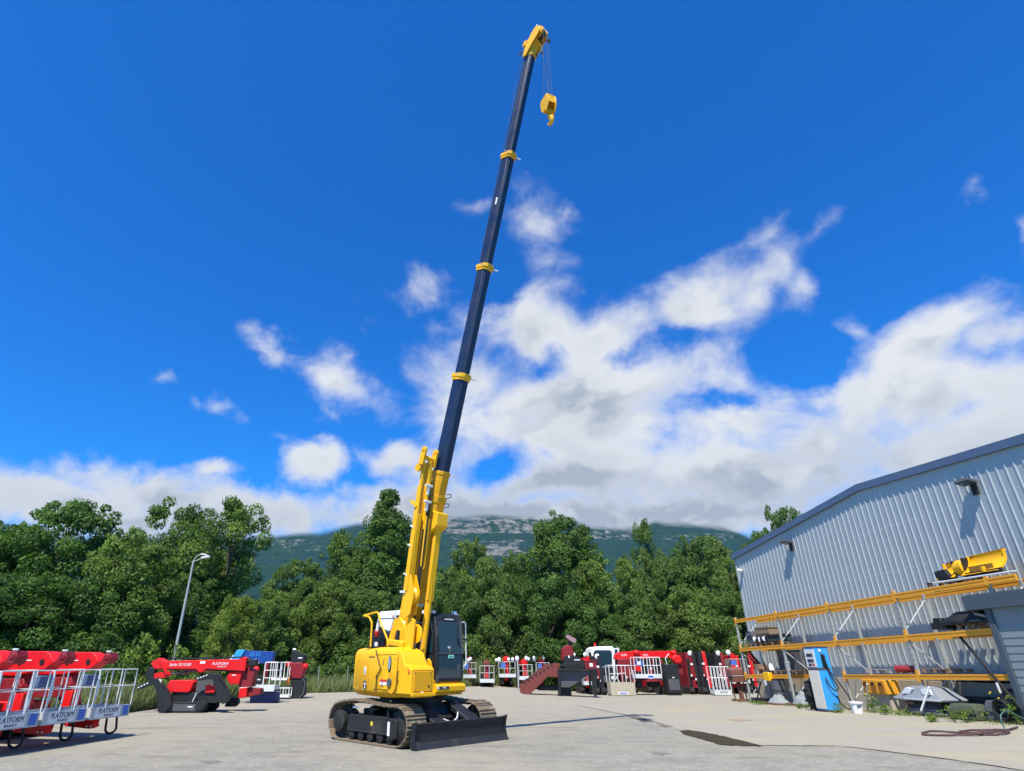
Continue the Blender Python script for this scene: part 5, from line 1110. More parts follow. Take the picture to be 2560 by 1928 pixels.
for zz in (0.33, 0.66): m.tube([(xm, -0.62, z0_ + 0.2 + (z1_ - z0_ - 0.2) * zz), (x1, -0.62, z0_ + 0.2 + (z1_ - z0_ - 0.2) * zz), (x1, 0.1, z0_ + 0.2 + (z1_ - z0_ - 0.2) * zz)], 0.016, 6)
m.build('guard_rails', WHITE, bk_)
m = pr(MB(), [(628, 1722), (690, 1722), (692, 1742), (684, 1750), (632, 1750)], -0.3, 0.4, s2_); m.build('chassis', paint('dark_blue_paint', (0.012, 0.03, 0.14)), blue, bevel=0.02)
# ---------------------------------------------------------------- small dark red lift seen end-on
K3 = 30.0 / 1618; bp0 = at(740, 1735, 30.0); zz0 = 1655 + 1.5 / K3
dark = thing('boom_lift', 'small dark red and black lift with white basket beside the tall grass', 'boom lift', (bp0.x, 30.0, 0))
def s3_(px, py): return ((px - 740) * K3, (zz0 - py) * K3)
m = pr(MB(), [(720, 1652), (719, 1634), (724, 1629), (752, 1640), (753, 1652), (748, 1658), (726, 1658)], -0.15, 0.4, s3_); m.build('boom_end', BLACK, dark, bevel=0.02)
a = s3_(724, 1629); m = MB(); m.ball((a[0], 0, a[1] + 0.04), (0.09, 0.09, 0.06)); m.build('lamp', LAMPW, dark)
a = s3_(743, 1646); m = MB(); m.box((a[0], -0.153, a[1]), (0.2, 0.006, 0.05)); m.build('white_label', DECAL, dark)
m = pr(MB(), [(724, 1657), (750, 1656), (758, 1672), (752, 1692), (722, 1692), (717, 1672)], -0.25, 0.3, s3_); m.build('turret', DRED, dark, bevel=0.03)
for px_, py_ in ((718, 1661), (759, 1665)):
    a = s3_(px_, py_); m = MB(); m.ball((a[0], -0.2, a[1]), (0.13, 0.12, 0.13), 12, 8); m.build('knuckle', RED, dark)
m = pr(MB(), [(726, 1691), (756, 1691), (760, 1728), (750, 1735), (730, 1735)], -0.2, 0.5, s3_); m.build('chassis', BLACK, dark, bevel=0.02)
m = MB(); pts = [s3_(*q) for q in ((757, 1692), (763, 1700), (762, 1725), (754, 1733))]; m.tube([(a, -0.3, b) for a, b in pts], 0.03, 8); m.build('outrigger', GREYP, dark)
x0, z0_ = s3_(684, 1695); x1, z1_ = s3_(722, 1656)
m = MB(); m.bb(x0, x1, -0.6, 0.1, z0_, z0_ + 0.08); bk_ = m.build('basket', WHITE, dark)
rails(MB(), x0 + 0.02, x1, -0.58, 0.08, z0_ + 0.08, z1_, 0.018, 2, 2, False).build('guard_rails', WHITE, bk_)
a = s3_(722, 1698); m = MB(); m.box((a[0], -0.33, a[1]), (0.1, 0.1, 0.3)); m.build('orange_lamp', paint('orange_plastic', (0.8, 0.2, 0.02)), dark)
x0, z0_ = s3_(704, 1731); x1, z1_ = s3_(732, 1712); m = MB(); m.bb(x0, x1, -0.7, -0.25, z0_, z0_ + 0.06); rails(m, x0, x1, -0.7, -0.25, z0_, z1_, 0.02, 2, 1, False); m.build('step_frame', WHITE, dark)
# thin wire fence posts in the grass and the lamp post
for k, (px_, Y_) in enumerate(((795, 36), (868, 39), (690, 35))):
    q = at(px_, 1700, Y_); m = MB(); m.cyl((0, 0, -0.1), (0, 0, 1.25), 0.022, n=8); m.box((0, 0, 1.26), (0.05, 0.05, 0.03)); o = m.build('fence_post', GALV); o.location = (q.x, Y_, 0)
    tag(o, ['thin metal fence post in the grass left of the crane', 'thin metal fence post right beside the crane counterweight', 'thin metal fence post left of the dark red lift'][k], 'fence post', 'wire fence posts in the grass')
LY = 30.5; lb_ = at(432, 1655, LY); lt_ = at(484, 1402, LY)
lamp = thing('street_lamp', 'tall grey lamp post with two arms behind the red spider lift', 'street lamp', (lb_.x, LY, 0))
Hh = lt_.z; lean = lt_.x - lb_.x
m = MB(); m.cyl((0, 0, 0), (lean, 0, Hh), 0.085, 0.045, n=14); m.cyl((0, 0, 0), (lean * 0.12, 0, Hh * 0.12), 0.105, n=14); m.build('pole', GALV, lamp)
q1 = at(492, 1390, LY) - Vector((lb_.x, LY, 0)); q2 = at(506, 1386, LY) - Vector((lb_.x, LY, 0)); q3 = at(515, 1395, LY) - Vector((lb_.x, LY, 0))
m = MB(); m.tube(rounded([(lean, 0, Hh), (q1.x, 0, q1.z), (q2.x, 0.0, q2.z)], 0.1), 0.028, 8); m.build('arm', GALV, lamp)
m = MB(); m.box((q2.x + 0.1, -0.02, q2.z - 0.02), (0.34, 0.16, 0.07), (0, 0.15, 0)); m.build('lamp_head', ALU, lamp, bevel=0.02)
m = MB(); m.tube([(lean, 0, Hh - 0.05), (q3.x - 0.2, -0.05, q3.z - 0.05)], 0.028, 8); m.build('arm', GALV, lamp)
m = MB(); m.box((q3.x, -0.05, q3.z + 0.02), (0.42, 0.18, 0.08), (0, -0.2, 0)); m.build('lamp_head', LAMPW, lamp, bevel=0.02)
# ================================================================== FAR ROW: lifts, ramp and truck behind the crane
def gpos(px, Y): x = at(px, 1655, Y).x; return Vector((x, Y, gz(x, Y)))
def loc_fn(px0, Y):
    """photo pixels -> metres (x, z) in the vertical plane through a base point"""
    b = gpos(px0, Y); k = Y / 1618.0
    return b, (lambda px, py: (at(px, py, Y).x - b.x, at(px, py, Y).z - b.z))
ROWG = 'boom lifts parked nose on along the far edge'
def basket_lift(px0, px1, pt, pb, Y, label, boom=DRED, lamps=(), knob=None, floor=ALU, blue=True, rail=GALV):
    cx = (px0 + px1) / 2; b, f = loc_fn(cx, Y)
    t = thing('boom_lift', label, 'boom lift', b, 0, ROWG)
    x0, z1 = f(px0, pt); x1, z0 = f(px1, pb); d = 0.6
    m = MB(); m.bb(x0, x1, -d, 0, z0, z0 + 0.05); m.bb(x0, x1, -d - 0.012, -d + 0.012, z0, z0 + 0.22); m.bb(x0 - 0.01, x0 + 0.01, -d, 0, z0, z0 + 0.2); m.bb(x1 - 0.01, x1 + 0.01, -d, 0, z0, z0 + 0.2); bk = m.build('basket', floor, t)
    rails(MB(), x0, x1, -d, 0, z0 + 0.1, z1, 0.019, 3, 2).build('guard_rails', rail, bk)
    if blue: m = MB(); m.box(((x0 * 0.75 + x1 * 0.25), -d - 0.02, z1 - 0.22), ((x1 - x0) * 0.3, 0.012, 0.28)); m.build('notice_board', DECALN, bk)
    m = MB(); m.box(((x0 + x1) / 2 - 0.05, -0.3, (z0 + z1) / 2 - 0.1), (0.3, 0.2, 0.45)); m.build('control_box', DECALR, bk, bevel=0.03)
    m = MB(); xm = (x0 + x1) / 2; m.prism([(0.0, z1 - 0.3), (0.0, z1 + 0.25), (0.3, z1 + 0.32), (3.6, z1 + 0.3), (3.6, z1 - 0.25)], xm - 0.16, xm + 0.16, 'y') if False else m.box((xm, 1.9, z1 + 0.05), (0.32, 3.4, 0.36)); bo = m.build('boom', boom, t, bevel=0.03)
    m = MB(); n = 16; rings = [[Vector((xm + r * math.cos(2 * PI * i / n), yy, z1 + 0.15 + r * math.sin(2 * PI * i / n))) for i in range(n)] for r, yy in ((0.10, 0.1), (0.22, 0.12), (0.24, 0.2), (0.22, 0.32))]
    m.loft(rings); m.build('boom_nose', boom if knob is None else knob, bo)
    m = MB(); m.box((xm, 1.8, 0.55), (0.75, 2.3, 0.35)); m.build('chassis', BLACK, t, bevel=0.03)
    for s in (-1, 1):
        m = MB(); m.prism([(yy, zz) for yy, zz in ((0.75, 0.0), (2.7, 0.0), (2.95, 0.2), (2.7, 0.4), (0.75, 0.4), (0.5, 0.2))], xm + s * 0.32 - 0.13, xm + s * 0.32 + 0.13, 'x'); m.build('rubber_track', RUBBER, t, bevel=0.03)
    m = MB(); m.prism([(yy, zz) for yy, zz in ((0.2, z1 - 0.1), (0.5, z1 - 0.1), (0.55, 0.35), (0.1, z0 + 0.1))], xm - 0.12, xm + 0.12, 'x'); m.build('jib_arm', boom, t, bevel=0.01)
    for px_, py_, r in lamps:
        a = f(px_, py_); m = MB(); m.ball((a[0], 0.1, a[1]), (r, r * 0.8, r * 1.25), 10, 8); lp = m.build('foot_plate', LAMPW, t); m = MB(); m.cyl((a[0], 0.15, a[1] - r), (a[0] * 0.8 + xm * 0.2, 0.25, z1 * 0.6), 0.035, n=6); m.build('outrigger_leg', BLACK, t)
    return t
basket_lift(1158, 1190, 1657, 1695, 45, 'lift with white basket half hidden behind the crane cab', lamps=((1171, 1651, .1), (1176, 1648, .11)))
basket_lift(1199, 1235, 1665, 1706, 44, 'lift with low white basket, second from the crane cab', knob=OXIDE, blue=False, floor=ALU)
basket_lift(1246, 1288, 1655, 1693, 46, 'lift with red and blue boards on its basket and a round red nose', RED, lamps=((1241, 1651, .1), (1248, 1650, .14), (1272, 1649, .11), (1282, 1649, .11)), knob=RED)
basket_lift(1295, 1330, 1662, 1699, 45, 'lift with plain white basket left of the loading ramp', RED, lamps=((1293, 1647, .15), (1316, 1646, .12), (1322, 1648, .1)), blue=False)
basket_lift(1339, 1372, 1657, 1690, 47, 'lift mostly hidden behind the top of the ramp', RED, lamps=((1336, 1647, .16), (1358, 1645, .12)))
basket_lift(1452, 1490, 1655, 1712, 43, 'lift with red boom standing behind the ramp platform', RED, lamps=((1463, 1637, .12),), blue=False)
basket_lift(1812, 1866, 1648, 1708, 44, 'lift with wide blue and white basket beside the rusty stand', RED, lamps=((1796, 1634, .14), (1822, 1632, .16)))
# ---------------------------------------------------------------- loading ramp and the small lift standing on it
rb, rf = loc_fn(1392, 36.0); K4 = 36.0 / 1618
ramp_ = thing('loading_ramp', 'red oxide steel loading ramp with raised dark platform', 'loading ramp', rb)
top = rf(1400, 1672)[1]
def side(dy):
    m = MB(); pts = [rf(1302, 1712), (rf(1303, 1722)[0], 0.01), (rf(1318, 1722)[0], 0.01), rf(1366, 1691), rf(1391, 1693), rf(1392, 1668), rf(1398, 1664), rf(1394, 1658), rf(1366, 1662), rf(1330, 1690)]
    return m.prism(pts, dy - 0.035, dy + 0.035)
for dy in (-0.55, 0.65):
    o = side(dy).build('ramp_side', OXIDE, ramp_, bevel=0.008)
    for k in range(8):
        a = rf(1309 + 9.5 * k, 1706 - 6.1 * k); m = MB(); m.cyl((a[0], dy - 0.04, a[1]), (a[0], dy - 0.045, a[1]), 0.06, n=10); m.build('lightening_hole', BLACK, o)
m = MB(); a, b_, c_, d_ = (rf(1303, 1722)[0], 0.03), rf(1360, 1684), rf(1392, 1680), (rf(1318, 1722)[0], 0.0)
m.prism([a, b_, c_, (c_[0], c_[1] - 0.06), (b_[0], b_[1] - 0.06), d_], -0.5, 0.6); m.build('ramp_deck', GREYP, ramp_)
x0, x1 = rf(1392, 1672)[0], rf(1487, 1672)[0]
m = MB(); m.bb(x0, x1, -0.75, 1.3, top - 0.08, top); m.build('platform', BLACK, ramp_, bevel=0.01)
m = MB(); m.prism([(x0, top - 0.09), (x1, top - 0.09), (x1 - 0.75, top - 0.45), (x0 + 0.6, top - 0.9), (x0, top - 0.9)], -0.45, -0.38); m.build('platform_gusset', GREYP, ramp_)
for px_, dy in ((1392, -0.7), (1478, -0.7), (1403, 1.2), (1484, 1.2)):
    a = rf(px_, 1690); m = MB(); m.bb(a[0] - 0.05, a[0] + 0.05, dy - 0.05, dy + 0.05, 0.0, top - 0.08); m.bb(a[0] - 0.1, a[0] + 0.1, dy - 0.1, dy + 0.1, 0, 0.02); m.build('leg', BLACK, ramp_)
m = MB(); m.bb(rf(1400, 1700)[0], rf(1425, 1700)[0], -0.2, 0.6, 0, 0.55); m.bb(rf(1345, 1700)[0], rf(1392, 1700)[0], -0.1, 0.2, 0.25, 0.5); m.build('hydraulic_unit', BLACK, ramp_, bevel=0.02)
m = MB(); a = rf(1275, 1720); m.bb(a[0], rf(1303, 1720)[0], -0.6, 0.1, 0, 0.05); m.build('ramp_toe', RUST, ramp_)
pst = gpos(1294, 38); m = MB(); m.cyl((0, 0, 0), (0, 0, (1722 - 1650) * 38 / 1618), 0.05, n=10); m.box((0, 0, 0.02), (0.9, 0.4, 0.04)); o = m.build('post', GALV); o.location = pst; tag(o, 'upright steel post standing left of the loading ramp', 'post')
m_b, mf = loc_fn(1428, 36.3); mz = rf(1400, 1672)[1] + rb.z - m_b.z
ml = thing('tracked_lift', 'small dark red tracked lift standing on the ramp platform', 'spider lift', (m_b.x, 36.3, m_b.z + mz))
def s5(px, py): a = mf(px, py); return (a[0], a[1] - mz)
m = MB(); m.prism([s5(*q) for q in ((1403, 1650), (1405, 1622), (1416, 1613), (1429, 1616), (1432, 1634), (1429, 1651))], -0.3, 0.3); m.build('engine_cover', DRED, ml, bevel=0.03)
m = MB(); m.prism([s5(*q) for q in ((1406, 1662), (1408, 1640), (1432, 1638), (1458, 1652), (1458, 1664))], -0.35, 0.4); m.build('chassis', BLACK, ml, bevel=0.02)
for dy in (-0.38, 0.38):
    z_ = s5(1430, 1662)[1]; m = MB(); m.prism([(s5(1404, 1662)[0] + 0.12, 0.0), (s5(1458, 1662)[0] - 0.1, 0.0), (s5(1462, 1662)[0], 0.14), (s5(1458, 1662)[0] - 0.1, 0.30), (s5(1404, 1662)[0] + 0.1, 0.30), (s5(1401, 1662)[0], 0.14)], dy - 0.12, dy + 0.12); m.build('rubber_track', RUBBER, ml, bevel=0.03)
m = MB(); m.prism([s5(*q) for q in ((1415, 1594), (1418, 1587), (1439, 1598), (1439, 1607), (1434, 1609), (1424, 1603))], -0.2, 0.25); cb = m.build('control_stand', paint('pink_grey_plastic', (0.32, 0.2, 0.22)), ml, bevel=0.02)
m = MB(); m.bar((s5(1424, 1603)[0], 0, s5(1424, 1603)[1]), (s5(1428, 1640)[0], 0, s5(1428, 1640)[1]), 0.14); m.build('mast', BLACK, ml, bevel=0.01)
m = MB(); a = s5(1440, 1650); m.box((a[0], -0.36, a[1]), (0.32, 0.02, 0.05)); m.build('white_label', DECAL, ml)
for q in ((1434, 1637), (1420, 1643)): m = MB(); a = s5(*q); m.ball((a[0], -0.32, a[1]), (0.06, 0.05, 0.09), 8, 6); m.build('foot_plate', LAMPW, ml)
# crate on the platform
cb_, cf_ = loc_fn(1472, 36.6); x0, z0 = cf_(1457, 1671); x1, z1 = cf_(1488, 1656)
zt = rb.z + top - cb_.z; m = MB(); m.bb(x0, x1, -0.3, 0.3, zt, zt + 0.36); m.bb(x0 - 0.02, x1 + 0.02, -0.32, 0.32, zt + 0.36, zt + 0.41); o = m.build('crate', DRED, None, bevel=0.01); o.location = cb_; tag(o, 'dark red crate with white label at the right end of the platform', 'crate')
m = MB(); m.bb(x0 + 0.33, x0 + 0.52, -0.306, -0.3, zt + 0.1, zt + 0.28); m.build('white_label', DECAL, o)
# ---------------------------------------------------------------- white truck behind the lifts
tb, tf = loc_fn(1515, 46.0)
tk = thing('truck', 'white cabbed truck parked behind the boom lifts right of the ramp', 'truck', tb)
p = lambda *qs: [tf(*q) for q in qs]
m = MB(); m.prism(p((1474, 1700), (1474, 1640), (1478, 1621), (1486, 1617), (1526, 1616), (1534, 1622), (1536, 1700)), -0.4, 2.0); cabt = m.build('cab', WHITE, tk, bevel=0.05)
m = MB(); m.prism(p((1479, 1666), (1481, 1631), (1486, 1626), (1522, 1626), (1526, 1631), (1527, 1666)), -0.42, -0.39); m.build('windscreen', GLASS, cabt)
m = MB(); m.prism(p((1534, 1622), (1550, 1619), (1550, 1650), (1546, 1680), (1536, 1680)), 0.3, 0.4); m.build('body_frame', WHITE, tk); m = MB(); m.prism(p((1536, 1625), (1546, 1623), (1546, 1640), (1536, 1642)), 0.285, 0.3); m.build('rear_window', GLASS, tk)
m = MB(); m.prism(p((1477, 1668), (1530, 1668), (1530, 1690), (1477, 1690)), -0.43, -0.39); m.build('grille', BLACK, cabt)
m = MB(); m.prism(p((1474, 1690), (1536, 1690), (1536, 1706), (1474, 1706)), -0.48, -0.38); m.build('bumper', GREYP, cabt, bevel=0.02)
for q in ((1481, 1694), (1528, 1694)): m = MB(); a = tf(*q); m.cyl((a[0], -0.50, a[1]), (a[0], -0.47, a[1]), 0.11, n=14); m.build('headlight', LAMPW, cabt)
for q in (1482, 1528):
    a = tf(q, 1700); m = MB(); m.wheel((0, 0, 0), 0.42, 0.26, 20); m.M = Matrix(); o = m.build('wheel', RUBBER, tk, bevel=0.02); o.location = (a[0], 0.5, 0.42); o.rotation_euler = (0, 0, PI / 2)
m = MB(); a = tf(1476, 1640); m.box((a[0] - 0.12, -0.5, a[1]), (0.18, 0.08, 0.45)); m.build('mirror', BLACK, cabt, bevel=0.02)
m = MB(); a = tf(1489, 1610); m.cyl((a[0], 0.3, a[1] - 0.2), (a[0], 0.3, a[1] + 0.08), 0.09, n=12); m.build('beacon', REDLENS, cabt)
m = MB(); m.bb(tf(1478, 1650)[0], tf(1540, 1650)[0], 2.05, 6.0, 0.7, 0.95); m.build('flatbed', GREYP, tk)
# the white truck standing right behind the crane, over its engine housing
qb, qf = loc_fn(985, 21.5)
wt = thing('truck', 'white truck cab showing behind the crane between handrail and boom', 'truck', qb)
p = lambda *qs: [qf(*q) for q in qs]
m = MB(); m.prism(p((938, 1650), (943, 1570), (946, 1534), (952, 1529), (1000, 1525.5), (1050, 1525), (1088, 1529), (1096, 1560), (1099, 1650)), 0.0, 2.2); wc = m.build('cab', WHITE, wt, bevel=0.06)
m = MB(); m.prism(p((946, 1545.6), (1092, 1544), (1092, 1545.4), (946, 1547.0)), -0.012, 0.0); m.build('panel_gap', GREYP, wc)
m = MB(); m.prism(p((948, 1621), (950, 1573), (962, 1573), (970, 1577), (1086, 1574), (1088, 1621)), -0.03, 0.0); m.build('windscreen', GLASS, wc)
m = MB(); m.prism(p((942, 1621), (1094, 1621), (1096, 1690), (938, 1690)), -0.035, -0.002); m.build('grille', paint('dark_violet_grey', (0.03, 0.03, 0.045)), wc)
m = MB(); m.prism(p((944, 1560), (948, 1548), (950, 1569), (946, 1572)), -0.05, -0.02); m.build('corner_marker', BLACK, wc)
a = qf(983, 1541); lettering('R.', 0.10, DECALR, wc, (a[0], -0.02, a[1]), (1, 0, 0), (0, 0, 1)); 
m = MB(); a = qf(995, 1541); m.ball((a[0], -0.02, a[1]), (0.07, 0.02, 0.045), 12, 6); m.build('dark_emblem', BLACK, wc)
m = MB(); m.prism(p((940, 1690), (1098, 1690), (1098, 1715), (940, 1715)), -0.1, 0.3); m.build('bumper', GREYP, wt, bevel=0.03)
m = MB(); m.bb(qf(960, 1690)[0], qf(1080, 1690)[0], 2.2, 5.5, 0.75, 1.05); m.build('flatbed', GREYP, wt)
for q in (955, 1080):
    a = qf(q, 1700); m = MB(); m.wheel((0, 0, 0), 0.48, 0.28, 22); o = m.build('wheel', RUBBER, wt, bevel=0.02); o.location = (a[0], 1.1, 0.48); o.rotation_euler = (0, 0, PI / 2)
# ---------------------------------------------------------------- the large red lift with basket, its ball-nosed boom, the black generator
lb2, lf = loc_fn(1610, 42.0)
lg = thing('boom_lift', 'large red boom lift lying across with tall aluminium basket in front', 'boom lift', lb2, 0, None)
p = lambda *qs: [lf(*q) for q in qs]
m = MB(); m.prism(p((1538, 1648), (1540, 1636), (1552, 1630), (1580, 1628), (1600, 1628), (1680, 1627), (1690, 1632), (1690, 1643), (1640, 1646), (1560, 1650)), 0.2, 0.6); lbm = m.build('boom', RED, lg, bevel=0.02)
for px_ in (1592, 1686):
    m = MB(); a = lf(px_, 1632); m.ball((a[0], 0.1, a[1]), (0.2, 0.2, 0.17), 12, 8); m.build('boom_joint', RED, lbm)
a = lf(1561, 1638); lettering('18.90', 0.19, DECAL, lbm, (a[0], 0.195, a[1]), (1, 0, 0), (0, 0, 1)); a = lf(1616, 1638); lettering('PRO', 0.17, DECAL, lbm, (a[0], 0.195, a[1]), (1, 0, 0), (0, 0, 1))
m = MB(); m.prism(p((1675, 1646), (1684, 1636), (1698, 1640), (1703, 1652), (1700, 1660), (1686, 1660)), -0.3, 0.2); m.build('boom_nose', RED, lbm, bevel=0.08)
m = MB(); m.prism(p((1688, 1658), (1702, 1660), (1708, 1690), (1695, 1682)), -0.1, 0.15); m.build('jib', DRED, lg, bevel=0.02)
m = MB(); m.prism(p((1545, 1648), (1590, 1646), (1590, 1690), (1550, 1690)), 0.1, 0.9); m.build('turret', DRED, lg, bevel=0.03)
m = MB(); m.prism(p((1580, 1700), (1660, 1700), (1660, 1716), (1580, 1716)), 0.0, 1.0); m.build('chassis', DRED, lg, bevel=0.03)
x0, z1 = lf(1574, 1644); x1, z0 = lf(1644, 1695)
m = MB(); m.bb(x0, x1, -0.95, -0.15, z0, z0 + 0.05); m.bb(x0, x1, -0.965, -0.94, z0, z0 + 0.24); m.bb(x0 - .012, x0 + .012, -0.94, -0.15, z0, z0 + 0.24); m.bb(x1 - .012, x1 + .012, -0.94, -0.15, z0, z0 + 0.24); bk = m.build('basket', ALU, lg)
rails(MB(), x0, x1, -0.95, -0.15, z0 + 0.2, z1, 0.024, 4, 1).build('guard_rails', WHITE, bk)
m = MB(); a = lf(1588, 1658); m.box((a[0], -0.98, a[1]), (0.44, 0.02, 0.28)); m.build('notice_board', DECALN, bk); m = MB(); m.box((a[0] - 0.03, -0.993, a[1]), (0.22, 0.006, 0.18)); m.build('white_notice', DECAL, bk)
m = MB(); a = lf(1616, 1691); n = 18; m.prism([(a[0] + 0.26 * math.cos(2 * PI * i / n), a[1] + 0.12 * math.sin(2 * PI * i / n)) for i in range(n)], -0.985, -0.967); m.build('oval_sign', DECAL, bk); m = MB(); m.prism([(a[0] + 0.2 * math.cos(2 * PI * i / n), a[1] + 0.07 * math.sin(2 * PI * i / n)) for i in range(n)], -0.99, -0.986); m.build('oval_sign_centre', DECALN, bk)
m = MB(); a = lf(1592, 1670); m.box((a[0], -0.3, a[1]), (0.35, 0.25, 0.4)); m.build('control_box', RED, bk, bevel=0.03)
m = MB(); m.prism(p((1590, 1698), (1612, 1698), (1612, 1720), (1590, 1720)), -0.3, 0.1); m.build('support_foot', BLACK, lg, bevel=0.02)
m = MB(); m.prism(p((1601, 1700), (1610, 1700), (1608, 1716), (1603, 1716)), -0.5, -0.3); m.build('hydraulic_ram', RED, lg)
for q in (1622, 1640):
    m = MB(); m.prism(p((q, 1718), (q + 22, 1718), (q + 26, 1712), (q + 22, 1705), (q, 1705), (q - 3, 1712)), -0.15, 0.3) if q == 1622 else None
    if q == 1622: m.build('rubber_track', RUBBER, lg, bevel=0.03)
gb, gf = loc_fn(1674, 41.0)
gen = thing('generator', 'tall black box generator between the tall basket and ball nosed boom', 'generator', gb)
x0, z1 = gf(1657, 1661); x1 = gf(1690, 1661)[0]
m = MB(); m.bb(x0, x1, -0.4, 0.5, 0.12, z1); gbx = m.build('cabinet', BLACK, gen, bevel=0.03)
m = MB(); m.bb(x0 + 0.03, x1 - 0.03, -0.35, 0.45, 0, 0.12); m.build('skid', BLACK, gen); m = MB(); m.bb(x0 + 0.08, x1 - 0.08, -0.412, -0.4, 0.3, 0.9); m.build('door', GREYP, gbx, bevel=0.006)
m = MB(); m.box(((x0 + x1) / 2, -0.416, 1.0), (0.14, 0.008, 0.05)); m.build('white_label', DECAL, gbx)
m = MB(); m.tube([(x0 + 0.2, -0.2, z1), (x0 + 0.15, -0.2, z1 + 0.35), (x0 + 0.4, -0.2, z1 + 0.6)], 0.03, 8); m.build('exhaust', ALU, gbx)
# free standing aluminium basket with rounded rails
fb_, ff = loc_fn(1550, 40.0)
fr = thing('lift_basket', 'open aluminium basket with rounded rails standing on the ground', 'lift basket', fb_)
x0, z1 = ff(1517, 1664); x1 = ff(1577, 1664)[0]; zk = ff(0, 1706)[1]
m = MB(); m.bb(x0, x1, -0.45, 0.45, 0.04, 0.08); m.bb(x0, x1, -0.465, -0.445, 0.04, zk); m.bb(x0, x0 + 0.02, -0.44, 0.45, 0.04, zk); m.bb(x1 - 0.02, x1, -0.44, 0.45, 0.04, zk); m.bb(x0, x1, 0.445, 0.465, 0.04, zk); m.build('floor_tray', DUSTALU, fr)
m = MB(); m.tube(rounded([(x0, -0.45, z1), (x1 - 0.3, -0.45, z1), (x1, -0.2, z1 - 0.02), (x1, 0.45, z1), (x0, 0.45, z1), (x0, -0.45, z1)], 0.15), 0.03, 6)
for k in range(4):
    u = x0 + (x1 - x0) * k / 3; m.cyl((u, -0.45, zk), (u, -0.45 if k < 3 else -0.3, z1 - (0.25 if k == 3 else 0)), 0.024, n=6); m.cyl((u, 0.45, zk), (u, 0.45, z1), 0.024, n=6)
m.tube([(x0, -0.45, (z1 + zk) / 2), (x1 - 0.5, -0.45, (z1 + zk) / 2 + 0.05)], 0.02, 6); m.tube([(x0 + .2, -0.45, zk), (x0 + .6, -0.45, z1 * 0.75)], 0.02, 6); m.tube([(x0 + .6, -0.45, zk), (x0 + .2, -0.45, z1 * 0.75)], 0.02, 6)
m.build('guard_rails', ALU, fr)
m = MB(); a = ff(1552, 1716); m.box((a[0], -0.47, 0.16), (0.6, 0.008, 0.12)); m.build('white_sign', DECAL, fr); m = MB(); m.box((a[0], -0.476, 0.16), (0.45, 0.004, 0.06)); m.build('blue_text', DECALN, fr)
# group of black and red lifts standing nose on near the hall
def upright_lift(px0, px1, pt, Y, label, mast=BLACK, strip=RED, lamp=True):
    cx = (px0 + px1) / 2; b, f = loc_fn(cx, Y); t = thing('folded_lift', label, 'boom lift', b, 0, 'folded black and red lifts near the hall')
    x0, z1 = f(px0, pt); x1 = f(px1, pt)[0]; w = x1 - x0; xm = (x0 + x1) / 2
    m = MB(); m.prism([(x0 + 0.1, 0.35), (x1 - 0.1, 0.35), (x1 - 0.16, z1 * 0.65), (x1 - 0.3, z1), (x0 + 0.25, z1), (x0 + 0.1, z1 * 0.6)], -0.1, 1.6); m.build('mast', mast, t, bevel=0.03)
    m = MB(); m.bar((x1 - 0.22, -0.2, 0.3), (x1 - 0.34, -0.16, z1 + 0.02), 0.16, 0.2); m.build('outrigger', strip, t, bevel=0.015)
    m = MB(); m.bar((x0 + 0.22, -0.2, 0.3), (x0 + 0.26, -0.16, z1 * 0.85), 0.14, 0.18); m.build('outrigger', BLACK, t, bevel=0.015)
    m = MB(); m.box((xm, -0.14, z1 * 0.55), (w * 0.4, 0.12, z1 * 0.3)); m.build('turret', DRED, t, bevel=0.03)
    for s in (x0 + 0.2, x1 - 0.2): m = MB(); m.prism([(-0.3, 0.0), (1.6, 0.0), (1.8, 0.2), (1.6, 0.42), (-0.3, 0.42), (-0.5, 0.2)], s - 0.15, s + 0.15, 'x'); m.build('rubber_track', RUBBER, t, bevel=0.04)
    if lamp:
        m = MB(); m.ball((xm, -0.1, z1 - 0.05), (0.16, 0.1, 0.18), 12, 8); m.build('foot_plate', LAMPW, t)
    for k, (u, v) in enumerate(((0.3, 0.45), (0.62, 0.36), (0.45, 0.72))): m = MB(); m.box((x0 + w * u, -0.22, z1 * v), (0.16, 0.03, 0.12)); m.build('white_label', DECAL, t)
upright_lift(1705, 1742, 1632, 43, 'dark red folded lift with white disc just right of the ball nosed boom', DRED, BLACK)
upright_lift(1736, 1768, 1630, 42.5, 'black folded lift with bright red upright leg', BLACK, RED, False)
upright_lift(1776, 1812, 1632, 44, 'black folded lift behind the tall narrow basket', BLACK, DRED)
upright_lift(1850, 1882, 1640, 46, 'dark folded lift half hidden by the rack', BLACK, RED, False)
upright_lift(1476, 1508, 1640, 41.5, 'black folded lift with white discs in front of the white truck', BLACK, BLACK)
upright_lift(1642, 1662, 1650, 43.5, 'slim black folded lift left of the black generator', BLACK, DRED, False)
upright_lift(1822, 1850, 1640, 47, 'dark red folded lift behind the wide basket near the hall', DRED, RED, False)
upright_lift(1700, 1716, 1648, 45, 'low dark red lift behind the ball nosed boom', DRED, DRED, False)
upright_lift(1548, 1584, 1646, 46, 'dark red folded lift behind the rounded aluminium basket', DRED, BLACK, False)
upright_lift(1606, 1642, 1648, 46.5, 'black folded lift behind the middle of the tall basket', BLACK, DRED, False)
upright_lift(1690, 1712, 1646, 47, 'black folded lift in the gap right of the generator', BLACK, RED, True)
tb2, tf2 = loc_fn(1791, 40.5)
tn = thing('lift_basket', 'tall narrow aluminium basket with close bars standing near the hall', 'lift basket', tb2)
x0, z1 = tf2(1770, 1667); x1 = tf2(1812, 1667)[0]
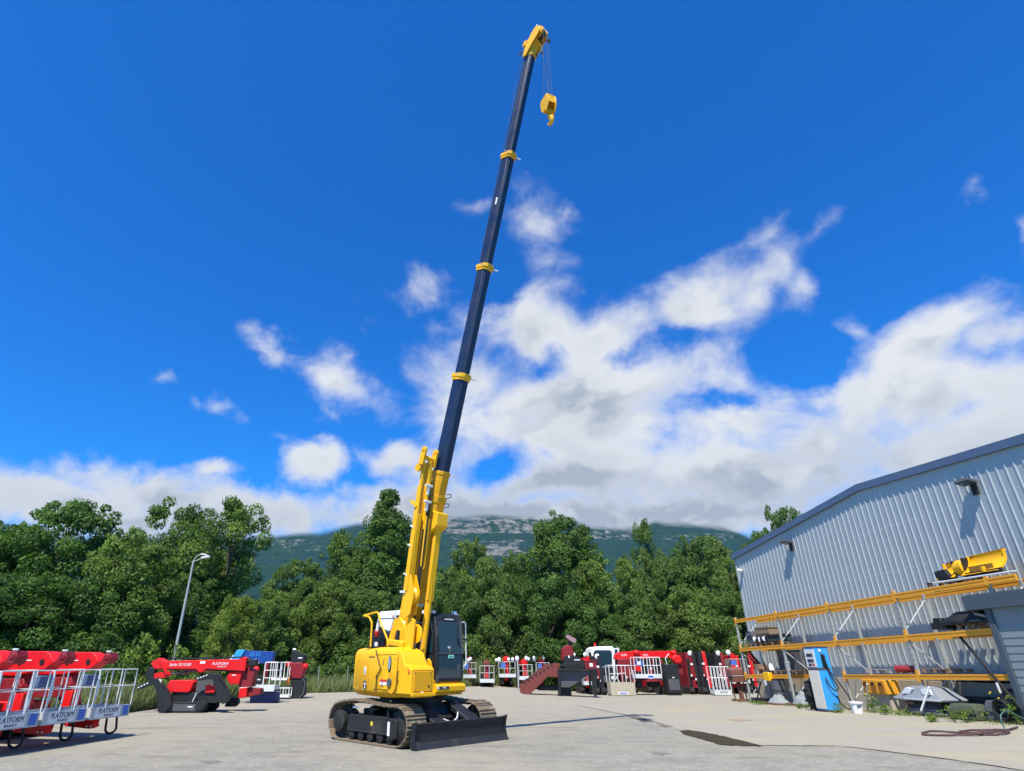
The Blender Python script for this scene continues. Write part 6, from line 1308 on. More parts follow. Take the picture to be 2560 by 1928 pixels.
m = MB(); m.bb(x0, x1, -0.4, 0.3, 0.05, 0.09); m.bb(x0, x1, -0.41, -0.39, 0.05, 0.32); m.bb(x0, x0 + .02, -0.39, .3, 0.05, 0.32); m.bb(x1 - .02, x1, -0.39, .3, 0.05, 0.32); m.build('floor_tray', ALU, tn); rails(MB(), x0, x1, -0.4, 0.3, 0.3, z1, 0.020, 5, 1).build('guard_rails', WHITE, tn)
a = tf2(1803, 1711); lettering('PLATFORM', 0.13, DECALB, tn, (a[0] - 0.08, -0.415, 0.2), (1, 0, 0), (0, 0, 1), squeeze=0.75)
# ================================================================== HALL AND RACK (x runs away along the wall, y out into the yard)
RP = Vector((14.631, 20.787, -0.014)); RZ = math.atan2(0.9955, -0.0946)
RX = Vector((math.cos(RZ), math.sin(RZ), 0)); RY = Vector((-RX.y, RX.x, 0)); SLOPE = -0.018
def rk(u, y, z=0.0): return RP + RX * u + RY * y + Vector((0, 0, z + SLOPE * u))
def onrack(px, py, y):
    d = ray(px, py); O = Vector((0, 0, CAMZ)); P0_ = RP + RY * y; q = O + d * ((P0_ - O).dot(RY) / d.dot(RY)) - RP
    u = q.dot(RX); return u, q.z - SLOPE * u
def rthing(name, label, cat, u, y, z=0.0, rz=0.0, group=None): return thing(name, label, cat, rk(u, y, z), RZ + rz, group)
hall = thing('industrial_hall', 'grey ribbed metal hall with blue roof edge on the right', 'building', rk(0, 0), RZ)
WY = -1.33; UC, UR, UE = 11.72, 1.70, -8.3
def roofz(u): return 7.89 + SLOPE * u - abs(u - UR) * (0.9 - (SLOPE * -1) * 0) / 10.05 + SLOPE * 0
def wall_top(u): return (6.96 + (u - UC) / (UR - UC) * 0.9 if u > UR else 7.86 - (UR - u) / (UR - UE) * 0.75) + SLOPE * u
def cladding(u0, u1, y, zlow, zhigh, pitch, mat, name, parent, step=0.026, rib=0.035, flip=1):
    vs, fs = [], []; u = u0; cols = []
    while u < u1 - 1e-6:
        for du, dy in ((0, 0), (pitch - rib - 0.05, 0), (pitch - rib - 0.028, step), (pitch - 0.028, step), (pitch - 0.001, 0)):
            uu = u + du
            if uu <= u1: cols.append((uu, y + dy * flip))
        u += pitch
    for uu, yy in cols: vs += [(uu, yy, zlow(uu)), (uu, yy, zhigh(uu))]
    for i in range(len(cols) - 1): fs.append((2 * i, 2 * i + 2, 2 * i + 3, 2 * i + 1))
    m = MB(); m.add(vs, fs); return m.build(name, mat, parent, angle=20)
def clad_mat():
    m, t, p = new_mat('ribbed_steel_cladding'); a = noise(t, 0.5, 4, 0.6); b = noise(t, 3, 4, 0.6, stretch=(4, 1, 0.25))
    c = mixc(t, ramp(t, b, 0.4, 0.75, 0, 0.6), (0.41, 0.445, 0.45), (0.345, 0.375, 0.38)); c = mixc(t, ramp(t, a, 0.5, 0.75, 0, 0.25), c, (0.43, 0.46, 0.46))
    cc = N(t, 'ShaderNodeTexCoord'); sp = N(t, 'ShaderNodeSeparateXYZ'); t.links.new(cc.outputs['Object'], sp.inputs[0])
    fr = N(t, 'ShaderNodeMath', operation='MODULO'); ad = N(t, 'ShaderNodeMath', operation='MULTIPLY_ADD'); t.links.new(sp.outputs[0], ad.inputs[0]); ad.inputs[1].default_value = 0.018; t.links.new(sp.outputs[2], ad.inputs[2]); t.links.new(ad.outputs[0], fr.inputs[0]); fr.inputs[1].default_value = 1.52
    c = mixc(t, ramp(t, fr.outputs[0], 1.485, 1.50, 0, 0.35), c, (0.62, 0.64, 0.64))      # fixing rows and sheet laps
    st_ = noise(t, 1.4, 5, 0.7, stretch=(5, 1, 0.12)); c = mixc(t, ramp(t, st_, 0.58, 0.74, 0, 0.4), c, (0.27, 0.29, 0.29))
    t.links.new(c, p.inputs['Base Color']); p.inputs['Metallic'].default_value = 0.25; p.inputs['Roughness'].default_value = 0.45
    return m
CLAD = clad_mat()
cladding(UE, UC, WY, lambda u: 0.97 + SLOPE * u, lambda u: wall_top(u) - 0.12, 0.285, CLAD, 'wall_cladding', hall)
m = MB(); m.add([(UC, WY, SLOPE * UC), (UC, WY, wall_top(UC) - 0.1), (UC, WY - 24, wall_top(UC) - 0.1), (UC, WY - 24, SLOPE * UC)], [(0, 1, 2, 3)]); m.add([(UE, WY, 0), (UE, WY, wall_top(UE) - 0.1), (UE, WY - 24, wall_top(UE) - 0.1), (UE, WY - 24, 0)], [(0, 1, 2, 3)]); m.add([(UE, WY - 24, 0), (UC, WY - 24, -.2), (UC, WY - 24, 6.8), (UR, WY - 24, 7.8), (UE, WY - 24, 7.0)], [(0, 1, 2, 3, 4)]); m.build('side_walls', CLAD, hall)
m = MB(); m.bb(UE, UC + 0.02, WY - 0.3, WY + 0.05, -0.5, 0.97 + SLOPE * 2); m.build('concrete_plinth', CONC, hall, bevel=0.01)
BTRIM = paint('blue_roof_trim', (0.08, 0.13, 0.22), 0.5)
m = MB()
for a, b in ((UC + 0.12, UR), (UR, UE - 0.1)):
    za, zb = wall_top(a), wall_top(b); y0, y1 = WY - 0.1, WY + 0.13
    m.add([(a, y0, za - 0.20), (b, y0, zb - 0.20), (b, y1, zb - 0.20), (a, y1, za - 0.20), (a, y0, za + 0.06), (b, y0, zb + 0.06), (b, y1, zb + 0.06), (a, y1, za + 0.06)], [(0, 1, 2, 3), (4, 7, 6, 5), (3, 2, 6, 7), (0, 4, 5, 1), (0, 3, 7, 4), (1, 5, 6, 2)])
m.build('roof_trim', BTRIM, hall)
m = MB()
for a, b in ((UC + 0.1, UR), (UR, UE - 0.1)): m.add([(a, WY - 0.1, wall_top(a) + .05), (b, WY - 0.1, wall_top(b) + .05), (b, WY - 24, wall_top(b) + .05), (a, WY - 24, wall_top(a) + .05)], [(0, 1, 2, 3)])
m.build('roof', BTRIM, hall)
m = MB(); m.bb(UC - 0.06, UC + 0.03, WY - 0.1, WY + 0.045, 0.75, wall_top(UC) - 0.28); m.build('corner_flashing', CLAD, hall)
for k, (u, z, lb) in enumerate(((-2.95, 6.55, 'black floodlight high on the hall wall above the yellow snow plough'), (6.66, 6.60, 'black floodlight on the hall wall nearer its left corner'))):
    f_ = rthing('floodlight', lb, 'floodlight', u, WY, z, 0, 'floodlights on the hall wall')
    m = MB(); m.bb(-0.10, 0.10, 0.04, 0.09, -0.35, 0.10); m.bar((0, 0.06, -0.02), (0, 0.16, 0.06), 0.07); m.build('bracket', BLACK, f_)
    m = MB(); m.box((0.05, 0.24, 0.06), (0.5, 0.32, 0.09), (0.3, 0, 0)); m.build('lamp_housing', GREYP, f_, bevel=0.015)
    for q in range(4): m = MB(); m.box((-0.15 + 0.12 * q, 0.24, 0.115), (0.012, 0.3, 0.05), (0.3, 0, 0)); m.build('cooling_fin', GREYP, f_)
    m = MB(); m.box((0.05, 0.25, 0.010), (0.42, 0.26, 0.012), (0.3, 0, 0)); m.build('lamp_glass', GLASS, f_)
cm = rthing('security_camera', 'small white camera near the left corner of the hall wall', 'camera', 11.2, WY, 6.1)
m = MB(); m.box((0, 0.16, 0), (0.16, 0.24, 0.12), (0.2, 0, 0)); m.build('body', LAMPW, cm, bevel=0.02); m = MB(); m.bar((0, 0.02, -0.08), (0, 0.2, -0.03), 0.05); m.build('bracket', ALU, cm)
# ---------------------------------------------------------------- rack
rack = thing('pallet_rack', 'long orange and grey pallet rack standing along the hall wall', 'storage rack', RP, RZ)
PST = [10.42, 6.95, 3.475, 0.0, -3.47]
rnd = random.Random(9)
def holes_mat():
    return GALV
for u in PST:
    for y in (0.0, -1.05):
        m = MB(); z0, z1 = SLOPE * u - 0.12, 3.62 + SLOPE * u + (0.08 if y == 0 else -0.05)
        m.bb(u - 0.05, u + 0.05, y - 0.035, y - 0.028, z0, z1) if False else m.bb(u - 0.05, u + 0.05, y - 0.04, y + 0.04, z0, z1)
        o = m.build('upright', GALV, rack, bevel=0.006)
        if y == 0.0:
            m = MB()
            for k in range(22):
                for s in (-0.02, 0.02): m.box((u + s, 0.0405, z0 + 0.3 + k * 0.155), (0.012, 0.003, 0.05))
            m.build('slot_holes', BLACK, o)
            m = MB(); m.bb(u - 0.11, u + 0.11, y - 0.09, y + 0.09, SLOPE * u - 0.01, SLOPE * u + 0.015); m.build('base_plate', GALV, o)
            for zz in (3.5, 2.28) + ((1.08,) if u not in (6.95,) else ()):
                m = MB(); m.bb(u - 0.058, u + 0.058, 0.02, 0.052, zz - 0.16 + SLOPE * u, zz + 0.19 + SLOPE * u); m.build('beam_connector', ORANGE, o, bevel=0.004)
    zs = [0.25, 1.25, 2.2, 3.3]
    for a, b, fl in ((0.2, 1.1, 0), (1.25, 2.1, 1), (2.45, 3.38, 0)):
        m = MB(); y0, y1 = (0, -1.05) if fl == 0 else (-1.05, 0); m.bar((u, y0 * 0.96, a + SLOPE * u), (u, y1 * 0.96, b + SLOPE * u), 0.025); m.build('brace', ALU, rack)
def beam(u0, u1, y, z, name='beam'):
    m = MB()
    for k in range(3):
        d = 0.018 if k != 1 else 0.008
        zz = z + 0.028 + k * 0.052
        m.add([(u0, y - 0.03, zz - 0.025 + SLOPE * u0), (u1, y - 0.03, zz - 0.025 + SLOPE * u1), (u1, y + 0.02 + d, zz - 0.025 + SLOPE * u1), (u0, y + 0.02 + d, zz - 0.025 + SLOPE * u0), (u0, y - 0.03, zz + 0.025 + SLOPE * u0), (u1, y - 0.03, zz + 0.025 + SLOPE * u1), (u1, y + 0.02 + d, zz + 0.025 + SLOPE * u1), (u0, y + 0.02 + d, zz + 0.025 + SLOPE * u0)], [(0, 1, 2, 3), (4, 7, 6, 5), (3, 2, 6, 7), (0, 4, 5, 1), (0, 3, 7, 4), (1, 5, 6, 2)])
    return m.build(name, ORANGE, rack)
for a, b in zip(PST, PST[1:]):
    for y in (0.02, -1.07):
        beam(b + 0.055, a - 0.055, y, 3.44); beam(b + 0.055, a - 0.055, y, 2.16)
        if (a, b) != (6.95, 3.475): beam(b + 0.055, a - 0.055, y, 1.00)
for y in (0.02, -1.07): beam(-4.35, -3.53, y, 3.44)
# ---------------------------------------------------------------- lean-to shed at the right edge
shed = rthing('shed', 'slate blue shed with grey slatted front at the right edge', 'shed', -3.25, 0.0)
m = MB(); m.bb(-6.0, -0.12, 0.02, 0.10, 0.0, 2.80); sh = m.build('slatted_front', SHUT, shed)
for k in range(14):
    m = MB(); m.add([(-6.0, 0.104, 0.14 + 0.19 * k), (-0.13, 0.104, 0.14 + 0.19 * k), (-0.13, 0.114, 0.15 + 0.19 * k), (-6.0, 0.114, 0.15 + 0.19 * k), (-6.0, 0.104, 0.30 + 0.19 * k), (-0.13, 0.104, 0.30 + 0.19 * k)], [(0, 1, 2, 3), (3, 2, 5, 4)]); m.build('slat', SHUT, sh)
m = MB(); m.bb(-0.12, 0.06, -1.2, 0.16, 0.0, 2.80); m.build('corner_wall', SLATE, shed, bevel=0.01)
m = MB(); m.bb(-6.2, 0.55, -1.38, 0.26, 2.80, 3.18); m.build('roof_fascia', SLATE, shed, bevel=0.012)
m = MB(); m.bb(-6.15, 0.50, -1.36, 0.20, 3.181, 3.21); m.build('roof_sheet', SLATE, shed)
# ---------------------------------------------------------------- things on the rack
def pallet(u, y, z, label, w=1.1, d=0.8, mat=None):
    t = rthing('pallet', label, 'pallet', u, y, z, 0, 'wooden pallets on the rack'); mt = mat or WOOD
    m = MB()
    for k in range(6): m.box((-w / 2 + 0.05 + k * (w - 0.1) / 5, 0, 0.125), (0.10, d, 0.02))
    m.build('deck_boards', mt, t)
    m = MB()
    for a in (-d / 2 + 0.05, 0, d / 2 - 0.05):
        for b in (-w / 2 + 0.07, 0, w / 2 - 0.07): m.box((b, a, 0.065), (0.12, 0.09, 0.10))
    m.build('blocks', mt, t); return t
pallet(9.6, -0.45, 2.34, 'pallet under the grey brackets on the middle shelf of the far bay'); pallet(8.3, -0.45, 2.34, 'pallet under the long black case on the middle shelf of the far bay')
pallet(9.3, -0.45, 1.18, 'pallet on the lowest shelf of the far bay'); pallet(7.7, -0.5, 1.18, 'pallet on the lowest shelf beside the second upright')
pallet(-0.55, -0.5, 1.18, 'brown pallet on the lowest shelf beside the red roll'); pallet(-2.45, -0.45, 2.34, 'pallet under the black bucket on the middle shelf'); DKW = paint('dark_pallet_wood', (0.07, 0.045, 0.04), 0.9)
pallet(-2.2, -0.40, 3.60, 'dark pallet under the yellow snow plough', 1.5, 0.9, DKW); pallet(1.9, -0.5, 1.18, 'thin grey pallet on the lowest shelf behind the yellow crate', 1.2, 0.8, GALV)
# snow plough
pl = rthing('snow_plough', 'yellow snow plough lying on the top shelf against the hall', 'snow plough', -2.78, -0.35, 3.74); pl.scale = (0.86, 0.9, 0.92)
def mould(u0, u1, y0, y1, h0, h1, name, tilt=0.0, mat=YEL, edge=True):
    n = 10; vs = []
    for uu, yo, h in ((u0, y0, h0), (u1, y1, h1)):
        for i in range(n + 1):
            a = i / n; vs.append((uu, yo + 0.16 * (2 * a - 1) ** 2 * 1.0 + tilt * a, 0.06 + h * a))
    for uu, yo, h in ((u0, y0, h0), (u1, y1, h1)):
        for i in range(n + 1):
            a = i / n; vs.append((uu, yo - 0.02 + 0.16 * (2 * a - 1) ** 2 + tilt * a, 0.06 + h * a))
    N1 = n + 1; fs = []
    for i in range(n): fs += [(i, i + 1, N1 + i + 1, N1 + i), (2 * N1 + i, 3 * N1 + i, 3 * N1 + i + 1, 2 * N1 + i + 1), (i, 2 * N1 + i, 2 * N1 + i + 1, i + 1), (N1 + i, N1 + i + 1, 3 * N1 + i + 1, 3 * N1 + i)]
    fs += [(n, 2 * N1 + n, 3 * N1 + n, N1 + n), (0, N1, 3 * N1, 2 * N1)]
    m = MB(); m.add(vs, fs); return m.build(name, mat, pl)
b1 = mould(-1.25, 0.06, 0.22, 0.14, 0.62, 0.60, 'right_blade', -0.42); b2 = mould(0.52, 1.12, 0.14, 0.08, 0.55, 0.46, 'left_blade', -0.36)
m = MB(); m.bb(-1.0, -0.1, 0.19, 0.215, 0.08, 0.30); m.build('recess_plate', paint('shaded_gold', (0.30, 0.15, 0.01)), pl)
m = MB(); m.bar((-1.27, -0.14, 0.67), (0.06, -0.2, 0.65), 0.10, 0.05); m.build('top_flange', YEL, pl)
for u in (-1.26, -0.6, 0.08, 0.50, 1.13):
    m = MB(); n = 10; pts = [(0.20 - 0.40 * i / n + 0.16 * (2 * i / n - 1) ** 2 + 0.03, 0.05 + 0.6 * i / n) for i in range(n + 1)] + [(0.14 - 0.40 * i / n + 0.16 * (2 * i / n - 1) ** 2, 0.05 + 0.6 * i / n) for i in range(n, -1, -1)]
    if u != -0.6: m.prism([(y, z * (1.0 if u < 0.3 else 0.86)) for y, z in pts], u - 0.02, u + 0.02, 'x'); m.build('end_rib', YEL, pl)
m = MB(); m.cyl((0.10, 0.02, 0.34), (0.50, -0.02, 0.33), 0.26, 0.25, n=20); m.build('centre_drum', YEL, pl, bevel=0.02)
m = MB(); m.bb(0.46, 0.53, -0.2, 0.2, 0.1, 0.56); m.build('drum_flange', BLACK, pl, bevel=0.01)
m = MB(); m.bb(0.07, 0.12, -0.2, 0.2, 0.1, 0.60); m.build('drum_flange', BLACK, pl, bevel=0.01)
m = MB(); m.bar((-1.4, 0.34, 0.05), (0.1, 0.24, 0.05), 0.05, 0.14); m.build('rubber_edge', RUBBER, pl); m = MB(); m.bar((0.45, 0.2, 0.06), (1.15, 0.2, 0.06), 0.05, 0.12); m.build('rubber_edge', RUBBER, pl)
m = MB(); m.prism([(0.55, 0.02), (1.18, 0.02), (1.2, 0.3), (0.75, 0.34)], 0.2, 0.34); m.build('mounting_frame', BLACK, pl, bevel=0.02)
m = MB(); m.bar((-1.25, -0.12, 0.70), (1.1, -0.16, 0.56), 0.04); m.build('top_rim', OXIDE, pl)
m = MB(); m.box((-0.75, 0.33, 0.14), (0.1, 0.08, 0.16)); m.build('bracket', YEL, pl, bevel=0.01)
tube_ = MB(); tube_.cyl((-1.5, 0, 0), (1.2, 0, 0), 0.025, n=8); o = tube_.build('steel_tube', ALU); o.location = rk(-3.0, 0.14, 3.67); o.rotation_euler = (0, 0, RZ); tag(o, 'thin steel tube lying along the top beam under the snow plough', 'tube')
# black bucket on the middle shelf
bk = rthing('loader_bucket', 'black loader bucket on the middle shelf beside the shed', 'bucket', -2.35, -0.35, 2.48)
m = MB(); m.loft([[Vector((a, b, z)) for a, b in ((-0.75 * k, -0.42 * k), (0.8 * k, -0.42 * k), (0.8 * k, 0.42 * k), (-0.75 * k, 0.42 * k))] for k, z in ((1.0, 0.0), (1.05, 0.06), (0.9, 0.16), (0.55, 0.34), (0.45, 0.36))]); m.build('shell', BLACK, bk, bevel=0.03)
m = MB(); m.bb(0.75, 1.3, -0.3, 0.35, -0.1, 0.1); m.prism([(0.9, 0.1), (1.25, 0.1), (1.2, 0.24), (0.95, 0.2)], -0.2, 0.3); m.build('mounting_block', BLACK, bk, bevel=0.02)
m = MB(); m.bb(-0.55, -0.2, 0.425, 0.45, 0.05, 0.09); m.build('wear_plate', GREYP, bk)
m = MB(); m.prism([(-0.75, 0.12), (-0.40, 0.22), (-0.36, 0.29), (-0.7, 0.2)], 0.10, 0.405); m.build('dusty_panel', paint('dusty_steel', (0.30, 0.26, 0.22), 0.8), bk)
# things on the middle shelf of the far bay
gbk = rthing('machine_bracket', 'grey angled steel bracket at the far end of the middle shelf', 'bracket', 9.75, -0.35, 2.48)
m = MB(); m.prism([(-0.45, 0.0), (0.2, 0.0), (0.25, 0.3), (0.15, 0.55), (-0.05, 0.55), (-0.15, 0.2)], -0.2, 0.2); m.build('body', GREYP, gbk, bevel=0.02); m = MB(); m.bar((0.5, 0.2, 0.0), (0.15, 0.2, 0.40), 0.04); m.bar((0.15, 0.2, 0.40), (-0.1, 0.2, 0.42), 0.04); m.build('strut', ALU, gbk)
wc_ = rthing('wooden_crate', 'weathered wooden crate with metal strips on the middle shelf', 'crate', 8.75, -0.55, 2.48)
m = MB(); m.bb(-0.55, 0.55, -0.3, 0.3, 0.0, 0.62); m.build('box', WOOD, wc_); m = MB(); m.bb(-0.58, 0.58, -0.32, 0.32, 0.62, 0.68); m.bb(-0.57, 0.57, 0.3, 0.32, 0.38, 0.48); m.build('slats', WOOD, wc_)
mp_ = rthing('metal_parts', 'heap of pale metal parts on the pallet in front of the crate', 'metal parts', 8.7, -0.12, 2.48); rnd = random.Random(4)
for k in range(6):
    m = MB(); x = -0.5 + 0.2 * k; m.box((x, 0.0, 0.12), (0.14, 0.2, 0.2 + 0.1 * rnd.random()), (rnd.random(), rnd.random() * 0.6, rnd.random())); m.build('part', ALU if k % 2 else BLACK, mp_, bevel=0.02)
bc = rthing('equipment_case', 'long black case with white lamp on the middle shelf', 'case', 7.6, -0.3, 2.48)
m = MB(); m.bb(-0.6, 0.65, -0.25, 0.25, 0.0, 0.16); m.build('lid', paint('dark_teal', (0.02, 0.05, 0.05)), bc, bevel=0.03); m = MB(); m.bb(-0.62, 0.6, -0.22, 0.28, 0.17, 0.30); m.build('tube_pack', BLACK, bc, bevel=0.05); m = MB(); m.ball((-0.58, 0.26, 0.3), 0.05, 8, 6); m.build('lamp', LAMPW, bc)
# lowest shelf
rl = rthing('foil_roll', 'dark red roll with white end on the lowest shelf of the rack', 'roll', 0.62, 0.0, 1.20)
m = MB(); m.cyl((-0.25, -0.3, 0.11), (0.28, 0.0, 0.11), 0.11, n=16); m.build('roll', DRED, rl); m = MB(); m.cyl((0.28, 0.0, 0.11), (0.29, 0.005, 0.11), 0.075, n=14); m.build('end_cap', LAMPW, rl)
cl = rthing('hose_coil', 'brown coil with red frame on the lowest shelf at the far end', 'coil', 9.3, -0.2, 1.33)
for k in range(4): m = MB(); m.tube([(0.34 * math.cos(a), 0.2 * math.sin(a), 0.06 + 0.05 * k) for a in [2 * PI * i / 20 for i in range(20)]], 0.035, 6, closed=True); m.build('coil_turn', paint('tan_hose', (0.30, 0.17, 0.10), 0.8), cl)
rfm = rthing('red_frame', 'dark red steel frame leaning at the far end of the lowest shelf', 'frame', 10.0, -0.35, 1.2); m = MB(); m.bar((0.3, 0, 0.9), (-0.5, 0, 0.05), 0.08); m.bar((0.15, 0.2, 0.9), (-0.65, 0.2, 0.05), 0.08); m.bar((0.3, 0.1, 0.88), (0.15, 0.1, 0.9), 0.06); m.build('bars', DRED, rfm); m = MB(); m.bar((0.15, 0.1, 0.95), (-1.1, 0.1, -0.0), 0.05); m.build('black_bar', BLACK, rfm)
wj = rthing('white_jug', 'white plastic jug on the lowest shelf beside the yellow box', 'jug', 8.3, -0.1, 1.33); m = MB(); m.cyl((0, 0, 0), (0, 0, 0.2), 0.12, n=14); m.cyl((0, 0, 0.2), (0, 0, 0.27), 0.11, 0.05, n=14); m.build('body', LAMPW, wj); m = MB(); m.cyl((0, 0, 0.27), (0, 0, 0.3), 0.04, n=10); m.build('cap', BLACK, wj)
yb = rthing('yellow_box', 'small yellow box hung on the front of the lowest far shelf', 'box', 8.3, 0.12, 0.90); m = MB(); m.bb(-0.22, 0.22, -0.04, 0.14, 0, 0.34); m.build('box', YEL, yb, bevel=0.015); m = MB(); m.bb(0.05, 0.2, 0.141, 0.146, -0.2 + .02, 0.02); m.build('label', DECAL, yb)
dp = rthing('dark_panel', 'dark sheet metal panel standing on the lowest shelf of the far bay', 'panel', 7.9, -0.75, 1.33); m = MB(); m.bb(-0.9, 0.8, -0.03, 0.03, 0.0, 0.75); m.build('sheet', paint('dark_grey_sheet', (0.09, 0.09, 0.10), 0.6), dp); m = MB(); m.bb(-0.92, 0.82, -0.04, 0.04, 0.75, 0.8); m.build('edge', BLACK, dp)
wr = rthing('white_canister', 'white canister at the near end of the far low shelf', 'canister', 7.15, -0.15, 1.33); m = MB(); m.cyl((0, 0, 0), (0, 0, 0.34), 0.1, n=14); m.build('body', LAMPW, wr); m = MB(); m.cyl((0, 0, 0.34), (0, 0, 0.39), 0.05, n=10); m.build('cap', LAMPW, wr)
# ---------------------------------------------------------------- things on the ground
g_ = ground(2069, 1781); q = g_ - RP; pu, pyy = q.dot(RX) + 0.26, q.dot(RY) - 0.27
pump = rthing('fuel_pump', 'old blue and white fuel pump standing in front of the rack', 'fuel pump', pu, pyy, 0.0, math.radians(3)); pump.location.z = gz(pump.location.x, pump.location.y)
m = MB(); m.bb(-0.255, 0.255, -0.27, 0.262, 0.06, 2.02); pb = m.build('body', LBLUE, pump, bevel=0.012)
m = MB(); m.bb(-0.25, 0.25, 0.264, 0.285, 0.10, 1.28); m.build('lower_front_panel', paint('cream_paint', (0.66, 0.62, 0.52), 0.5, dirt=0.4), pb, bevel=0.006)
m = MB(); m.bb(-0.25, 0.25, 0.264, 0.285, 1.38, 1.96); fp = m.build('display_panel', paint('grey_white_paint', (0.62, 0.64, 0.62), 0.45), pb, bevel=0.006)
m = MB(); m.bb(-0.15, 0.16, 0.2855, 0.292, 1.72, 1.82); m.build('display_window', DECALB, fp); m = MB(); m.bb(-0.15, 0.16, 0.2855, 0.292, 1.54, 1.64); m.build('display_window', DECALB, fp); m = MB(); m.bb(-0.16, -0.06, 0.2855, 0.292, 1.42, 1.50); m.build('red_label', DECALR, fp); m = MB(); m.bb(-0.02, 0.14, 0.2855, 0.292, 1.42, 1.50); m.build('dark_label', DECALB, fp)
m = MB(); m.bb(-0.262, 0.262, -0.2, 0.28, 1.29, 1.37); m.build('grey_band', GREYP, pb); m = MB(); m.bb(-0.24, 0.24, -0.26, 0.25, 0.0, 0.06); m.build('base', RUST, pump); m = MB(); m.bb(-0.27, 0.27, -0.285, 0.29, 2.02, 2.05); m.build('cap', GREYP, pb)
m = MB(); m.box((-0.265, -0.02, 1.58), (0.03, 0.16, 0.42)); m.build('nozzle_pocket', BLACK, pb, bevel=0.02)
m = MB(); m.bar((-0.30, 0.03, 1.82), (-0.31, -0.03, 1.55), 0.045); m.bar((-0.31, -0.03, 1.55), (-0.30, -0.07, 1.35), 0.06); m.build('nozzle', BLACK, pump, bevel=0.01); m = MB(); m.cyl((-0.275, 0.05, 1.92), (-0.262, 0.05, 1.92), 0.045, n=12); m.build('round_badge', LAMPW, pb)
m = MB(); m.tube(rounded([(-0.30, -0.07, 1.35), (-0.36, -0.14, 1.0), (-0.36, -0.28, 0.75), (-0.36, -0.18, 0.62), (-0.35, 0.02, 0.75), (-0.33, 0.10, 1.0), (-0.31, 0.1, 1.05)], 0.2), 0.02, 8); m.build('fuel_hose', RUBBER, pump)
m = MB(); m.tube(rounded([(-0.30, -0.1, 1.3), (-0.40, -0.3, 0.9), (-0.45, -0.55, 0.4), (-0.4, -0.5, 0.06), (-0.33, -0.25, 0.2), (-0.29, -0.2, 0.5)], 0.2), 0.02, 8); m.build('fuel_hose', RUBBER, pump)
tw = rthing('tractor_wheel', 'large lugged tyre with blue rim leaning behind the fuel pump', 'wheel', pu + 0.95, pyy - 0.30, 0.0, math.radians(-70)); tw.location.z = gz(tw.location.x, tw.location.y)
m = MB(); m.wheel((0, 0, 0.5), 0.5, 0.36, 30, [(0.27, -0.13), (0.34, -0.18), (0.45, -0.17), (0.5, -0.1), (0.5, 0.1), (0.45, 0.17), (0.34, 0.18), (0.27, 0.13)])
for k in range(20):
    a = 2 * PI * k / 20; s = 1 if k % 2 else -1; m.box((0.505 * math.cos(a), 0.075 * s, 0.5 + 0.505 * math.sin(a)), (0.07, 0.19, 0.055), Euler((0, -a, 0)).to_matrix() @ Euler((0.5 * s, 0, 0)).to_matrix())
ty = m.build('tyre', RUBBER, tw); m = MB(); m.wheel((0, 0, 0.5), 0.28, 0.2, 26, [(0.04, 0.02), (0.2, 0.05), (0.24, 0.11), (0.285, 0.13), (0.285, -0.13), (0.24, -0.11), (0.2, -0.05), (0.04, -0.02)]); m.build('rim', paint('rim_blue', (0.02, 0.13, 0.6), 0.4), tw); m = MB(); m.cyl((0, -0.07, 0.5), (0, 0.07, 0.5), 0.075, n=12); m.build('hub', RUST, tw)
g_ = ground(2146, 1784); bu = thing('paint_bucket', 'white plastic bucket on the ground in front of the yellow crate', 'bucket', g_)
m = MB(); n = 20; m.loft([[Vector((r * math.cos(2 * PI * i / n), r * math.sin(2 * PI * i / n), z)) for i in range(n)] for r, z in ((0.15, 0), (0.19, 0.30), (0.215, 0.30), (0.215, 0.34), (0.19, 0.34), (0.145, 0.03))]); m.build('pail', LAMPW, bu); m = MB(); m.box((-0.03, -0.185, 0.22), (0.14, 0.012, 0.045)); m.build('dark_label', DECALB, bu)
yc = rthing('stacking_crate', 'orange yellow crate with handles under the lowest beam', 'crate', 2.0, -0.1, 0.55)
m = MB(); m.bb(-0.55, 0.55, -0.3, 0.2, 0, 0.44); ycb = m.build('body', ORANGE, yc, bevel=0.02)
for k in range(3): m = MB(); m.bb(-0.45 + 0.36 * k, -0.21 + 0.36 * k, 0.201, 0.212, 0.06, 0.3); m.build('recess', paint('dark_orange', (0.35, 0.12, 0.01)), ycb); m = MB(); m.bb(-0.4 + 0.36 * k, -0.26 + 0.36 * k, 0.213, 0.225, 0.3, 0.36); m.build('handle', BLACK, ycb)
m = MB(); m.bb(-0.45, 0.45, -0.2, 0.1, -0.56, -0.003); m.build('support_block', CONC, yc)
pp = MB(); pp.bar((0, 0, 0), (-0.55, 0.15, 0.9), 0.055); o = pp.build('leaning_pipe', paint('pale_pipe', (0.6, 0.52, 0.38), 0.6)); o.location = rk(2.05, 0.55, -0.02); o.rotation_euler = (0, 0, RZ); tag(o, 'pale pipe leaning out of the white bucket towards the crate', 'pipe')
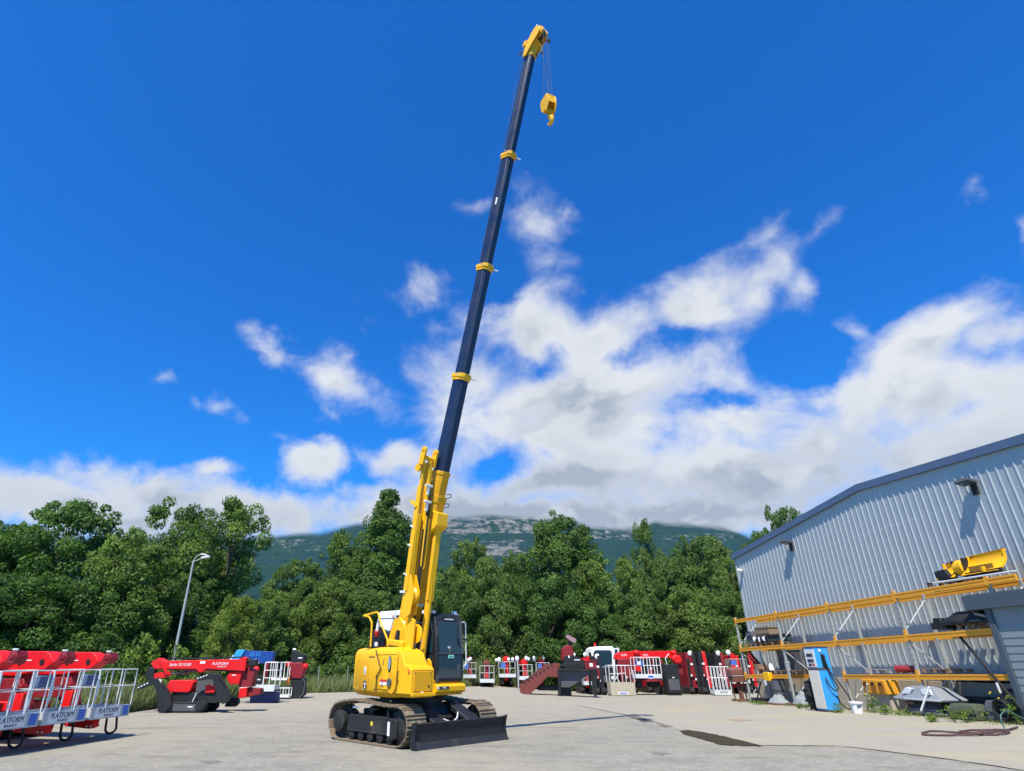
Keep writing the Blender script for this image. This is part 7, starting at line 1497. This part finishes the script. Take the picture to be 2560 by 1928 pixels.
# grey car-like hoods under the near bay
hd = rthing('engine_hood', 'stacked grey moulded engine hoods under the rack with silver edge', 'engine hood', -0.15, 0.0, 0.0)
def hood(z, sx, mat, name):
    m = MB(); m.loft([[Vector((a, b, zz)) for a, b in ((-0.95 * k * sx, -0.4 * k), (0.95 * k * sx, -0.4 * k), (1.05 * k * sx, 0.3 * k), (0.4 * k * sx, 0.45 * k), (-0.9 * k * sx, 0.42 * k))] for k, zz in ((1.0, z), (1.03, z + 0.07), (0.85, z + 0.16), (0.6, z + 0.36), (0.4, z + 0.40))]); return m.build(name, mat, hd, bevel=0.03)
hood(0.03, 0.8, GREYP, 'lower_hood'); hood(0.42, 1.0, paint('silver_grey', (0.22, 0.24, 0.26), 0.35), 'upper_hood')
m = MB(); m.bar((1.05, 0.34, 0.47), (0.42, 0.50, 0.47), 0.03, 0.06); m.bar((0.42, 0.50, 0.47), (-0.9, 0.47, 0.47), 0.03, 0.06); m.build('silver_edge', ALU, hd)
m = MB(); m.box((0.3, 0.47, 0.36), (0.3, 0.03, 0.08)); m.build('rusty_patch', RUST, hd); m = MB(); m.bb(-0.7, 0.6, -0.3, 0.3, 0.22, 0.42); m.build('timber', BLACK, hd)
m = MB(); m.prism([(0.3, 0.60), (0.62, 0.60), (0.42, 0.77), (0.15, 0.75)], 0.1, 0.385); m.build('white_strip', DECAL, hd); m = MB(); m.prism([(-0.55, 0.60), (-0.2, 0.60), (-0.2, 0.76), (-0.45, 0.76)], 0.1, 0.385); m.build('white_strip', DECAL, hd)
for k, (u, lb) in enumerate(((-0.75, 'white brace rod crossing in front of the stacked hoods'),)):
    m = MB(); m.bar((0.0, 0.52, 0.15), (-0.45, 0.4, 0.82), 0.045); o = m.build('brace_rod', LAMPW); o.location = rk(u + 0.45, 0.02); o.rotation_euler = (0, 0, RZ); tag(o, lb, 'rod')
for u, y, w, d, h, mt, lb, nm in ((-1.7, 0.25, 0.8, 0.6, 0.4, paint('mossy_green_box', (0.06, 0.075, 0.045), 0.8), 'mossy green sheet metal box in the weeds under the rack', 'metal_box'), (-2.35, -0.1, 0.5, 0.5, 0.5, GREYP, 'grey tilted steel plate box right of the mossy one', 'plate_box'), (-2.95, -0.3, 0.8, 0.8, 0.8, BLACK, 'black machine part in the shade beside the shed', 'machine_part'), (-1.2, -0.8, 1.2, 0.5, 0.55, RUBBER, 'black case in the deep shade behind the hoods', 'black_case')):
    t_ = rthing(nm, lb, 'scrap', u, y, 0.0, 0.2); m = MB(); m.loft([[Vector((a * w / 2 * k, b * d / 2 * k, z)) for a, b in ((-1, -1), (1, -1), (1, 1), (-1, 1))] for k, z in ((1.0, 0), (1.02, h * 0.6), (0.75, h), (0.6, h))]); m.build('body', mt, t_, bevel=0.03); m = MB(); m.bar((-w / 2, d / 2 + 0.02, h * 0.45), (w / 2, d / 2 + 0.02, h * 0.5), 0.03); m.build('rim', mt, t_)
mc = rthing('black_hose_reel', 'black pipes and reel in the shade right of the plate box', 'reel', -2.75, 0.2, 0.0)
for k in range(3): m = MB(); m.tube([(0.22 * math.cos(a), -0.1 + 0.08 * k, 0.3 + 0.24 * math.sin(a)) for a in [2 * PI * i / 18 for i in range(18)]], 0.03, 6, closed=True); m.build('turn', RUBBER, mc)
m = MB(); m.box((-0.3, -0.2, 0.55), (0.3, 0.3, 0.3), (0.3, 0.2, 0)); m.build('motor', BLACK, mc, bevel=0.05); m = MB(); m.cyl((-0.1, 0, 0.7), (-0.1, 0.02, 0.95), 0.03, n=8); m.build('valve', ALU, mc)
bar_ = MB(); bar_.bar((0, 0, 0), (1.6, -0.3, 2.1), 0.05); o = bar_.build('black_bar', BLACK); o.location = rk(-3.35 + 0.05, 0.2, 0.3); o.rotation_euler = (0, 0, RZ); tag(o, 'long black bar slanting up from the shed corner to the middle beam', 'bar')
# far end: barrel, tarpaulin heaps, stool, rusty stand
br = rthing('drum', 'black drum under the far bay of the rack', 'drum', 8.1, -0.1, 0.0); m = MB(); m.cyl((0, 0, 0), (0, 0, 0.95), 0.28, n=20); m.build('barrel', GREYP, br); m = MB(); m.cyl((0, 0, 0.94), (0, 0, 0.98), 0.29, n=20); m.cyl((0, 0, 0.5), (0, 0, 0.53), 0.29, n=20); m.build('rings', BLACK, br)
def tarp(u, y, w, h, lb, seed):
    rs = np.random.RandomState(seed); n = 16; t_ = rthing('tarpaulin_heap', lb, 'tarpaulin', u, y, 0.0, 0, 'grey tarpaulin heaps under the rack'); vs = []
    for i in range(n + 1):
        for j in range(n + 1):
            a, b = i / n * 2 - 1, j / n * 2 - 1; r = min(1, math.hypot(a, b)); z = h * max(0, 1 - r ** 1.4) * (0.75 + 0.5 * rs.rand()) + 0.02; vs.append((a * w, b * 0.45, z - 0.05))
    m = MB(); m.add(vs, [(i * (n + 1) + j, (i + 1) * (n + 1) + j, (i + 1) * (n + 1) + j + 1, i * (n + 1) + j + 1) for i in range(n) for j in range(n)]); m.build('sheet', paint('grey_tarpaulin', (0.24, 0.26, 0.26), 0.7), t_, angle=60); m = MB(); m.bb(-w * 0.9, w * 0.9, -0.4, 0.46, 0.0, 0.07); m.build('pallet_base', RUST, t_)
tarp(7.7, 0.25, 0.62, 0.42, 'grey tarpaulin heap beside the second rack upright', 1); tarp(6.4, -0.1, 0.75, 0.55, 'grey tarpaulin heap left of the tractor wheel', 2)
mesh_ = rthing('mesh_trolley', 'dark folding trolley with crossed legs under the far bay', 'trolley', 9.35, 0.15, 0.0); m = MB(); m.bar((-0.35, 0, 0), (0.35, 0, 0.85), 0.04); m.bar((0.35, 0, 0), (-0.35, 0, 0.85), 0.04); m.bar((-0.4, 0, 0.85), (0.4, 0, 0.85), 0.05); m.build('frame', BLACK, mesh_); m = MB(); m.bb(-0.38, 0.38, -0.25, 0.2, 0.06, 0.2); m.build('tray', BLACK, mesh_)
g_ = ground(1858, 1753); st = thing('rusty_stand', 'rusty brown machine stand on legs left of the rack', 'stand', g_)
kk = g_.y / 1618
m = MB(); m.bb(-0.42, 0.36, -0.3, 0.3, 0.02, 0.08); m.build('base', RUST, st); m = MB(); m.bar((-0.02, 0, 0.05), (-0.08, 0, 0.85), 0.16); m.bar((-0.32, 0.1, 0.05), (-0.36, 0.1, 0.85), 0.05); m.bar((0.25, 0.1, 0.05), (0.2, 0.1, 0.85), 0.05); m.build('legs', RUST, st)
m = MB(); m.loft([[Vector((a, b, z)) for a, b in ((-0.42, -0.3), (0.28, -0.3), (0.28, 0.3), (-0.42, 0.3))] for z in (0.82, 1.08)]); m.build('lower_box', RUST, st, bevel=0.02); m = MB(); m.loft([[Vector((a, b, z)) for a, b in ((-0.42 * k - .05, -0.3 * k), (0.34 * k - .05, -0.3 * k), (0.34 * k - .05, 0.3 * k), (-0.42 * k - .05, 0.3 * k))] for k, z in ((1.0, 1.14), (1.0, 1.38), (0.7, 1.48))]); m.build('hopper', DRED if False else paint('rusty_red', (0.2, 0.07, 0.055), 0.8), st, bevel=0.03); m = MB(); m.bb(-0.45, 0.33, -0.32, 0.32, 1.08, 1.14); m.build('grey_band', paint('pinkish_steel', (0.35, 0.25, 0.22), 0.7), st)
# hose lying on the yard
pts = [ground(*q) for q in [(2545, 1822), (2500, 1834), (2440, 1842), (2380, 1842), (2320, 1841), (2307, 1838), (2325, 1834), (2370, 1835), (2410, 1837), (2450, 1840), (2500, 1840), (2522, 1836), (2520, 1831), (2480, 1828), (2430, 1829), (2402, 1833), (2410, 1838), (2450, 1838), (2475, 1832), (2440, 1830)]]
m = MB(); sm_ = []
for i in range(len(pts) - 1):
    p0, p1, p2, p3 = pts[max(0, i - 1)], pts[i], pts[i + 1], pts[min(len(pts) - 1, i + 2)]
    for k in range(6):
        t_ = k / 6; sm_.append(0.5 * ((2 * p1) + (p2 - p0) * t_ + (2 * p0 - 5 * p1 + 4 * p2 - p3) * t_ ** 2 + (3 * p1 - p0 - 3 * p2 + p3) * t_ ** 3) + Vector((0, 0, 0.035 + 0.012 * math.sin(i * 1.3))))
m.tube(sm_, 0.022, 8); hose = m.build('garden_hose', BROWN); tag(hose, 'brown hose lying in flat loops on the pale concrete', 'hose')
m = MB(); g_ = ground(2516, 1832); m.tube(rounded([g_ + Vector((0, 0, 0.03)), g_ + Vector((0.0, 0.05, 0.32)), g_ + Vector((0.3, 0.15, 0.48)), g_ + Vector((0.8, 0.2, 0.2)), g_ + Vector((1.1, 0.1, 0.05))], 0.3), 0.014, 6); tag(m.build('green_hose', paint('green_hose_plastic', (0.04, 0.12, 0.10), 0.5)), 'thin green hose arching up at the right edge', 'hose')
# weeds
WG = 'weeds at the foot of the rack'
def weed(px, py, h, r, lb, seed, flowers=0, dense=1.0):
    g_ = ground(px, py); rs = np.random.RandomState(seed); t_ = thing('weed', lb, 'weed', g_, 0, WG)
    cs = [np.array([r * (rs.rand() - 0.5) * 1.4, r * (rs.rand() - 0.5) * 1.4, h * (0.15 + 0.75 * rs.rand())]) for _ in range(int(9 * dense))]
    me = leaf_cloud('foliage', rs, cs, [0.07 + 0.07 * rs.rand() for _ in cs], 480, 0.05); o = bpy.data.objects.new('foliage', me); COL.objects.link(o); o.parent = t_; o.color = (1.3, 1.25, 0.9, 1)
    m = MB()
    for k in range(5):
        c = cs[k % len(cs)]; m.tube([(0.03 * k - 0.06, 0, -0.02), (c[0] * 0.5, c[1] * 0.5, c[2] * 0.6), (c[0], c[1], c[2] + 0.1)], [0.01, 0.007, 0.004], 5)
    m.build('stems', paint('weed_stem', (0.10, 0.14, 0.04), 0.8), t_)
    for k in range(flowers):
        m = MB(); c = (r * (rs.rand() - 0.5) * 1.6, r * (rs.rand() - 0.5) * 1.6, h * (0.7 + 0.4 * rs.rand())); m.ball(c, (0.022, 0.022, 0.015), 8, 4); m.build('flower', paint('yellow_flower', (0.85, 0.62, 0.02), 0.6), t_)
weed(2100, 1783, 0.32, 0.3, 'green weed at the right foot of the fuel pump', 1); weed(2018, 1772, 0.25, 0.5, 'low weed in front of the tractor wheel', 2); weed(2185, 1782, 0.6, 0.25, 'tall weed with yellow flowers beside the white bucket', 3, 6); weed(2250, 1790, 0.2, 0.5, 'weed in front of the lower hood', 4); weed(2215, 1788, 0.35, 0.22, 'weed between the bucket and the hoods', 5)
weed(2330, 1806, 0.2, 0.25, 'weed round the foot of the third upright', 6); weed(2385, 1806, 0.45, 0.35, 'large weed in front of the mossy box', 7, 0, 1.1); weed(2545, 1812, 0.75, 0.5, 'weed with bright yellow flowers at the right edge', 8, 8, 1.3); weed(2420, 1806, 0.3, 0.5, 'low weed in front of the plate box', 9); weed(1900, 1762, 0.15, 0.4, 'tiny weed near the rusty stand', 10)
rs_ = random.Random(8)
tag(grass('crack_weeds', 900, lambda r: (lambda q: (q.x + 0.12 * r.randn(), q.y + 0.12 * r.randn()))(Vector(JOINT[0]).lerp(JOINT[1], 0) if r.rand() < 0.02 else (lambda i: JOINT[i].lerp(JOINT[i + 1], r.rand()))(r.randint(1, 5))), 0.01, 0.05, 0.02, 3), kind='stuff', label='sparse small weeds growing in the pavement joint', cat='weeds')
tag(grass('dry_weeds', 2600, lambda r: (lambda q: (q.x, q.y))(rk(-3.4 + 14 * r.rand(), 0.25 + 0.75 * r.rand() ** 2)), 0.03, 0.16, 0.02, 4), kind='stuff', label='thin dry weeds along the foot of the rack', cat='weeds')
# ================================================================== haze
hz = MB(); hz.bb(-5200, 5200, -60, 3300, -8, 680); ho = hz.build('haze', paint('haze_placeholder', (1, 1, 1))); ho.data.materials.clear()
hm = bpy.data.materials.new('thin_haze'); hm.use_nodes = True; t = hm.node_tree; t.nodes.clear()
o_ = N(t, 'ShaderNodeOutputMaterial'); v_ = N(t, 'ShaderNodeVolumePrincipled'); v_.inputs['Color'].default_value = (0.35, 0.62, 1.0, 1); v_.inputs['Density'].default_value = 0.00005; v_.inputs['Anisotropy'].default_value = 0.2
t.links.new(v_.outputs[0], o_.inputs['Volume']); ho.data.materials.append(hm); tag(ho, kind='stuff')
ho.data.polygons.foreach_set('use_smooth', [False] * 6)
